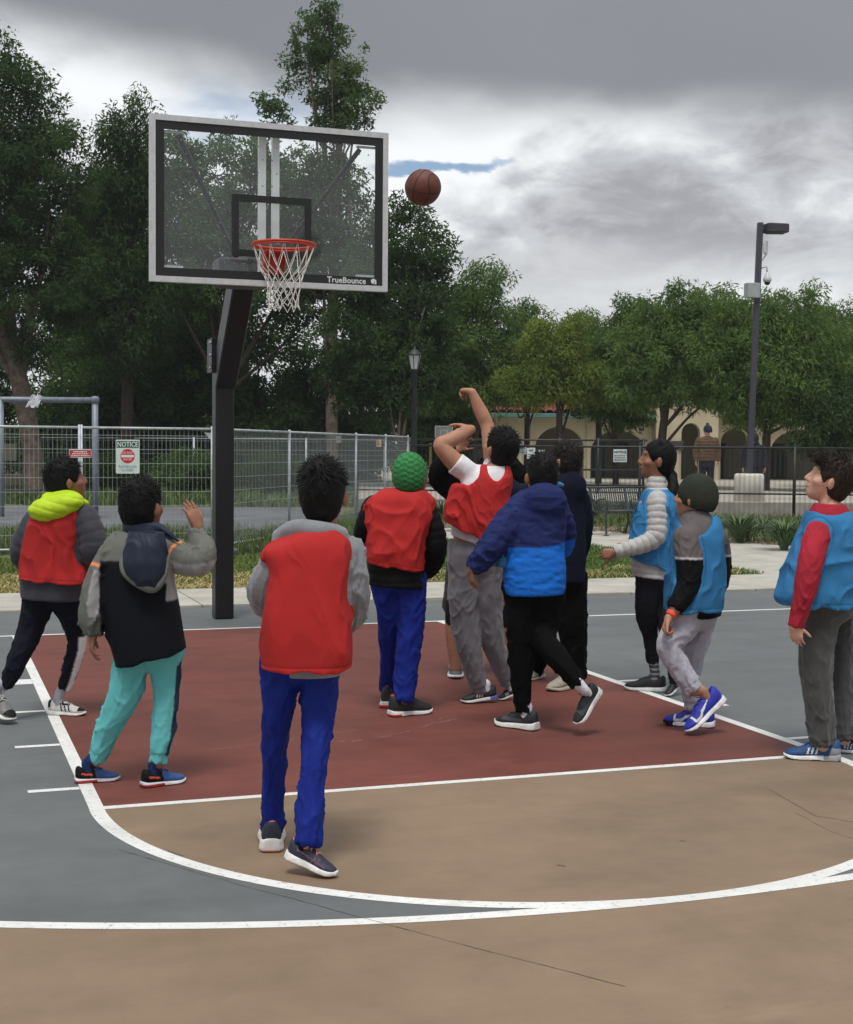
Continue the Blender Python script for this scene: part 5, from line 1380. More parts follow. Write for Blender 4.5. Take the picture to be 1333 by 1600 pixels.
def tree(label, d, lobes, trunk, n, leaf, seed, leafm, clump_r=.42, per=90, bark=BARKD, limbs=14, droop=.3, aspect=.42, shell=.35, group='trees behind the court', name='tree', depth=1.0, flat=.75, tw=.16, trunk_label=None, stems=()):
    rng = np.random.default_rng(seed); k = d/FPX; n = int(n*1.5); per = int(per*1.25); leaf *= .80
    L = [(U(q[0], q[1], d+(q[4] if len(q) > 4 else 0)), q[2]*k, q[3]*k) for q in lobes]
    wts = np.array([a[1]*a[2]*(a[1]+a[2])/2 for a in L])**.85; wts /= wts.sum()
    nc = max(int(n/per), 8); C = []
    for i in rng.choice(len(L), nc, p=wts):
        c, rx, rz = L[i]; v = rng.normal(0, 1, 3); v /= np.linalg.norm(v); r = rng.uniform(0, 1)**shell*rng.uniform(.82, 1.22)
        C.append(c+r*(RH*v[0]*rx+FH*v[1]*rx*depth+ZZ*v[2]*rz))
    C = np.array(C)
    cr = clump_r*rng.uniform(.55, 1.35, nc); cnt = np.maximum((per*(cr/clump_r)**2*rng.uniform(.6, 1.3, nc)).astype(int), 8)
    ci = np.repeat(np.arange(nc), cnt); N_ = len(ci)
    v = rng.normal(0, 1, (N_, 3)); v /= np.linalg.norm(v, axis=1, keepdims=True)
    off = v*(rng.random(N_)**.45)[:, None]*cr[ci][:, None]; off[:, 2] *= flat
    P = C[ci]+off; keep = P[:, 2] > .25; P = P[keep]; off = off[keep]; ci = ci[keep]; N_ = len(P)
    dirn = off/np.maximum(np.linalg.norm(off, axis=1, keepdims=True), 1e-6)+rng.normal(0, .8, (N_, 3)); dirn[:, 2] -= droop
    dirn /= np.linalg.norm(dirn, axis=1, keepdims=True)
    sd_ = np.cross(dirn, rng.normal(0, 1, (N_, 3))+ZZ*.8); sd_ /= np.maximum(np.linalg.norm(sd_, axis=1, keepdims=True), 1e-6)
    ln = (leaf*rng.uniform(.6, 1.35, N_))[:, None]; wd = ln*aspect*.5
    V = np.concatenate([P-dirn*ln*.42-sd_*wd*1.1, P-dirn*ln*.42+sd_*wd*1.1, P+dirn*ln*.62-ZZ*ln*.1]); i = np.arange(N_)
    cv = rng.random(nc)
    at = np.tile(np.clip(cv[ci]*.6+rng.random(N_)*.4, 0, 1), 3)
    o = empty(name, (*G_xy(trunk[0], d), 0), label, 'tree', group)
    world_obj('crown', V, [np.stack([i, i+N_, i+2*N_], 1)], leafm, o, attr=at, smooth=False)
    m = MB(); T = np.array([U(q[0], q[1], d) for q in trunk]); T[0][2] = -.05
    R = np.array([q[2] for q in trunk])*k/2; Tc = catmull(np.hstack([T, R[:, None]]), 4) if len(T) > 2 else np.hstack([T, R[:, None]])
    m.tube(Tc[:, :3], Tc[:, 3], 10); m.make('trunk', bark, o, smooth=True)
    ok = np.where(C[:, 2] > T[:, 2].min()+1.0)[0]
    for q in rng.choice(ok, min(limbs, len(ok)), replace=False):
        e = C[q]; t = rng.uniform(.45, .98); b = Tc[min(int(t*(len(Tc)-1)), len(Tc)-1)]
        if b[2] > e[2]: b = Tc[max(int(.4*(len(Tc)-1)), 0)]
        mid = (b[:3]+e)/2+rng.normal(0, .25, 3)+ZZ*.1*np.linalg.norm(e-b[:3]); mm = MB()
        r0 = max(b[3]*.45, .03); mm.tube(catmull(np.array([b[:3], mid, e]), 4), np.linspace(r0, .012, 9), 6); mm.make('limb', bark, o, smooth=True)
    for st in stems:
        mm = MB(); S = np.array([U(q[0], q[1], d-(q[3] if len(q) > 3 else .6)) for q in st]); mm.tube(catmull(S, 4), np.linspace(st[0][2], st[-1][2], 4*(len(S)-1)+1)*k/2, 6); mm.make('stem', BARKP, o, smooth=True)
    return o
def G_xy(q, d): p = U(q[0], q[1], d); return p[0], p[1]
# left giant with a leaning trunk
tree('huge dark broadleaf tree with a leaning trunk at the left edge', 41,
     [(-60, 200, 120, 170), (30, 230, 95, 130), (70, 330, 85, 130), (-40, 420, 150, 140), (50, 480, 110, 100), (120, 440, 55, 90), (-10, 120, 55, 60), (100, 250, 42, 55), (0, 300, 110, 150), (60, 150, 40, 45)],
     [(54, 782, 36), (50, 700, 31), (36, 620, 30), (20, 560, 26), (-10, 470, 20), (-20, 300, 10)], 52000, .17, 1, LDARK, clump_r=.5, per=110, bark=BARK, limbs=16, droop=.35,
     stems=())
t_ = MB(); k41 = 41/FPX
# narrow dark tree beside it
tree('narrow dark tree with ragged top left of the backboard', 44, [(212, 260, 34, 100), (180, 320, 48, 130), (230, 330, 45, 120), (195, 470, 75, 120), (175, 200, 22, 40), (217, 175, 18, 28), (150, 400, 40, 100)],
     [(196, 770, 22), (200, 600, 18), (205, 350, 10), (214, 190, 3)], 42000, .19, 2, LDARK, clump_r=.45, per=100, droop=.9, aspect=.3, flat=1.2)
# leafy tree behind the board
tree('mid-green leafy tree seen through the backboard', 45, [(300, 330, 60, 110), (280, 260, 30, 55), (350, 270, 42, 60), (400, 300, 60, 100), (370, 230, 25, 35), (450, 330, 55, 100), (320, 420, 80, 90), (420, 430, 80, 90), (340, 210, 14, 18)],
     [(350, 770, 20), (352, 560, 16), (360, 300, 6)], 30000, .19, 3, LMID, clump_r=.45, per=90, limbs=24)
# tall slender tree
tree('tall slender tree rising far above the backboard', 45, [(500, 60, 48, 55), (470, 100, 42, 45), (530, 110, 46, 55), (555, 145, 42, 45), (515, 20, 20, 22), (510, 160, 40, 40), (540, 200, 40, 30), (430, 165, 34, 28), (415, 150, 20, 16), (480, 40, 26, 22), (520, 300, 60, 90), (560, 400, 70, 90), (480, 420, 60, 90), (450, 200, 14, 12)],
     [(520, 770, 20), (518, 560, 18), (524, 380, 15), (530, 240, 11), (520, 120, 7), (512, 20, 2)], 30000, .17, 4, LTALL, clump_r=.38, per=80, bark=BARKP if False else BARK, limbs=40, shell=.5, droop=.2,
     stems=([(510, 620, 6, .2), (505, 420, 6, .2), (498, 260, 5, .2), (488, 150, 3, .2)], [(545, 620, 6, .2), (552, 420, 5, .2), (545, 280, 4, .2), (556, 190, 3, .2)]))
# dark mass right of the board, bare stems in front
tree('dark tree with bare pale stems beside the lantern', 42, [(640, 370, 34, 50), (672, 420, 36, 60), (620, 330, 18, 26), (690, 470, 30, 60), (600, 470, 70, 80), (650, 550, 60, 90), (560, 560, 70, 90), (610, 600, 80, 80), (625, 400, 25, 50)],
     [(628, 770, 16), (630, 600, 12), (645, 440, 6)], 42000, .16, 5, LDARK, clump_r=.42, per=90, droop=.2,
     stems=([(622, 690, 5), (626, 640, 5), (632, 590, 4), (650, 530, 3), (664, 480, 2)], [(618, 690, 4), (610, 640, 3), (600, 590, 2)], [(628, 690, 4), (640, 620, 3), (644, 560, 2), (640, 500, 2)]))
for i, (px, py, rx, ry, lb) in enumerate(((230, 640, 90, 110, 'dark evergreen behind the hoop post, low and wide'), (400, 620, 100, 130, 'dark evergreen filling the gap below the backboard'), (520, 650, 90, 110, 'dense dark evergreen behind the angled wire panels'), (120, 640, 80, 100, 'dark evergreen behind the leaning trunk'), (300, 560, 80, 110, 'dusky green tree left of the hoop arm'), (-60, 620, 90, 110, 'dark evergreen at the far left edge'), (690, 600, 60, 90, 'olive green tree behind the lantern and small hoop'), (140, 440, 70, 130, 'tall dark tree filling the gap right of the leaning trunk'), (240, 500, 70, 110, 'dark tree behind the left end of the backboard'))):
    tree(lb, 47+i*.4, [(px, py, rx, ry), (px-rx*.5, py+ry*.5, rx*.7, ry*.6), (px+rx*.5, py+ry*.5, rx*.7, ry*.6), (px, py+ry*.9, rx*.9, ry*.5)], [(px, 775, 14), (px+4, 650, 10), (px, py-20, 4)], 26000, .21, 20+i, LDARK if i % 2 == 0 else LMID, clump_r=.5, per=90, limbs=6)
# shrubs in front of the dark trees
for i, (px, py, rx, ry, lb) in enumerate(((290, 735, 50, 30, 'olive shrub behind the wire fence right of the NOTICE sign'), (420, 735, 60, 30, 'dark shrub behind the nearest boy'), (170, 735, 60, 26, 'low shrub beside the leaning trunk'))):
    tree(lb, 42+i, [(px, py, rx, ry), (px+rx*.6, py+6, rx*.5, ry*.7)], [(px, 775, 6), (px, 750, 5), (px, 740, 3)], 9000, .12, 50+i, LMID if i != 1 else LDARK, clump_r=.3, per=80, limbs=3, group='shrubs behind the wire fence', name='shrub')
# light green feathery trees in front of the arcade
RT_ = [
 ('feathery green tree with leaning top right of the raised arm', 46, [(750, 460, 42, 45), (775, 430, 24, 24), (730, 540, 60, 60), (790, 540, 50, 60), (760, 610, 70, 40), (700, 520, 30, 60), (720, 470, 26, 40), (810, 600, 50, 40), (690, 600, 40, 50), (760, 415, 14, 12)], LLOC, 32000, [(742, 760, 12), (744, 640, 10), (752, 500, 5)]),
 ('thin airy tree with gaps of sky in its crown', 47, [(820, 500, 28, 30), (840, 545, 26, 30), (815, 560, 30, 40), (850, 490, 10, 14), (825, 600, 40, 40)], LLOC, 9000, [(822, 760, 9), (824, 640, 8), (826, 500, 3)]),
 ('yellow-green round tree before the arcade', 44, [(870, 570, 44, 40), (900, 600, 50, 40), (850, 595, 45, 30), (880, 535, 30, 26), (820, 600, 50, 30), (930, 600, 50, 28), (900, 505, 20, 20), (845, 540, 34, 40)], LYEL, 26000, [(872, 770, 11), (874, 660, 10), (874, 560, 4)]),
 ('slender-topped green tree behind the yellow-green one', 48, [(905, 510, 24, 22), (930, 530, 40, 30), (960, 540, 36, 30), (930, 580, 60, 40), (960, 620, 60, 30)], LLOC, 18000, [(935, 760, 11), (935, 640, 9), (925, 520, 4)]),
 ('broad green tree with drooping boughs left of the light pole', 43, [(1070, 490, 50, 40), (1040, 530, 60, 45), (1110, 500, 45, 45), (1080, 570, 100, 60), (1010, 590, 60, 40), (1140, 580, 60, 50), (1055, 455, 22, 16), (980, 610, 50, 30), (1100, 605, 70, 30), (990, 540, 40, 40), (1150, 520, 40, 50), (1120, 455, 16, 12), (1000, 490, 30, 20)], LLOC, 54000, [(1030, 780, 15), (1036, 670, 13), (1060, 520, 6)]),
 ('large green tree whose crown surrounds the light pole', 41, [(1200, 500, 45, 40), (1240, 520, 50, 40), (1180, 570, 80, 60), (1260, 580, 70, 60), (1215, 622, 90, 36), (1155, 622, 46, 24), (1165, 648, 34, 24), (1225, 650, 40, 16), (1140, 500, 30, 40), (1290, 540, 40, 40), (1260, 470, 26, 20), (1225, 468, 20, 18), (1190, 470, 16, 14)], LLOC, 44000, [(1195, 790, 15), (1198, 680, 13), (1205, 540, 6)]),
 ('green tree filling the right edge behind the fence', 45, [(1290, 520, 36, 30), (1340, 530, 50, 45), (1310, 580, 70, 50), (1380, 580, 60, 60), (1340, 620, 70, 40), (1270, 500, 24, 24), (1300, 490, 30, 18)], LLOC, 34000, [(1345, 780, 14), (1340, 660, 12), (1330, 540, 5)]),
 ('dark low tree with bare grey limbs at the far right', 40, [(1290, 660, 40, 34), (1335, 650, 50, 50), (1310, 690, 40, 20), (1255, 690, 22, 14)], LDARK, 16000, [(1325, 800, 14), (1322, 690, 11), (1320, 620, 5)]),
 ('dark bushy tree in front of the arcade arches', 45, [(965, 632, 40, 20), (1000, 636, 24, 16), (970, 655, 30, 20), (925, 640, 40, 12), (1000, 655, 22, 16), (985, 500, 30, 40), (960, 545, 40, 40)], LMID, 12000, [(962, 770, 11), (962, 700, 9), (960, 640, 4)]),
]
for i, (lb, d, lo, lm, n, tr_) in enumerate(RT_):
    tree(lb, d, lo, tr_, n, .17, 70+i, lm, clump_r=.40, per=70, droop=.55, aspect=.30, limbs=7, group='trees before the arcade', flat=.8, shell=.45)
# dry reddish branch near the small hoop
tree('small rust-leaved tree in front of the annex roof', 50, [(702, 655, 16, 12), (735, 640, 14, 16), (715, 670, 14, 10)], [(712, 760, 5), (712, 690, 4), (712, 660, 2)], 2600, .14, 95, leaf_m('rust leaf', lin(150, 92, 68), lin(92, 60, 44)), clump_r=.3, per=50, limbs=5, group='trees before the arcade')
def torso_under(s, rows, grow=-.04, hd=-.04): s.torso(s.rows(rows[:-1], grow, hd))
def legs_under(s, *chains, f=.62):
    for c in chains: s.legs.append((c, f))
def fld(s, res, rows=None, hem=None, chains=(), n=2.4, grow=0, hd=0, k=.025, cuts=(), wav=0.0, extra=()):
    """garment field: trunk section + limbs with flat cuffs"""
    F = Field(res)
    if rows is not None: F.add(p_stack(s.rows(rows, grow, hd), n, hem, wav=wav), k)
    for c in chains:
        P, R = s.ch(c); F.add(p_chain(P, R, cut1=True), k)
    for e in extra: F.add(*e)
    return F
def pts(s, c): return s.ch(c)[0]
def trousers(s, *a, **k): s.later.append(lambda: trousers_now(s, *a, **k))
def trousers_now(s, name, m, L, R, waist, res=.008, amp=.008, pitch=.05, seed=0, k=.02, fm=None, mats=None, cuff=None, hem=None, pn=2.3, fade=None):
    L, R = s.fix(L), s.fix(R)
    w = [list(q) for q in waist]; a = w[-1]; dy = s.D and FPX/s.D*.055
    w[-1][3] = min(a[3], .09)
    w.append([a[0]+dy*.35, a[1]+(a[2]-a[1])*.12, a[2]-(a[2]-a[1])*.12, .06]+list(a[4:])); w.append([a[0]+dy*.7, a[1]+(a[2]-a[1])*.28, a[2]-(a[2]-a[1])*.28, .025]+list(a[4:]))
    F = fld(s, res, w, hem, (L, R), pn, k=.022)
    PL, PR = pts(s, L), pts(s, R)
    dis = [lambda V, N: fold_limb(V, [PL, PR], amp*1.15, seed, pitch), lambda V, N: .0035*(fbm(V*22+seed, 2)-.5)]
    if cuff:   # ribbed cuff band: no folds, a small step in
        def step(V, N):
            o = np.zeros(len(V))
            for P in (PL, PR):
                d, q, off, T = chain_s(V, P); near = (d < .12) & (q > T-cuff)
                o[near] = np.minimum(o[near], -.004)
            return o
        dis.append(step)
    return s.part(name, F, mats or m, dis, fm)
def bib(s, rows, hem, m, neck=None, amp=.009, seed=0, slant=.25, n=2.9, res=.0105, wav=.004, cuts=(), extra=(), fx=16, fz=3.6, hemband=True, arms=()):
    F = Field(res)
    F.add(p_stack(s.rows(rows), n, hem, wav=wav), .02)
    for e in extra: F.add(*e)
    if neck is not None:
        for q in (neck if isinstance(neck[0], tuple) else [neck]):
            F.add(p_ell(s.p(q[0], q[1], q[4] if len(q) > 4 else 0), (s.m(q[2]), q[5] if len(q) > 5 else .2, s.m(q[3])), np.array([RH, FH, ZZ])), .006, 's')
    for c in cuts: F.add(c, .008, 's')
    c0 = s.p(rows[0][1], rows[0][0])
    R = s.rows(rows); low = min(R, key=lambda q: q[0][2]); wl = low[1]
    def tl(V):
        x, y, z = frame_coords(V, low[0]); return z-((hem[0]+hem[1])/2-low[0][2]+(hem[1]-hem[0])/(2*wl)*x)
    def hb(V, N):
        x, y, z = frame_coords(V, low[0]); zc = (hem[0]+hem[1])/2-low[0][2]+(hem[1]-hem[0])/(2*wl)*x
        t = z-zc
        return -.0012*np.exp(-((t-.021)/.004)**2)
    dis = [lambda V, N: fold_drape(V, N, amp*1.25, seed, c0, slant, fx, fz)*np.clip((V[:, 2].max()-V[:, 2])/.12, .3, 1)*np.clip(tl(V)/.07, .12, 1)]
    if hemband: dis.append(hb)
    trim = TRIM[m.name]; lite = SHEER[m.name]
    def fm(V):
        x, y, z = frame_coords(V, low[0]); zc = (hem[0]+hem[1])/2-low[0][2]+(hem[1]-hem[0])/(2*wl)*x
        t = z-zc; r = np.where(fbm(V*np.array([5, 5, 3])+seed, 3) > .56, 2, 0)
        r = np.where(t < .019, 1, r); r = np.where((t > .019) & (t < .024), 3, r)
        for ch in arms:
            P, R = s.ch(ch); Pc = catmull(np.hstack([P, R[:, None]]), 4); best = np.full(len(V), 9.0)
            for i in range(len(Pc)-1):
                v = Pc[i+1, :3]-Pc[i, :3]; tt = np.clip(((V-Pc[i, :3])@v)/max(v@v, 1e-9), 0, 1)
                best = np.minimum(best, np.linalg.norm(V-Pc[i, :3]-tt[:, None]*v, axis=1)-(Pc[i, 3]+tt*(Pc[i+1, 3]-Pc[i, 3])))
            up_ = t > .10
            r = np.where(up_ & (best < .014), 1, r); r = np.where(up_ & (best >= .014) & (best < .019), 3, r)
        return r
    return s.part('bib', F, [m, trim, lite, SEAM[m.name]], dis, fm)
def _v(m, k): return fab(m.name+' tone %.2f' % k, tuple(min(1, q*k) for q in m['dye']), .6)
TRIM = {m.name: _v(m, 1.22) for m in (RED, BLUE)}; SHEER = {m.name: _v(m, .84) for m in (RED, BLUE)}; SEAM = {m.name: _v(m, .55) for m in (RED, BLUE)}

def person_1():
    s = Person(7.95, (95, 1122), 'boy striding in a red bib with a bright yellow-green hood over his back')
    s.head(103, 749, 58, 12, 1.06, neck=s.p(96, 785))
    s.hair(1.05, tufts=1300, tlen=.04, rough=.011, seed=3)
    jr = [(790, 78, 112, .06), (798, 62, 134, .10), (815, 46, 140, .13), (850, 38, 138, .135), (890, 34, 137, .14), (925, 33, 133, .14), (938, 35, 130, .135)]
    br = [(786, 76, 116, .07), (795, 58, 142, .12), (815, 46, 131, .15), (850, 40, 127, .155), (880, 36, 134, .16), (906, 32, 142, .165)]
    sl = [(54, 812, 34, .02), (36, 845, 34, .03), (33, 870, 32, .06), (52, 892, 26, .2)]
    sr = [(134, 806, 38, -.06), (145, 838, 40, -.08), (148, 866, 38, -.06), (150, 886, 28, .16), (152, 890, 24, .2)]
    jm = fab('charcoal jacket', lin(58, 58, 66), .75, sheen=.1)
    P1, P2 = pts(s, sl), pts(s, sr)
    s.part('jacket', fld(s, .008, jr, s.hem(34, 934, 131, 939), (sl, sr)), jm,
           [lambda V, N: np.where(chain_s(V, P2)[0] < .085, quilt(V, P2, .055, .004), np.where(chain_s(V, P1)[0] < .08, quilt(V, P1, .055, .004), .008*(fbm(V*16, 3)-.5)))])
    hd = Field(.006)
    hd.add(p_ell(s.p(90, 790, -.09), (.150, .085, .068), np.array([nrm(RH-.22*ZZ*-1), FH, nrm(ZZ-.22*RH)])), .02)
    hd.add(p_ell(s.p(76, 800, -.11), (.088, .07, .055), np.array([RH, FH, ZZ])), .04)
    hd.add(p_chain([s.p(76, 778, -.07), s.p(104, 775, -.05), s.p(132, 786, -.02)], [.03, .036, .022]), .03)
    hm_ = fab('neon hood', lin(184, 214, 40), .6, bump=.2, var=.08)
    s.part('hood', hd, hm_, lambda V, N: quilt_z(V, .05, .006, 3, .25)+.006*(fbm(V*20, 2)-.5))
    bib(s, br, s.hem(33, 903, 141, 913), RED, seed=1, amp=.007, slant=-.1, arms=(sl, sr))
    LL = [(62, 935, 50), (47, 985, 38, .0), (36, 1012, 33, -.02), (24, 1040, 29, -.06), (9, 1073, 21, -.13)]
    LR = [(106, 935, 52), (116, 975, 37, .05), (121, 1004, 27, .04), (113, 1035, 25, .0), (100, 1076, 21, -.03)]
    nv = fab('navy leggings', lin(15, 18, 31), .85); wh = fab('white stripe', lin(225), .7)
    def fm(c):
        d, q, off, T = chain_s(c, pts(s, s.fix(LR)))
        side = off@nrm(RH*.85-FH*.5)
        return ((d < .07) & (q > .42*T) & (side > .80*np.maximum(d, .01))).astype(int)
    trousers(s, 'leggings', nv, LL, LR, [(905, 36, 132, .115), (922, 38, 130, .12), (934, 40, 129, .115), (940, 46, 126, .10)], amp=.005, pitch=.045, seed=2, fm=fm, mats=[nv, wh], res=.011)
    sk = fab('grey sock', lin(168, 168, 180), .9)
    W8 = lin(215, 212, 208); bk = fab('shoe black panel', lin(34), .6)
    def mk(x, y, z):
        t = np.zeros(len(x), int)
        for c in (.40, .50, .60): t[(np.abs(x+(z-.04)*1.1-c) < .018) & (z > .028) & (z < .078) & (np.abs(y) > .008)] = 1
        t[(z > .072-.0*x) & (x > .38) & (x < .45)] = 1; t[(z > .05) & (x < .10)] = 1; t[(x > .82) & (z > .030)] = 1
        t[(np.abs(z-.072) < .006) & (x > .4) & (x < .6)] = 1
        return t
    s.shoe((76, 1116, 0), (134, 1118, 0), upper=W8, sole=lin(222, 220, 214), marks=mk, upmats=[bk], out=lin(60), lace=lin(210))
    s.sock((101, 1068, 18, -.03), fab('grey sock', lin(168, 168, 180), .9))
    s.shoe((-22, 1094, .105), (20, 1129, .012), upper=lin(120, 118, 118), sole=lin(222, 220, 214), marks=mk, upmats=[bk], out=lin(60), lace=lin(210))
    s.sock((9, 1068, 18, -.13), fab('grey sock', lin(168, 168, 180), .9))
    torso_under(s, jr); legs_under(s, LL, LR)
    for c in (sl, sr): s.limb(s.ch(c)[0], s.ch(c)[1]*.6)
    s.hand(s.p(60, 890, .22), FH, RH, .9, .4, -1); s.hand(s.p(150, 890, .24), FH, -RH, .9, .4, 1)
    s.make_body()

def person_2():
    s = Person(6.42, (205, 1228), 'boy waving in a black and grey hooded jacket and turquoise trousers', skin='brown'); s.bres = .0062
    s.head(222, 789, 22, 8, 1.07, neck=s.p(220, 828))
    s.hair(1.04, tufts=1400, tlen=.042, rough=.011, seed=5, nape=-.075)
    jr = [(828, 196, 250, .075), (838, 182, 262, .11), (852, 172, 270, .13), (880, 165, 270, .145), (910, 163, 271, .15), (945, 164, 278, .155), (980, 169, 284, .158), (1012, 176, 290, .158), (1036, 183, 293, .158)]
    sl = [(182, 853, 36, 0), (160, 890, 38, -.03), (147, 930, 37, -.05), (146, 962, 36, -.05), (146, 990, 25, -.04)]
    sr = [(258, 856, 42, 0), (288, 874, 44, -.03), (310, 876, 42, -.05), (318, 862, 38, -.03), (309, 842, 31, .04), (306, 834, 28, .06)]
    black = fab('black shell', lin(14, 16, 23), .75, bump=.12); grey = fab('olive grey shell', lin(104, 106, 100), .75); lg = fab('pale grey shell', lin(156, 156, 156), .75)
    orange = fab('orange piping', lin(240, 140, 90), .7); navy = fab('navy lining', lin(34, 42, 60), .55, bump=.25)
    P1, P2 = pts(s, sl), pts(s, sr); zy = s.z(877); cx = s.p(216, 900)
    def fm(c):
        d1, q1, o1, T1 = chain_s(c, P1); d2, q2, o2, T2 = chain_s(c, P2)
        x = (c-cx)@RH
        r = np.where(c[:, 2] > zy, 1, 0)
        a1 = (x < -s.m(53)) ; a2 = (x > s.m(47)) & (c[:, 2] > s.z(912))
        r = np.where(a1, 1, r); r = np.where(a2, 1, r)
        r = np.where(a1 & (q1 > .34*T1) & (q1 < .80*T1) & ((o1@RH) > -.25*d1), 2, r)
        r = np.where(a2 & (q2 > .12*T2) & ((o2[:, 2]) < -.15*d2), 2, r)
        r = np.where((x > s.m(50)) & (c[:, 2] <= s.z(908)) & (c[:, 2] > s.z(938)), 2, r)
        r = np.where(a1 & (np.abs(q1-.285*T1) < .006), 3, r)
        r = np.where(a2 & (np.abs(q2-.16*T2) < .006) & (o2[:, 2] > -.25*d2), 3, r)
        return r
    def dj(V, N):
        d1 = chain_s(V, P1)[0]; d2 = chain_s(V, P2)[0]
        a = fold_limb(V, [P1, P2], .011, 3, .06); b = .010*(fbm(V*np.array([9, 9, 5]), 3)-.5)
        w = np.clip((.10-np.minimum(d1, d2))/.03, 0, 1); return a*w+b*(1-w)
    s.part('jacket', fld(s, .0105, jr, s.hem(183, 1042, 293, 1016), (sl, sr), n=2.5, wav=.003), [black, grey, lg, orange], dj, fm)
    # collar and the hood hanging down the back
    col = Field(.006)
    col.add(p_stack(s.rows([(842, 196, 262, .08, -.01), (832, 193, 256, .085, -.01), (822, 192, 250, .085, -.01), (815, 192, 247, .08, -.01)]), 2.2), .01)
    col.add(p_chain([s.p(246, 822, -.05), s.p(262, 832, -.06), s.p(279, 846, -.07)], [.018, .016, .006]), .02)
    col.add(p_ell(s.p(220, 812, .0), (s.m(21), .072, .035), np.array([RH, FH, ZZ])), .008, 's')
    s.part('collar', col, navy, lambda V, N: .006*(fbm(V*25, 2)-.5))
    hr = [(832, 202, 256, .055, -.12), (850, 197, 260, .07, -.135), (880, 193, 263, .075, -.145), (900, 199, 258, .06, -.15), (915, 214, 250, .04, -.15)]
    h = Field(.006); h.add(p_stack(s.rows(hr), 2.1), .01); h.add(p_ell(s.p(231, 896, -.15), (s.m(27), .05, s.m(24)), np.array([RH, FH, ZZ])), .02)
    tr = Field(.006); tr.add(p_chain([s.p(190, 872, -.13), s.p(194, 892, -.145), s.p(207, 906, -.17), s.p(224, 916, -.18), s.p(240, 919, -.175), s.p(256, 900, -.155), s.p(263, 868, -.13)], [.010, .017, .018, .02, .021, .017, .010]), .02)
    s.part('hood', h, navy, lambda V, N: fold_drape(V, N, .008, 4, s.p(230, 880), .3))
    s.part('hood_trim', tr, grey, lambda V, N: .006*(fbm(V*30, 2)-.5))
    teal = fab('turquoise fleece', lin(100, 182, 184), .9, sheen=.2); dkp = fab('dark tape', lin(40, 52, 74), .8)
    LL = [(208, 1020, 58), (196, 1080, 50), (177, 1122, 42), (165, 1150, 36), (151, 1190, 26)]
    LR = [(259, 1020, 54), (260, 1080, 38), (257, 1125, 35), (252, 1160, 31), (248, 1194, 26)]
    def fm2(c):
        d, q, o, T = chain_s(c, pts(s, s.fix(LR))); sd = o@nrm(RH*.95-FH*.3)
        return ((d < .075) & (q < .92*T) & (sd > .93*np.maximum(d, .01))).astype(int)
    trousers(s, 'trousers', teal, LL, LR, [(985, 184, 284, .11), (1010, 184, 286, .115), (1026, 186, 285, .11), (1034, 190, 283, .10)], amp=.0065, pitch=.06, seed=4, fm=fm2, mats=[teal, dkp], cuff=.05, res=.010)
    sk = fab('navy patterned sock', lin(36, 52, 96), .9, var=.6, vs=70)
    bk = fab('heel black', lin(26), .6); rd = fab('coral flash', lin(205, 80, 75), .6)
    def mk(x, y, z):
        t = np.zeros(len(x), int); t[x+(z-.04)*.8 < .44] = 1
        t[(np.abs(z-(.056-.035*(x-.12))) < .0055) & (x > .1) & (x < .36)] = 2
        t[(z > .092) & (x > .14) & (x < .38)] = 2
        return t
    sm = (lambda x, y, z: ((x < .46) & (z < .019)).astype(int)*2, [mat('red air sole', lin(150, 40, 44), .3)])
    for h_, t_ in (((118, 1224, 0), (187, 1218, 0)), ((222, 1231, 0), (289, 1221, 0))):
        s.shoe(h_, t_, upper=lin(48, 86, 145), sole=lin(215, 212, 215), marks=mk, upmats=[bk, rd], out=lin(120, 45, 48), solemark=sm, lace=lin(30, 30, 50))
        s.sock(((151, 1182, 21) if h_[0] < 200 else (248, 1186, 21)), sk)
    torso_under(s, jr); legs_under(s, LL, LR)
    for c in (sl, sr): s.limb(s.ch(c)[0], s.ch(c)[1]*.6)
    s.limb([s.p(146, 975, -.04), s.p(145, 992, -.04)], [.024, .021]); s.hand(s.p(145, 990, -.04), nrm(-ZZ+RH*-.08), nrm(RH+FH*.3), .95, .32, -1)
    s.limb([s.p(306, 840, .05), s.p(310, 824, .06)], [.024, .020]); s.hand(s.p(310, 825, .06), nrm(ZZ*1-RH*.38), nrm(-RH*.8+FH*.7-ZZ*.2), 1.0, .16, -1, spread=.06)
    s.make_body()

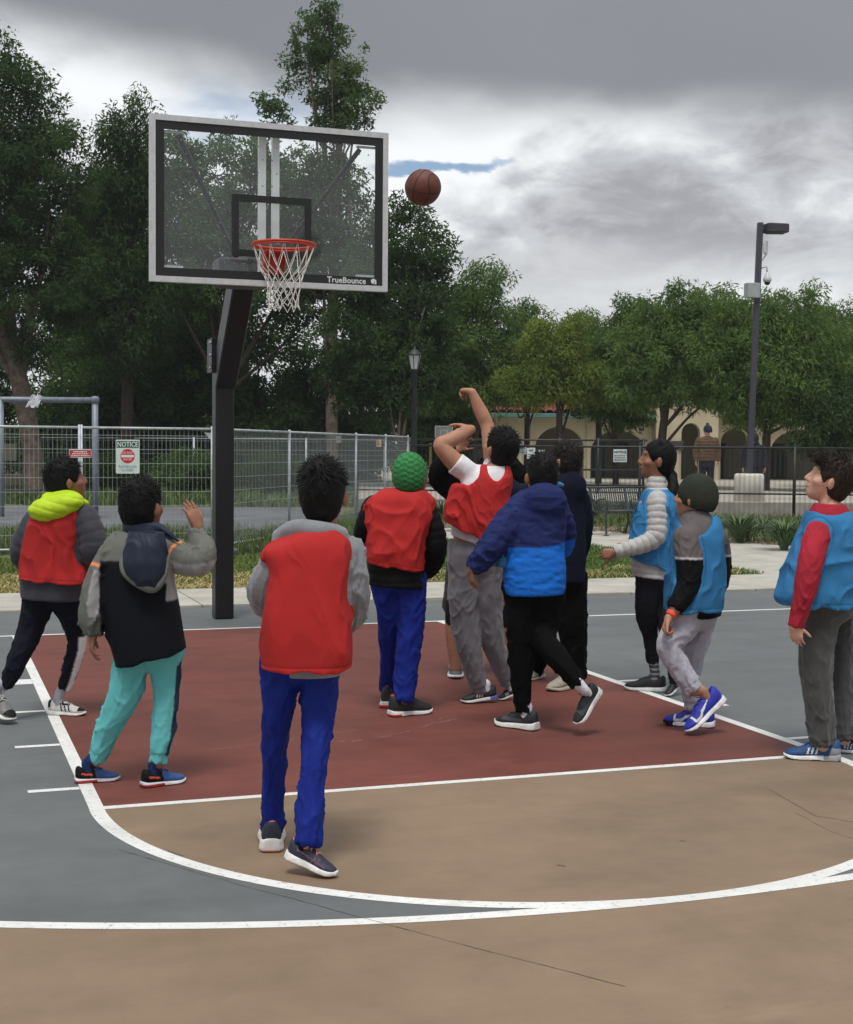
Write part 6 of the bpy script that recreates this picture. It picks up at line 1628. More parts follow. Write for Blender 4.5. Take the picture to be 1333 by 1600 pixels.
def person_3():
    s = Person(5.22, (455, 1345), 'tallest-looking boy nearest the camera in a red bib, grey sleeves and royal blue trousers', skin='brown')
    s.head(505, 769, 6, 6, 1.06, neck=s.p(503, 820))
    s.hair(1.03, tufts=1700, tlen=.045, rough=.010, seed=7, nape=-.072)
    gm = fab('grey fleece hoodie', lin(132, 134, 140), .9, sheen=.2)
    jr = [(822, 480, 528, .07), (834, 456, 540, .10), (848, 436, 550, .12), (870, 424, 552, .13), (910, 424, 546, .135), (960, 416, 547, .14), (1010, 414, 548, .14), (1044, 440, 540, .13), (1053, 450, 536, .125)]
    sl = [(436, 868, 44, 0), (416, 900, 42, .0), (408, 925, 38, .02), (412, 945, 32, .10), (440, 950, 26, .24)]
    sr = [(545, 862, 38, 0), (556, 905, 38, .01), (557, 940, 36, .03), (550, 968, 30, .09), (530, 975, 26, .22)]
    P1, P2 = pts(s, sl), pts(s, sr)
    ex = [(p_chain([s.p(436, 838, .0), s.p(462, 826, -.06), s.p(500, 829, -.09), s.p(534, 832, -.05)], [.028, .034, .034, .022]), .03)]
    s.part('hoodie', fld(s, .007, jr, s.hem(452, 1054, 537, 1052), (sl, sr), extra=ex), gm, lambda V, N: fold_limb(V, [P1, P2], .010, 1, .055)*np.clip((.1-np.minimum(chain_s(V, P1)[0], chain_s(V, P2)[0]))/.03, 0, 1))
    br = [(819, 482, 526, .085), (828, 464, 536, .12), (842, 440, 549, .145), (858, 416, 554, .155), (872, 419, 554, .16), (895, 424, 549, .165), (920, 420, 546, .17), (960, 413, 549, .175), (1005, 409, 551, .175), (1042, 410, 550, .175)]
    ex = [(p_chain([s.p(452, 848, -.03), s.p(425, 860, -.03), s.p(411, 872, -.04)], [.035, .030, .014]), .03)]
    bib(s, br, s.hem(410, 1041, 550, 1043), RED, seed=2, amp=.0075, slant=.12, res=.0092, fx=11, fz=2.4, neck=(478, 812, 34, 24, -.05, .09), extra=ex, arms=(sl, sr))
    bl = fab('royal blue jersey', lin(12, 36, 128), .7, bump=.25, var=.1, vs=20)
    LL = [(443, 1035, 56), (434, 1110, 46), (430, 1160, 40), (427, 1220, 34), (426, 1300, 32)]
    LR = [(502, 1035, 60), (498, 1110, 51), (493, 1165, 43), (488, 1230, 38), (480, 1318, 36)]
    trousers(s, 'trousers', bl, LL, LR, [(1020, 416, 533, .115), (1040, 416, 534, .12), (1052, 417, 533, .115)], amp=.008, pitch=.075, seed=6, res=.007)
    dk = lin(40, 44, 62); orn = fab('orange trim', lin(228, 120, 92), .6); pur = fab('purple streak', lin(112, 84, 104), .6)
    def mk(x, y, z):
        t = np.zeros(len(x), int)
        t[(z > .099-.012*np.exp(-((x-.25)/.1)**2)) & (x < .42)] = 1
        a = (np.abs(z-(.068-.05*(x-.2))) < .004) & (x > .2) & (x < .8) & (np.abs(y) > .008)
        b = (np.abs(x-.52-(z-.04)*2.2) < .014) | (np.abs(x-.60-(z-.04)*2.2) < .014) | (np.abs(x-.60+(z-.05)*2.4) < .014)
        t[a | (b & (z > .028) & (z < .064) & (np.abs(y) > .012))] = 2
        return t
    s.shoe((424, 1333, 0), (425, 1300, 0), upper=dk, sole=lin(222, 218, 214), marks=mk, upmats=[orn, pur], out=lin(205, 110, 90), lace=lin(235, 150, 110), solet=1.35, hi=1.05)
    s.sock((425, 1290, 27), fab('black sock', lin(24), .9))
    s.shoe((447, 1340, .055), (524, 1372, .0), upper=dk, sole=lin(228, 224, 220), marks=mk, upmats=[orn, pur], out=lin(190, 95, 72), lace=lin(235, 150, 110), solet=1.35, hi=1.05)
    s.sock((480, 1306, 29), fab('black sock', lin(24), .9))
    sk = fab('black sock', lin(24), .9)
    torso_under(s, jr); legs_under(s, LL, LR)
    for c in (sl, sr): s.limb(s.ch(c)[0], s.ch(c)[1]*.6)
    s.hand(s.p(452, 950, .28), nrm(RH+FH*.4), -ZZ, 1, .4, 1); s.hand(s.p(520, 976, .26), nrm(-RH+FH*.4), -ZZ, 1, .4, -1)
    s.make_body()

def person_4():
    s = Person(8.15, (625, 1116), 'child in a green chequered beanie and red bib over a black puffer jacket', skin='brown')
    s.head(643, 741, 32, 16, 1.08, neck=s.p(634, 772))
    m = bpy.data.materials.new('green chequered knit'); m.use_nodes = True; nt = m.node_tree; N = nt.nodes.new; L = nt.links.new
    tc = N('ShaderNodeTexCoord'); sp = N('ShaderNodeSeparateXYZ'); L(tc.outputs['Object'], sp.inputs[0])
    an = N('ShaderNodeMath'); an.operation = 'ARCTAN2'; L(sp.outputs[1], an.inputs[0]); L(sp.outputs[0], an.inputs[1])
    a2 = N('ShaderNodeMath'); a2.operation = 'MULTIPLY'; L(an.outputs[0], a2.inputs[0]); a2.inputs[1].default_value = 9/pi
    z2 = N('ShaderNodeMath'); z2.operation = 'MULTIPLY'; L(sp.outputs[2], z2.inputs[0]); z2.inputs[1].default_value = 64
    cb = N('ShaderNodeCombineXYZ'); L(a2.outputs[0], cb.inputs[0]); L(z2.outputs[0], cb.inputs[1]); cb.inputs[2].default_value = .5
    ck = N('ShaderNodeTexChecker'); L(cb.outputs[0], ck.inputs[0]); ck.inputs['Scale'].default_value = 1.0
    ck.inputs[1].default_value = (*lin(58, 150, 80), 1); ck.inputs[2].default_value = (*lin(40, 116, 60), 1)
    nz = N('ShaderNodeTexNoise'); L(tc.outputs['Object'], nz.inputs[0]); nz.inputs['Scale'].default_value = 60
    mx = N('ShaderNodeMix'); mx.data_type = 'RGBA'; mx.blend_type = 'MULTIPLY'; mx.inputs[0].default_value = .5
    L(ck.outputs[0], mx.inputs[6]); L(nz.outputs[0], mx.inputs[7])
    b = nt.nodes['Principled BSDF']; L(mx.outputs[2], b.inputs['Base Color']); b.inputs['Roughness'].default_value = .9
    bp = N('ShaderNodeBump'); bp.inputs['Distance'].default_value = .004; L(nz.outputs[0], bp.inputs['Height']); L(bp.outputs[0], b.inputs['Normal'])
    def kn(P):
        th = np.arctan2(P[:, 1], P[:, 0]); return .0012*np.sin(th*18)*np.sin(P[:, 2]*200)+.002*(fbm(P*60, 2)-.5)
    s.beanie(m, low=-.085, slope=.25, grow=.98, disp=kn)
    br = [(762, 604, 658, .08), (769, 588, 668, .12), (780, 576, 677, .145), (800, 571, 676, .155), (830, 574, 668, .16), (860, 572, 664, .16), (892, 571, 664, .165)]
    jr = [(768, 608, 652, .07), (780, 586, 666, .11), (800, 578, 668, .13), (840, 578, 664, .135), (880, 574, 664, .14), (918, 575, 664, .14)]
    sl = [(585, 792, 38, 0), (571, 825, 34, .02), (568, 845, 28, .10), (590, 856, 24, .24)]
    sr = [(662, 798, 42, 0), (676, 832, 40, -.01), (680, 862, 36, 0), (672, 888, 28, .10), (655, 895, 24, .22)]
    bib(s, br, s.hem(571, 877, 664, 893), RED, seed=3, amp=.011, slant=-.45, neck=(640, 756, 26, 13, -.02), arms=(sl, sr))
    P1, P2 = pts(s, sl), pts(s, sr)
    bm = fab('black puffer', lin(15, 15, 18), .6, bump=.15)
    s.part('jacket', fld(s, .008, jr, s.hem(575, 912, 664, 920), (sl, sr)), bm,
           lambda V, N: np.where(chain_s(V, P2)[0] < .085, quilt(V, P2, .045, .005), np.where(chain_s(V, P1)[0] < .08, quilt(V, P1, .045, .005), quilt_z(V, .045, .004))+.006*(fbm(V*25, 2)-.5)))
    bl = fab('royal blue jersey', lin(12, 36, 128), .7)
    LL = [(604, 905, 48), (608, 960, 38), (609, 1005, 30), (608, 1040, 28), (606, 1078, 26)]
    LR = [(642, 905, 48), (642, 960, 42), (639, 1010, 37), (635, 1050, 34), (630, 1094, 31)]
    trousers(s, 'trousers', bl, LL, LR, [(895, 585, 658, .10), (912, 584, 660, .11), (924, 585, 661, .105)], amp=.008, pitch=.06, seed=8)
    rd = fab('red trim', lin(200, 60, 50), .6)
    def mk(x, y, z): return ((z > .108) & (x < .36) | ((np.abs(x-.33) < .02) & (np.abs(z-.072) < .008))).astype(int)
    sm = (lambda x, y, z: ((z < .015) & (x < .2)).astype(int)*2, [rd])
    s.shoe((609, 1120, 0), (674, 1113, 0), upper=lin(34, 33, 35), sole=lin(215), marks=mk, upmats=[rd], out=lin(200, 70, 66), solemark=sm, hi=1.15)
    s.sock((630, 1085, 24), fab('black sock', lin(24), .9))
    s.shoe((604, 1107, 0), (611, 1090, 0), upper=lin(34, 33, 35), sole=lin(215), marks=mk, upmats=[rd], out=lin(200, 70, 66), solemark=sm, hi=1.15)
    s.sock((606, 1070, 20), fab('black sock', lin(24), .9))
    sk = fab('black sock', lin(24), .9)
    torso_under(s, jr); legs_under(s, LL, LR)
    for c in (sl, sr): s.limb(s.ch(c)[0], s.ch(c)[1]*.6)
    s.hand(s.p(598, 858, .27), nrm(RH+FH*.3), -ZZ, .9, .4, 1); s.hand(s.p(645, 896, .25), nrm(-RH+FH*.3), -ZZ, .9, .4, -1)
    s.make_body()

def person_5():
    s = Person(8.47, (770, 1104), 'boy in a red bib and grey sweatpants with both arms raised after shooting', skin='tan')
    s.bres = .0062
    s.head(782, 699, -38, 30, 1.07, neck=s.p(772, 738))
    s.hair(1.05, tufts=1500, tlen=.042, rough=.010, seed=9, nape=-.085)
    tr = [(728, 752, 794, .07), (738, 734, 799, .10), (752, 722, 799, .12), (780, 712, 796, .125), (815, 706, 788, .125), (840, 704, 782, .125)]
    aL = [(738, 745, 35, 0), (713, 724, 31, -.02), (689, 697, 24, -.04), (700, 690, 24, -.02), (714, 683, 23, .0), (736, 671, 15, .05)]
    aR = [(778, 735, 35, .04), (768, 700, 28, .10), (762, 668, 22, .14), (755, 650, 22, .14), (748, 636, 20, .14), (738, 613, 13, .13)]
    wh = fab('white cotton', lin(226, 226, 230), .85)
    tr = tr[:-1]+[(852, 704, 784, .128)]; F = fld(s, .007, tr, s.hem(704, 836, 786, 862), ())
    P, R = s.ch(aL[:2]); e = P[0]+(P[1]-P[0])*1.05
    F.add(p_chain([s.p(748, 745, 0), s.p(735, 740, -.01), e], [.062, .066, .070], cut1=True), .03)
    P, R = s.ch(aR[:2]); F.add(p_chain([P[0], P[0]+(P[1]-P[0])*.5], [.07, .07], cut1=True), .03)
    s.part('t_shirt', F, wh, lambda V, N: .010*(fbm(V*np.array([14, 14, 8]), 3)-.5))
    br = [(726, 752, 796, .07), (736, 738, 799, .11), (748, 722, 801, .14), (765, 706, 799, .15), (790, 698, 795, .155), (815, 692, 790, .16), (842, 693, 782, .165)]
    cuts = [p_ell(s.p(726, 738, -.04), (s.m(23), .22, s.m(24)), np.array([RH, FH, ZZ]))]
    bib(s, br, s.hem(691, 815, 782, 856), RED, seed=5, amp=.009, slant=.6, neck=(776, 727, 14, 26, -.1, .10), cuts=cuts, fx=13)
    gm = fab('grey sweatpants', lin(118, 118, 124), .92, sheen=.25)
    LL = [(729, 880, 56), (725, 940, 47), (731, 1000, 42), (740, 1040, 34), (750, 1083, 23)]
    LR = [(766, 880, 50), (766, 940, 37), (771, 1000, 35), (781, 1035, 30), (792, 1070, 20)]
    trousers(s, 'sweatpants', gm, LL, LR, [(846, 702, 780, .12), (866, 701, 787, .13), (892, 702, 790, .12)], amp=.005, pitch=.07, seed=9, cuff=.045)
    def mk(x, y, z): return stripes3(1)(x, y, z)
    st = fab('cream stripe', lin(205, 200, 190), .6)
    sm = (lambda x, y, z: ((z > .008) & (x < .22)).astype(int)*2, [fab('violet heel', lin(92, 88, 160), .5)])
    s.shoe((776, 1092, .02), (721, 1099, 0), upper=lin(26, 26, 30), sole=lin(205, 203, 200), marks=mk, upmats=[st], out=lin(120), solemark=sm)
    s.sock((750, 1076, 18), fab('white sock', lin(222, 222, 232), .9))
    s.shoe((806, 1086, .03), (779, 1095, 0), upper=lin(26, 26, 30), sole=lin(205, 203, 196), marks=mk, upmats=[st], out=lin(120))
    s.sock((792, 1063, 16), fab('white sock', lin(222, 222, 232), .9))
    wsk = fab('white sock', lin(222, 222, 232), .9)
    s.torso(s.rows([(728, 755, 792, .06), (740, 740, 794, .085), (780, 716, 790, .10), (840, 708, 780, .105), (880, 708, 782, .11)], 0, 0))
    legs_under(s, LL, LR)
    for c in (aL, aR): s.limb(*s.ch(c))
    s.hand(s.p(737, 671, .05), nrm(-RH*.95+ZZ*.36+FH*.1), nrm(-ZZ-RH*.4), 1.0, .22, 1, spread=.16)
    s.hand(s.p(737, 611, .13), nrm(-RH*.55+FH*.75+ZZ*.05), nrm(-ZZ*.9-FH*.2), 1.0, .75, -1)
    s.make_body()

def person_6():
    s = Person(7.75, (808, 1140), 'boy in a navy and bright blue puffer jacket with one foot kicked back', skin='brown'); s.bres = .0066
    s.head(846, 742, -14, 10, 1.06, neck=s.p(846, 776))
    s.hair(1.03, tufts=1300, tlen=.034, rough=.008, seed=11, nape=-.08)
    jr = [(764, 826, 868, .07), (774, 808, 880, .11), (790, 798, 884, .135), (815, 794, 884, .14), (850, 790, 882, .145), (885, 787, 883, .15), (915, 787, 883, .15), (928, 790, 881, .145)]
    sl = [(822, 792, 50, 0), (796, 818, 48, -.05), (776, 845, 43, -.08), (757, 868, 36, -.08), (738, 890, 27, -.07)]
    sr = [(872, 795, 36, .05), (884, 830, 34, .12), (878, 862, 30, .22)]
    P1, P2 = pts(s, sl), pts(s, sr)
    nv = fab('navy puffer', lin(34, 44, 92), .6, bump=.2); bb = fab('bright blue puffer', lin(28, 108, 205), .55, bump=.2)
    z0 = s.z(852)
    fm = lambda c: ((c[:, 2] < z0-.02*((c-s.p(836, 850))@RH)/.15*-1) & (chain_s(c, P1)[0] > .088) | ((c[:, 2] < z0) & (((c-s.p(836, 850))@RH) > -s.m(44))) & (chain_s(c, P2)[0] > .07)).astype(int)
    F = fld(s, .0105, jr, s.hem(788, 928, 882, 928), (sl, sr), n=2.6)
    F.add(p_ell(s.p(853, 782, -.10), (s.m(33), .07, s.m(27)), np.array([nrm(RH-.2*ZZ), FH, nrm(ZZ+.2*RH)])), .02)
    s.part('jacket', F, [nv, bb], lambda V, N: np.where(chain_s(V, P1)[0] < .09, quilt(V, P1, .05, .003)+fold_limb(V, [P1], .007, 2, .04), quilt_z(V, .06, .0025, 2, .2))+.013*(1-np.abs(2*fbm(V*np.array([11, 11, 21])+V[:, [2, 2, 2]]*np.array([3, 3, 0])+5, 3)-1)-.7), fm)
    cf = Field(.006); cf.add(p_chain([s.p(862, 762, .02), s.p(872, 757, .03), s.p(879, 758, .05)], [.016, .016, .01]), .01)
    s.part('bib_collar', cf, BLUE)
    cf = Field(.006); cf.add(p_stack(s.rows([(868, 774, 800, .10, .03), (885, 770, 800, .10, .03)]), 2.4), .01)
    s.part('bib', cf, BLUE, lambda V, N: .006*(fbm(V*20, 2)-.5))
    bk = fab('black joggers', lin(11, 11, 13), .9)
    LL = [(817, 920, 58), (816, 985, 48), (814, 1040, 36), (815, 1075, 29), (817, 1112, 23)]
    LR = [(858, 920, 54), (850, 972, 46, .03), (851, 1003, 38, .03), (876, 1034, 32, -.03), (903, 1070, 24, -.08)]
    trousers(s, 'joggers', bk, LL, LR, [(905, 792, 880, .125), (925, 792, 882, .13), (945, 794, 882, .11)], amp=.007, pitch=.05, seed=10, cuff=.05)
    wsk = fab('white sock', lin(222, 222, 232), .9)
    gp = fab('grey panel', lin(74, 78, 82), .6)
    def mk(x, y, z): return ((np.abs(z-(.045+.02*(x-.5))) < .009) & (x > .3) & (x < .78)).astype(int)
    s.shoe((839, 1142, 0), (775, 1132, 0), upper=lin(30, 36, 42), sole=lin(224, 222, 218), marks=mk, upmats=[gp], out=lin(40), solet=1.25)
    s.sock((817, 1104, 17), wsk)
    s.shoe((938, 1079, None, -.10), (902, 1134, None, -.16), up=-RH*.75-FH*.55+ZZ*.2, upper=lin(30, 36, 42), sole=lin(224, 222, 218), marks=mk, upmats=[gp], out=lin(32), solet=1.25)
    s.sock((901, 1066, 21, -.08), wsk)
    torso_under(s, jr); legs_under(s, LL, LR)
    for c in (sl, sr): s.limb(s.ch(c)[0], s.ch(c)[1]*.6)
    s.limb([s.p(744, 882, -.07), s.p(737, 893, -.07)], [.028, .022]); s.hand(s.p(738, 890, -.07), nrm(-ZZ-RH*.05), nrm(RH+FH*.4), .9, .45, -1)
    s.hand(s.p(874, 868, .24), nrm(-ZZ+FH*.5), nrm(-RH), .9, .45, 1)
    s.make_body()

def person_7():
    s = Person(9.1, (850, 1070), 'boy with dark curly hair in a plain midnight hoodie and black trousers', skin='tan', hair=(0.020, 0.016, 0.014))
    s.head(882, 719, -52, 14, 1.06, neck=s.p(884, 752))
    s.hair(1.03, tufts=1300, tlen=.035, rough=.016, cfreq=38, seed=13, nape=-.07)
    jr = [(745, 868, 902, .07), (754, 856, 908, .11), (775, 852, 912, .13), (820, 850, 914, .14), (870, 850, 915, .145), (908, 854, 914, .14)]
    sl = [(862, 772, 36, .05), (836, 772, 34, .12), (806, 768, 28, .22), (790, 752, 22, .3)]
    sr = [(904, 775, 32, 0), (910, 820, 32, .04), (905, 862, 28, .10), (890, 880, 24, .2)]
    P1, P2 = pts(s, sl), pts(s, sr)
    nm = fab('midnight hoodie', lin(22, 26, 42), .9)
    F = fld(s, .008, jr, s.hem(852, 908, 915, 908), (sl, sr))
    F.add(p_ell(s.p(893, 762, -.07), (s.m(22), .075, s.m(25)), np.array([RH, FH, ZZ])), .03)
    s.part('hoodie', F, nm, lambda V, N: fold_limb(V, [P1, P2], .007, 3, .05)*.6+.012*(fbm(V*np.array([14, 14, 7]), 3)-.5))
    bk = fab('black joggers', lin(11, 11, 13), .9)
    LL = [(868, 905, 48), (856, 965, 42), (846, 1005, 32), (837, 1050, 22)]
    LR = [(892, 905, 50), (893, 965, 48), (898, 1010, 38), (902, 1060, 26)]
    trousers(s, 'trousers', bk, LL, LR, [(895, 848, 914, .12), (912, 848, 915, .125), (930, 850, 914, .11)], amp=.007, seed=12)
    bg = lin(158, 152, 136)
    s.shoe((848, 1058, 0), (822, 1064, 0), upper=bg, sole=lin(176, 170, 155), lace=lin(150, 145, 130))
    s.sock((837, 1044, 16), fab('black sock', lin(24), .9))
    s.shoe((906, 1072, 0), (857, 1081, 0), upper=bg, sole=lin(176, 170, 155), lace=lin(150, 145, 130))
    s.sock((902, 1054, 18), fab('black sock', lin(24), .9))
    torso_under(s, jr); legs_under(s, LL, LR)
    for c in (sl, sr): s.limb(s.ch(c)[0], s.ch(c)[1]*.6)
    s.hand(s.p(786, 748, .32), nrm(-RH+ZZ), FH, .95, .3, 1); s.hand(s.p(884, 884, .24), nrm(-RH+FH*.4), -ZZ, .9, .5, -1)
    s.make_body()

def person_8():
    s = Person(9.5, (750, 1060), 'defender in a black jacket and camouflage shorts half hidden behind the shooter', skin='brown')
    s.head(768, 738, 160, 12, 1.02, neck=s.p(764, 768), face=False)
    s.hair(1.03, tufts=700, seed=15)
    jr = [(765, 752, 780, .07), (773, 722, 808, .11), (795, 716, 812, .13), (840, 712, 808, .14), (885, 702, 802, .14)]
    sl = [(730, 780, 40, -.02), (700, 757, 40, -.06), (688, 742, 36, -.10), (700, 720, 30, -.16), (715, 704, 23, -.18)]
    sr = [(800, 782, 40, -.02), (812, 762, 38, -.04), (806, 742, 34, -.08), (796, 724, 28, -.1)]
    bm = fab('black fleece', lin(13, 13, 16), .85)
    P1, P2 = pts(s, sl), pts(s, sr)
    s.part('jacket', fld(s, .009, jr, s.hem(703, 884, 802, 884), (sl, sr)), bm, lambda V, N: fold_limb(V, [P1, P2], .008, 3, .05))
    cam_ = mat('camouflage cloth', lin(96, 98, 88), .9, col2=lin(52, 56, 48), vscale=16, bump=.2, bscale=300)
    LL = [(722, 885, 50), (714, 930, 42), (712, 948, 40)]; LR = [(782, 885, 50), (786, 930, 42), (787, 948, 40)]
    trousers(s, 'shorts', cam_, LL, LR, [(870, 704, 800, .12), (890, 702, 802, .125), (905, 704, 800, .11)], res=.009, amp=.006, seed=3)
    kp = fab('black knee sleeve', lin(24), .8)
    s.part('knee_sleeve', fld(s, .008, chains=[[(712, 944, 31), (710, 962, 29), (709, 978, 27)]]), kp)
    s.part('knee_sleeve', fld(s, .008, chains=[[(787, 930, 31), (788, 955, 29), (788, 980, 27)]]), kp)
    g = lin(84, 88, 94)
    s.shoe((712, 1040, 0), (712, 1062, 0), upper=g, sole=lin(215, 218, 224), lace=lin(130))
    s.sock((712, 1018, 19), fab('white sock', lin(222, 222, 232), .9))
    s.shoe((787, 1040, 0), (790, 1060, 0), upper=g, sole=lin(215, 218, 224), lace=lin(130))
    s.sock((787, 1018, 19), fab('white sock', lin(222, 222, 232), .9))
    wsk = fab('white sock', lin(222, 222, 232), .9)
    torso_under(s, jr)
    for c in ([(722, 885, 40), (712, 950, 29), (708, 985, 25), (712, 1045, 18)], [(782, 885, 40), (787, 950, 29), (786, 985, 25), (787, 1045, 18)]): s.limb(*s.ch(c))
    for c in (sl, sr): s.limb(s.ch(c)[0], s.ch(c)[1]*.6)
    s.hand(s.p(716, 702, -.18), nrm(RH*.5+ZZ*.6), nrm(-FH+RH*.3), .95, .35, 1); s.hand(s.p(794, 720, -.1), nrm(-RH*.3+ZZ), -FH, .95, .35, -1)
    s.make_body()

def person_9():
    s = Person(8.95, (1025, 1086), 'girl with a dark ponytail in a blue bib over a silver-white puffer jacket', skin='brown')
    s.bres = .0062
    s.head(1027, 717, -84, 8, 1.05, neck=s.p(1026, 756))
    q = s.hq
    ex = [(p_ell(q(0, -.10, -.09), (.036, .038, .036), s.hA), .02)]
    s.hair(1.03, tufts=500, tlen=.03, rough=.003, up=.02, seed=17, nape=-.065, slope=.9, extra=ex)
    pt_ = Field(.006); pt_.add(p_chain([s.p(1049, 744, -.02), s.p(1052, 758, -.05), s.p(1050, 775, -.08), s.p(1051, 790, -.09), s.p(1049, 803, -.09)], [.026, .034, .028, .018, .006]), .01)
    s.part('ponytail', pt_, s.hm, lambda V, N: .006*(1-np.abs(2*vnoise(V*np.array([90, 90, 12]))-1)-.5))
    sv = fab('silver puffer', lin(184, 182, 180), .5, bump=.1, var=.1)
    jr = [(762, 1012, 1042, .085), (772, 1004, 1052, .12), (795, 997, 1056, .14), (830, 992, 1055, .145), (870, 988, 1048, .14), (900, 988, 1045, .14)]
    sl = [(1027, 782, 34, -.11), (1027, 812, 32, -.14), (1024, 838, 31, -.16), (1006, 850, 27, -.17), (982, 857, 24, -.18), (960, 863, 19, -.19)]
    sr = [(1030, 785, 34, .12), (1026, 830, 30, .16), (1005, 850, 26, .2), (985, 855, 20, .22)]
    P1, P2 = pts(s, sl), pts(s, sr)
    s.part('jacket', fld(s, .007, jr, s.hem(988, 898, 1045, 905), (sr,)), sv, lambda V, N: quilt_z(V, .042, .007, 1))
    s.part('sleeve', fld(s, .006, chains=[sl]), sv, lambda V, N: quilt(V, P1, .042, .0065, 2)+.005*(fbm(V*28, 2)-.5))
    cl = Field(.006); cl.add(p_stack(s.rows([(764, 1008, 1044, .085), (754, 1010, 1041, .075), (744, 1013, 1040, .068)]), 2.2), .01)
    cl.add(p_ell(s.p(1026, 740), (s.m(13), .058, .03), np.array([RH, FH, ZZ])), .006, 's')
    s.part('collar', cl, sv, lambda V, N: quilt_z(V, .034, .006, 1))
    br = [(764, 1008, 1044, .10), (772, 1003, 1054, .145), (790, 998, 1062, .165), (820, 990, 1063, .165), (850, 984, 1062, .165), (880, 982, 1056, .165), (894, 983, 1050, .165)]
    arm = p_ell(s.p(1026, 800, -.19), (s.m(17), .09, s.m(32)), np.array([RH, FH, ZZ]))
    bib(s, br, s.hem(983, 872, 1050, 894), BLUE, seed=6, amp=.010, slant=.5, cuts=[arm], neck=(1027, 752, 22, 18, 0, .12), arms=(sl, sr))
    lg = fab('charcoal leggings', lin(30, 32, 38), .8)
    LL = [(1017, 895, 44, -.03), (1011, 935, 37, -.03), (1010, 965, 32, -.03), (1016, 995, 23, 0), (1020, 1035, 18, 0)]
    LR = [(1034, 895, 38, .08), (1040, 945, 33, .02), (1044, 985, 28, -.04), (1051, 1030, 22, -.10), (1056, 1068, 17, -.14)]
    trousers(s, 'leggings', lg, LL, LR, [(890, 992, 1044, .12), (905, 994, 1046, .12), (918, 996, 1044, .11)], amp=.003, pitch=.03, seed=14, res=.007)
    sk = fab('grey sock', lin(78, 80, 86), .9); sw = fab('pale sock stripe', lin(160, 160, 165), .9)
    za, zb = s.z(1032), s.z(1064)
    s.shoe((1040, 1081, 0), (976, 1077, 0), upper=lin(24, 23, 25), sole=lin(205, 212, 210), lace=lin(25))
    s.sock((1020, 1028, 17), sk, fm=lambda c: (np.sin((c[:, 2]-za)*2*pi/.030) > .7).astype(int), mats=[sk, sw])
    s.shoe((1064, 1070, .06), (1041, 1089, .0), upper=lin(24, 23, 25), sole=lin(205, 205, 210), lace=lin(25))
    s.sock((1055, 1058, 15, -.13), sk)
    torso_under(s, jr); legs_under(s, LL, LR)
    for c in (sl, sr): s.limb(s.ch(c)[0], s.ch(c)[1]*.62)
    s.limb([s.p(966, 862, -.19), s.p(959, 864, -.19)], [.024, .021]); s.hand(s.p(960, 864, -.19), nrm(-RH+ZZ*-.1), nrm(FH-ZZ*.2), .9, .75, 1)
    s.hand(s.p(982, 856, .23), nrm(-RH), -FH, .9, .6, -1)
    s.make_body()

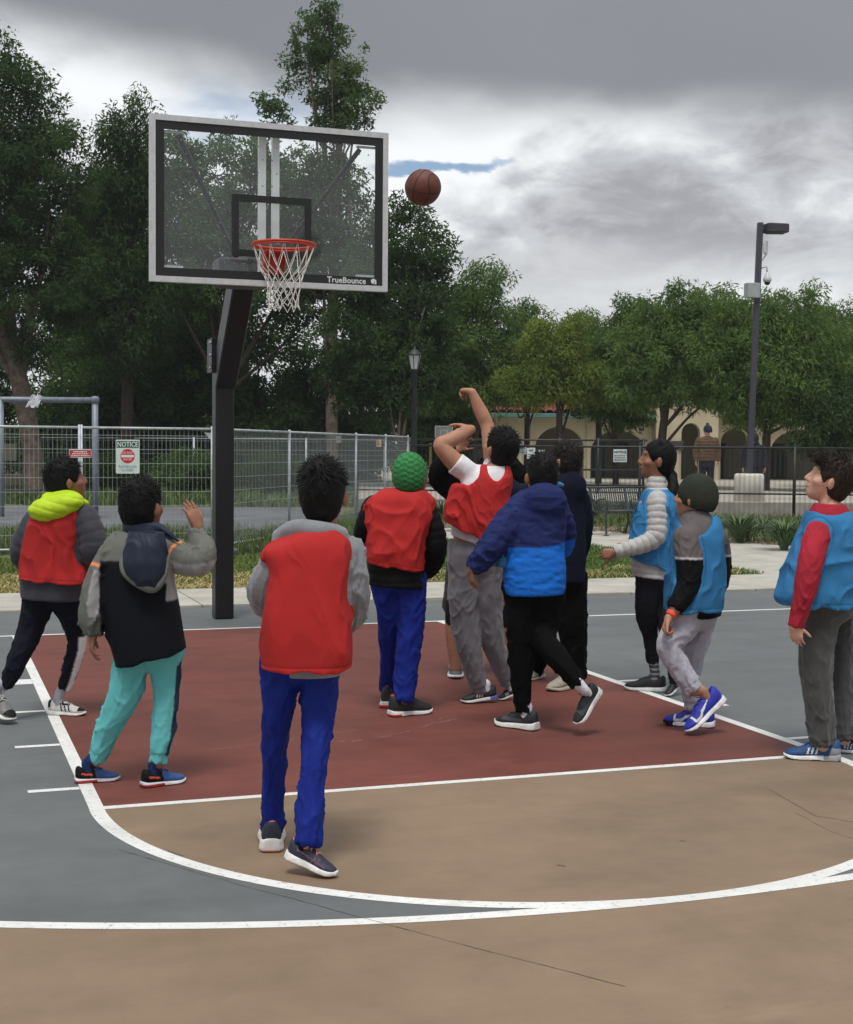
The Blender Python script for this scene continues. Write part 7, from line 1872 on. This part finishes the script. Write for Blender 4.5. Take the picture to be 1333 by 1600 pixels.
def person_10():
    s = Person(7.8, (1080, 1142), 'child in a dark olive beanie, blue bib, black sleeves and pale grey sweatpants', skin='tan')
    s.bres = .0062
    s.head(1086, 776, -58, 8, 1.05, neck=s.p(1086, 808))
    ob = fab('dark olive knit', lin(50, 54, 44), .95, bump=.4, bs=250)
    s.beanie(ob, low=-.05, slope=.15, grow=.99, tall=1.0, disp=lambda P: .0018*np.sin(np.arctan2(P[:, 1], P[:, 0])*46)+.0015*(fbm(P*70, 2)-.5))
    bk = fab('black jacket', lin(15, 15, 18), .8); gy = fab('taupe yoke', lin(98, 92, 92), .85)
    jr = [(806, 1066, 1108, .08), (814, 1060, 1118, .115), (832, 1056, 1125, .135), (870, 1053, 1126, .14), (920, 1048, 1126, .14), (960, 1058, 1124, .135)]
    sl = [(1074, 842, 42, -.10), (1077, 875, 41, -.13), (1076, 908, 37, -.14), (1067, 930, 33, -.15), (1055, 952, 28, -.16)]
    sr = [(1120, 842, 34, .05), (1127, 880, 30, .10), (1122, 915, 28, .16), (1105, 930, 24, .24)]
    P1 = pts(s, sl); zy = s.z(864); zp = s.z(866.5)
    wl = fab('white piping', lin(205), .8)
    F = fld(s, .010, jr, s.hem(1062, 962, 1124, 960), (sl, sr))
    F.add(p_stack(s.rows([(812, 1064, 1108, .085), (803, 1068, 1108, .08), (797, 1070, 1106, .072)]), 2.2), .015)
    P2 = pts(s, sr)
    s.part('jacket', F, [bk, gy, wl], lambda V, N: fold_limb(V, [P1, P2], .007, 5, .055), fm=lambda c: np.where(c[:, 2] > zy, 1, np.where(c[:, 2] > zp, 2, 0)))
    br = [(806, 1066, 1120, .10), (816, 1058, 1126, .145), (840, 1052, 1129, .165), (870, 1049, 1130, .17), (900, 1044, 1130, .17), (930, 1040, 1130, .175), (958, 1037, 1127, .175)]
    arm = p_ell(s.p(1072, 884, -.21), (s.m(23), .12, s.m(38)), np.array([nrm(RH-.25*ZZ), FH, nrm(ZZ+.25*RH)]))
    bib(s, br, s.hem(1037, 955, 1127, 952), BLUE, seed=7, amp=.009, slant=-.1, neck=(1088, 808, 25, 30, -.10, .16), cuts=[arm], fx=13, wav=.006, arms=(sl, sr))
    gm = fab('pale grey sweatpants', lin(172, 170, 182), .92, sheen=.25)
    LL = [(1080, 950, 60, -.04), (1060, 985, 47, -.06), (1045, 1012, 38, -.08), (1064, 1046, 33, -.08), (1085, 1080, 28, -.07)]
    LR = [(1098, 950, 48, .08), (1088, 1005, 37, .08), (1080, 1035, 32, .07), (1078, 1070, 25, .06), (1080, 1108, 19, .06)]
    trousers(s, 'sweatpants', gm, LL, LR, [(940, 1056, 1122, .12), (958, 1054, 1122, .125), (975, 1052, 1118, .11)], amp=.0065, pitch=.06, seed=15, cuff=.045, res=.007)
    wm = fab('white tick', lin(228), .5)
    bl = lin(40, 52, 170)
    sm = (lambda x, y, z: ((x > .78) & (z < .03)).astype(int)*2, [fab('toe black', lin(26), .6)])
    s.shoe((1116, 1137, 0), (1037, 1131, 0), upper=bl, sole=lin(226, 224, 228), marks=swoosh(1), upmats=[wm], out=lin(50), solemark=sm, lace=lin(60, 24, 60))
    s.sock((1080, 1100, 15, .06), fab('grey sock', lin(168, 168, 180), .9))
    s.shoe((1133, 1094, None, -.10), (1075, 1147, None, -.16), up=ZZ*.75-RH*.6-FH*.1, upper=bl, sole=lin(226, 224, 228), marks=swoosh(1), upmats=[wm], out=lin(60), lace=lin(40, 40, 140))
    s.limb([*s.ch([(1083, 1076, 20, DEP(s.op[0])-s.D)])[0], s.op[0], s.op[1], s.op[2]], [.033, .030, .028, .026])
    torso_under(s, jr); legs_under(s, LL, LR)
    for c in (sl, sr): s.limb(s.ch(c)[0], s.ch(c)[1]*.6)
    s.limb([s.p(1056, 950, -.16), s.p(1045, 966, -.17)], [.026, .024])
    s.hand(s.p(1046, 964, -.17), nrm(-ZZ*.9-RH*.35), nrm(RH*.8-FH*.3), 1.0, .9, 1)
    s.hand(s.p(1102, 930, .26), nrm(-RH+FH*.3), -ZZ, .9, .5, -1)
    wb = Field(.0045); wb.add(p_chain([s.p(1052, 956, -.165), s.p(1048, 962, -.168)], [.031, .031], cut0=True, cut1=True), .004)
    s.part('wristband', wb, fab('orange band', lin(240, 92, 62), .6))
    s.make_body()

def person_11():
    s = Person(7.08, (1290, 1184), 'boy with brown hair in a blue bib over a red long-sleeved shirt', skin='light', hair=(0.032, 0.022, 0.017))
    s.bres = .0062
    s.head(1297, 748, -76, 20, 1.03, neck=s.p(1297, 796))
    q = s.hq
    ex = [(p_chain([q(-.05, .07, .075), q(0, .088, .078), q(.05, .07, .075)], [.02, .024, .02]), .03), (p_ell(q(0, -.05, .03), (.085, .075, .075), s.hA), .03)]
    s.hair(1.04, tufts=2000, tlen=.055, rough=.010, seed=19, nape=-.07, slope=.5, extra=ex, up=.12, cfreq=20)
    rd = fab('crimson cotton', lin(168, 40, 56), .85)
    jr = [(788, 1276, 1318, .08), (797, 1268, 1326, .10), (818, 1260, 1334, .12), (850, 1252, 1334, .13), (900, 1250, 1330, .13), (945, 1250, 1328, .13)]
    sl = [(1279, 832, 38, -.10), (1270, 862, 37, -.165), (1263, 898, 35, -.19), (1254, 935, 29, -.19), (1243, 979, 22, -.17)]
    sr = [(1334, 830, 36, .08), (1334, 870, 33, .10), (1328, 910, 26, .12), (1322, 945, 22, .14)]
    P1, P2 = pts(s, sl), pts(s, sr)
    s.part('shirt', fld(s, .007, jr, s.hem(1252, 944, 1328, 944), (sl, sr)), rd, lambda V, N: fold_limb(V, [P1, P2], .006, 7, .06)+.004*(fbm(V*20, 2)-.5))
    br = [(799, 1264, 1328, .11), (808, 1258, 1335, .145), (826, 1254, 1340, .155), (850, 1244, 1339, .155), (880, 1230, 1336, .155), (910, 1219, 1335, .155), (935, 1212, 1335, .16), (955, 1222, 1330, .16)]
    arm = p_ell(s.p(1272, 866, -.21), (s.m(20), .12, s.m(42)), np.array([nrm(RH+.1*ZZ), FH, nrm(ZZ-.1*RH)]))
    F = None
    bib(s, br, s.hem(1212, 944, 1332, 948), BLUE, seed=8, amp=.012, slant=-.5, neck=(1296, 789, 27, 15, -.06, .17), cuts=[arm], fx=11, wav=.008, arms=(sl, sr))
    dg = fab('dark grey sweatpants', lin(66, 66, 66), .92, sheen=.25)
    LL = [(1282, 935, 64), (1277, 1000, 56), (1275, 1050, 48), (1281, 1105, 43), (1286, 1166, 37)]
    LR = [(1312, 935, 50, .1), (1314, 1000, 44, .14), (1313, 1060, 40, .14), (1316, 1110, 36, .14), (1320, 1156, 31, .14)]
    trousers(s, 'sweatpants', dg, LL, LR, [(920, 1250, 1330, .12), (945, 1249, 1331, .13), (962, 1250, 1330, .12)], amp=.0065, pitch=.07, seed=18, res=.007, cuff=.03)
    wm = fab('white bars', lin(228), .5); bl = lin(28, 72, 122)
    sm = (lambda x, y, z: ((x < .3) & (z > .008)).astype(int)*2, [fab('grey heel clip', lin(150, 152, 156), .5)])
    def mk(x, y, z):
        t = stripes3(1)(x, y, z); t[(x+ (z-.03)*1.5 < .20) & (z < .062)] = 2; return t
    gh = fab('grey heel clip', lin(150, 152, 156), .5)
    s.shoe((1313, 1189, 0), (1225, 1184, 0), upper=bl, sole=lin(222, 224, 226), marks=mk, upmats=[wm, gh], out=lin(60), solemark=sm, lace=lin(26, 48, 110))
    s.sock((1286, 1156, 28), fab('black sock', lin(24), .9))
    s.shoe((1358, 1180, 0), (1298, 1172, 0), upper=bl, sole=lin(222, 224, 226), marks=mk, upmats=[wm, gh], out=lin(60), solemark=sm, lace=lin(26, 48, 110))
    s.sock((1320, 1148, 24, .14), fab('black sock', lin(24), .9))
    torso_under(s, jr); legs_under(s, LL, LR)
    for c in (sl, sr): s.limb(s.ch(c)[0], s.ch(c)[1]*.6)
    s.limb([s.p(1245, 968, -.17), s.p(1241, 981, -.17)], [.024, .021])
    s.hand(s.p(1242, 977, -.17), nrm(-ZZ+RH*.16), nrm(RH*.55+FH*.8), .85, .30, 1)
    s.hand(s.p(1320, 948, .14), nrm(-ZZ), -RH, .9, .4, -1)
    s.make_body()

def adult(D, x, top, label, jm, tm, beanie_m, look, z0, hooded=False):
    """background grown-up seen through the fence"""
    k = D/FPX
    s = Person(D, (x, 760), label, group='grown-ups behind the chain-link fence', skin='light')
    b = U(x, 702, D); s.root.location = (b[0], b[1], z0); s.bres = .009
    zc = lambda h: IH/2-(z0+h-CAM[2]-0)*0   # unused
    def P(dx, h, dy=0): return np.array([b[0], b[1], z0+h])+RH*dx+FH*dy
    H = top
    s.H = None
    def head():
        s.p0 = s.p; c = P(0, H-.13); s.p = lambda *a: c; s.head(0, 0, look, 0, 1.06, neck=P(0, H-.30), face=False); s.p = s.p0
    head()
    if hooded:
        F = Field(.01); F.add(p_ell(P(0, H-.13), (.115, .125, .14)), .02); F.add(p_ell(P(0, H-.26), (.14, .12, .06)), .04); s.part('hood', F, jm)
    else:
        s.beanie(beanie_m, low=-.02, slope=.2, grow=1.05, tall=1.1, disp=lambda q: .004*np.sin(q[:, 2]*140))
        F = Field(.01); F.add(p_ell(P(0, H+.03), (.035, .035, .032)), .02); s.part('pompom', F, beanie_m, lambda V, N: .01*(vnoise(V*60)-.5))
    S = lambda h, w, d: (P(0, h), w, d)
    F = Field(.011)
    F.add(p_stack([S(H-.26, .07, .07), S(H-.30, .17, .10), S(H-.38, .225, .13), S(H-.60, .215, .14), S(H-.85, .215, .145)], 2.4), .02)
    arms = []
    for sg in (-1, 1):
        A = [P(sg*.20, H-.36), P(sg*.275, H-.62, .02), P(sg*.27, H-.86, -.04)]
        F.add(p_chain(A, [.075, .066, .045], cut1=True), .03); arms.append(A)
        s.limb(A, [.045, .038, .026]); s.hand(A[-1], -ZZ+FH*.1, RH*-sg, 1.1, .4, sg)
    s.part('jacket', F, jm, lambda V, N: quilt_z(V, .075, .007)+.012*(fbm(V*18, 2)-.5))
    F = Field(.011)
    F.add(p_stack([S(H-.80, .17, .12), S(H-.95, .18, .125), S(H-1.02, .17, .11)], 2.3), .02)
    for sg in (-1, 1):
        A = [P(sg*.085, H-.9), P(sg*.10, H-1.3, .02), P(sg*.11, .09)]
        F.add(p_chain(A, [.098, .075, .06], cut1=True), .02); s.limb(A, [.06, .05, .035])
        a = P(sg*.12, .0, -.10); q = P(sg*.14, 0, .16)
        s.limb([a+ZZ*.04, q+ZZ*.035], [.038, .036])
        f2 = Field(.01); f2.add(p_chain([a+ZZ*.045, q+ZZ*.04], [.046, .044], smooth=0), .02); s.part('shoe', f2, fab('dark leather', lin(40, 34, 30), .5))
    s.part('trousers', F, tm, lambda V, N: .012*(fbm(V*12, 2)-.5))
    s.torso([S(H-.28, .10, .07), S(H-.5, .17, .1), S(H-.95, .15, .1)])
    s.make_body(); return s
for f in (person_1, person_2, person_3, person_4, person_5, person_6, person_7, person_8, person_9, person_10, person_11): f()
adult(34.0, 1105, 1.74, 'grown-up in a brown quilted jacket and striped bobble beanie seen from behind', fab('brown puffer', lin(96, 74, 58), .7), fab('dark denim', lin(40, 44, 56), .85), fab('striped blue knit', lin(44, 54, 72), .9, var=.7, vs=22), -18, PLZ)
adult(35.0, 1178, 1.58, 'grown-up in a dark grey hooded coat standing behind the light pole', fab('dark grey coat', lin(40, 42, 50), .9), fab('dark denim', lin(40, 44, 56), .85), None, -30, PLZ, hooded=True)

# ------------------------------------------------------------------ thin haze volume, added to lift the dark tones of far foliage
hz = bpy.data.materials.new('thin haze'); hz.use_nodes = True; nt_ = hz.node_tree; nt_.nodes.clear()
pv = nt_.nodes.new('ShaderNodeVolumePrincipled'); pv.inputs['Color'].default_value = (.86, .90, .95, 1); pv.inputs['Density'].default_value = .0005; pv.inputs['Anisotropy'].default_value = .2
ou = nt_.nodes.new('ShaderNodeOutputMaterial'); nt_.links.new(pv.outputs[0], ou.inputs['Volume'])
m = MB(); m.box((0, 597, 8.9), (1810, 1810, 20)); hzo = m.make('haze', hz); tag(hzo, kind='stuff')
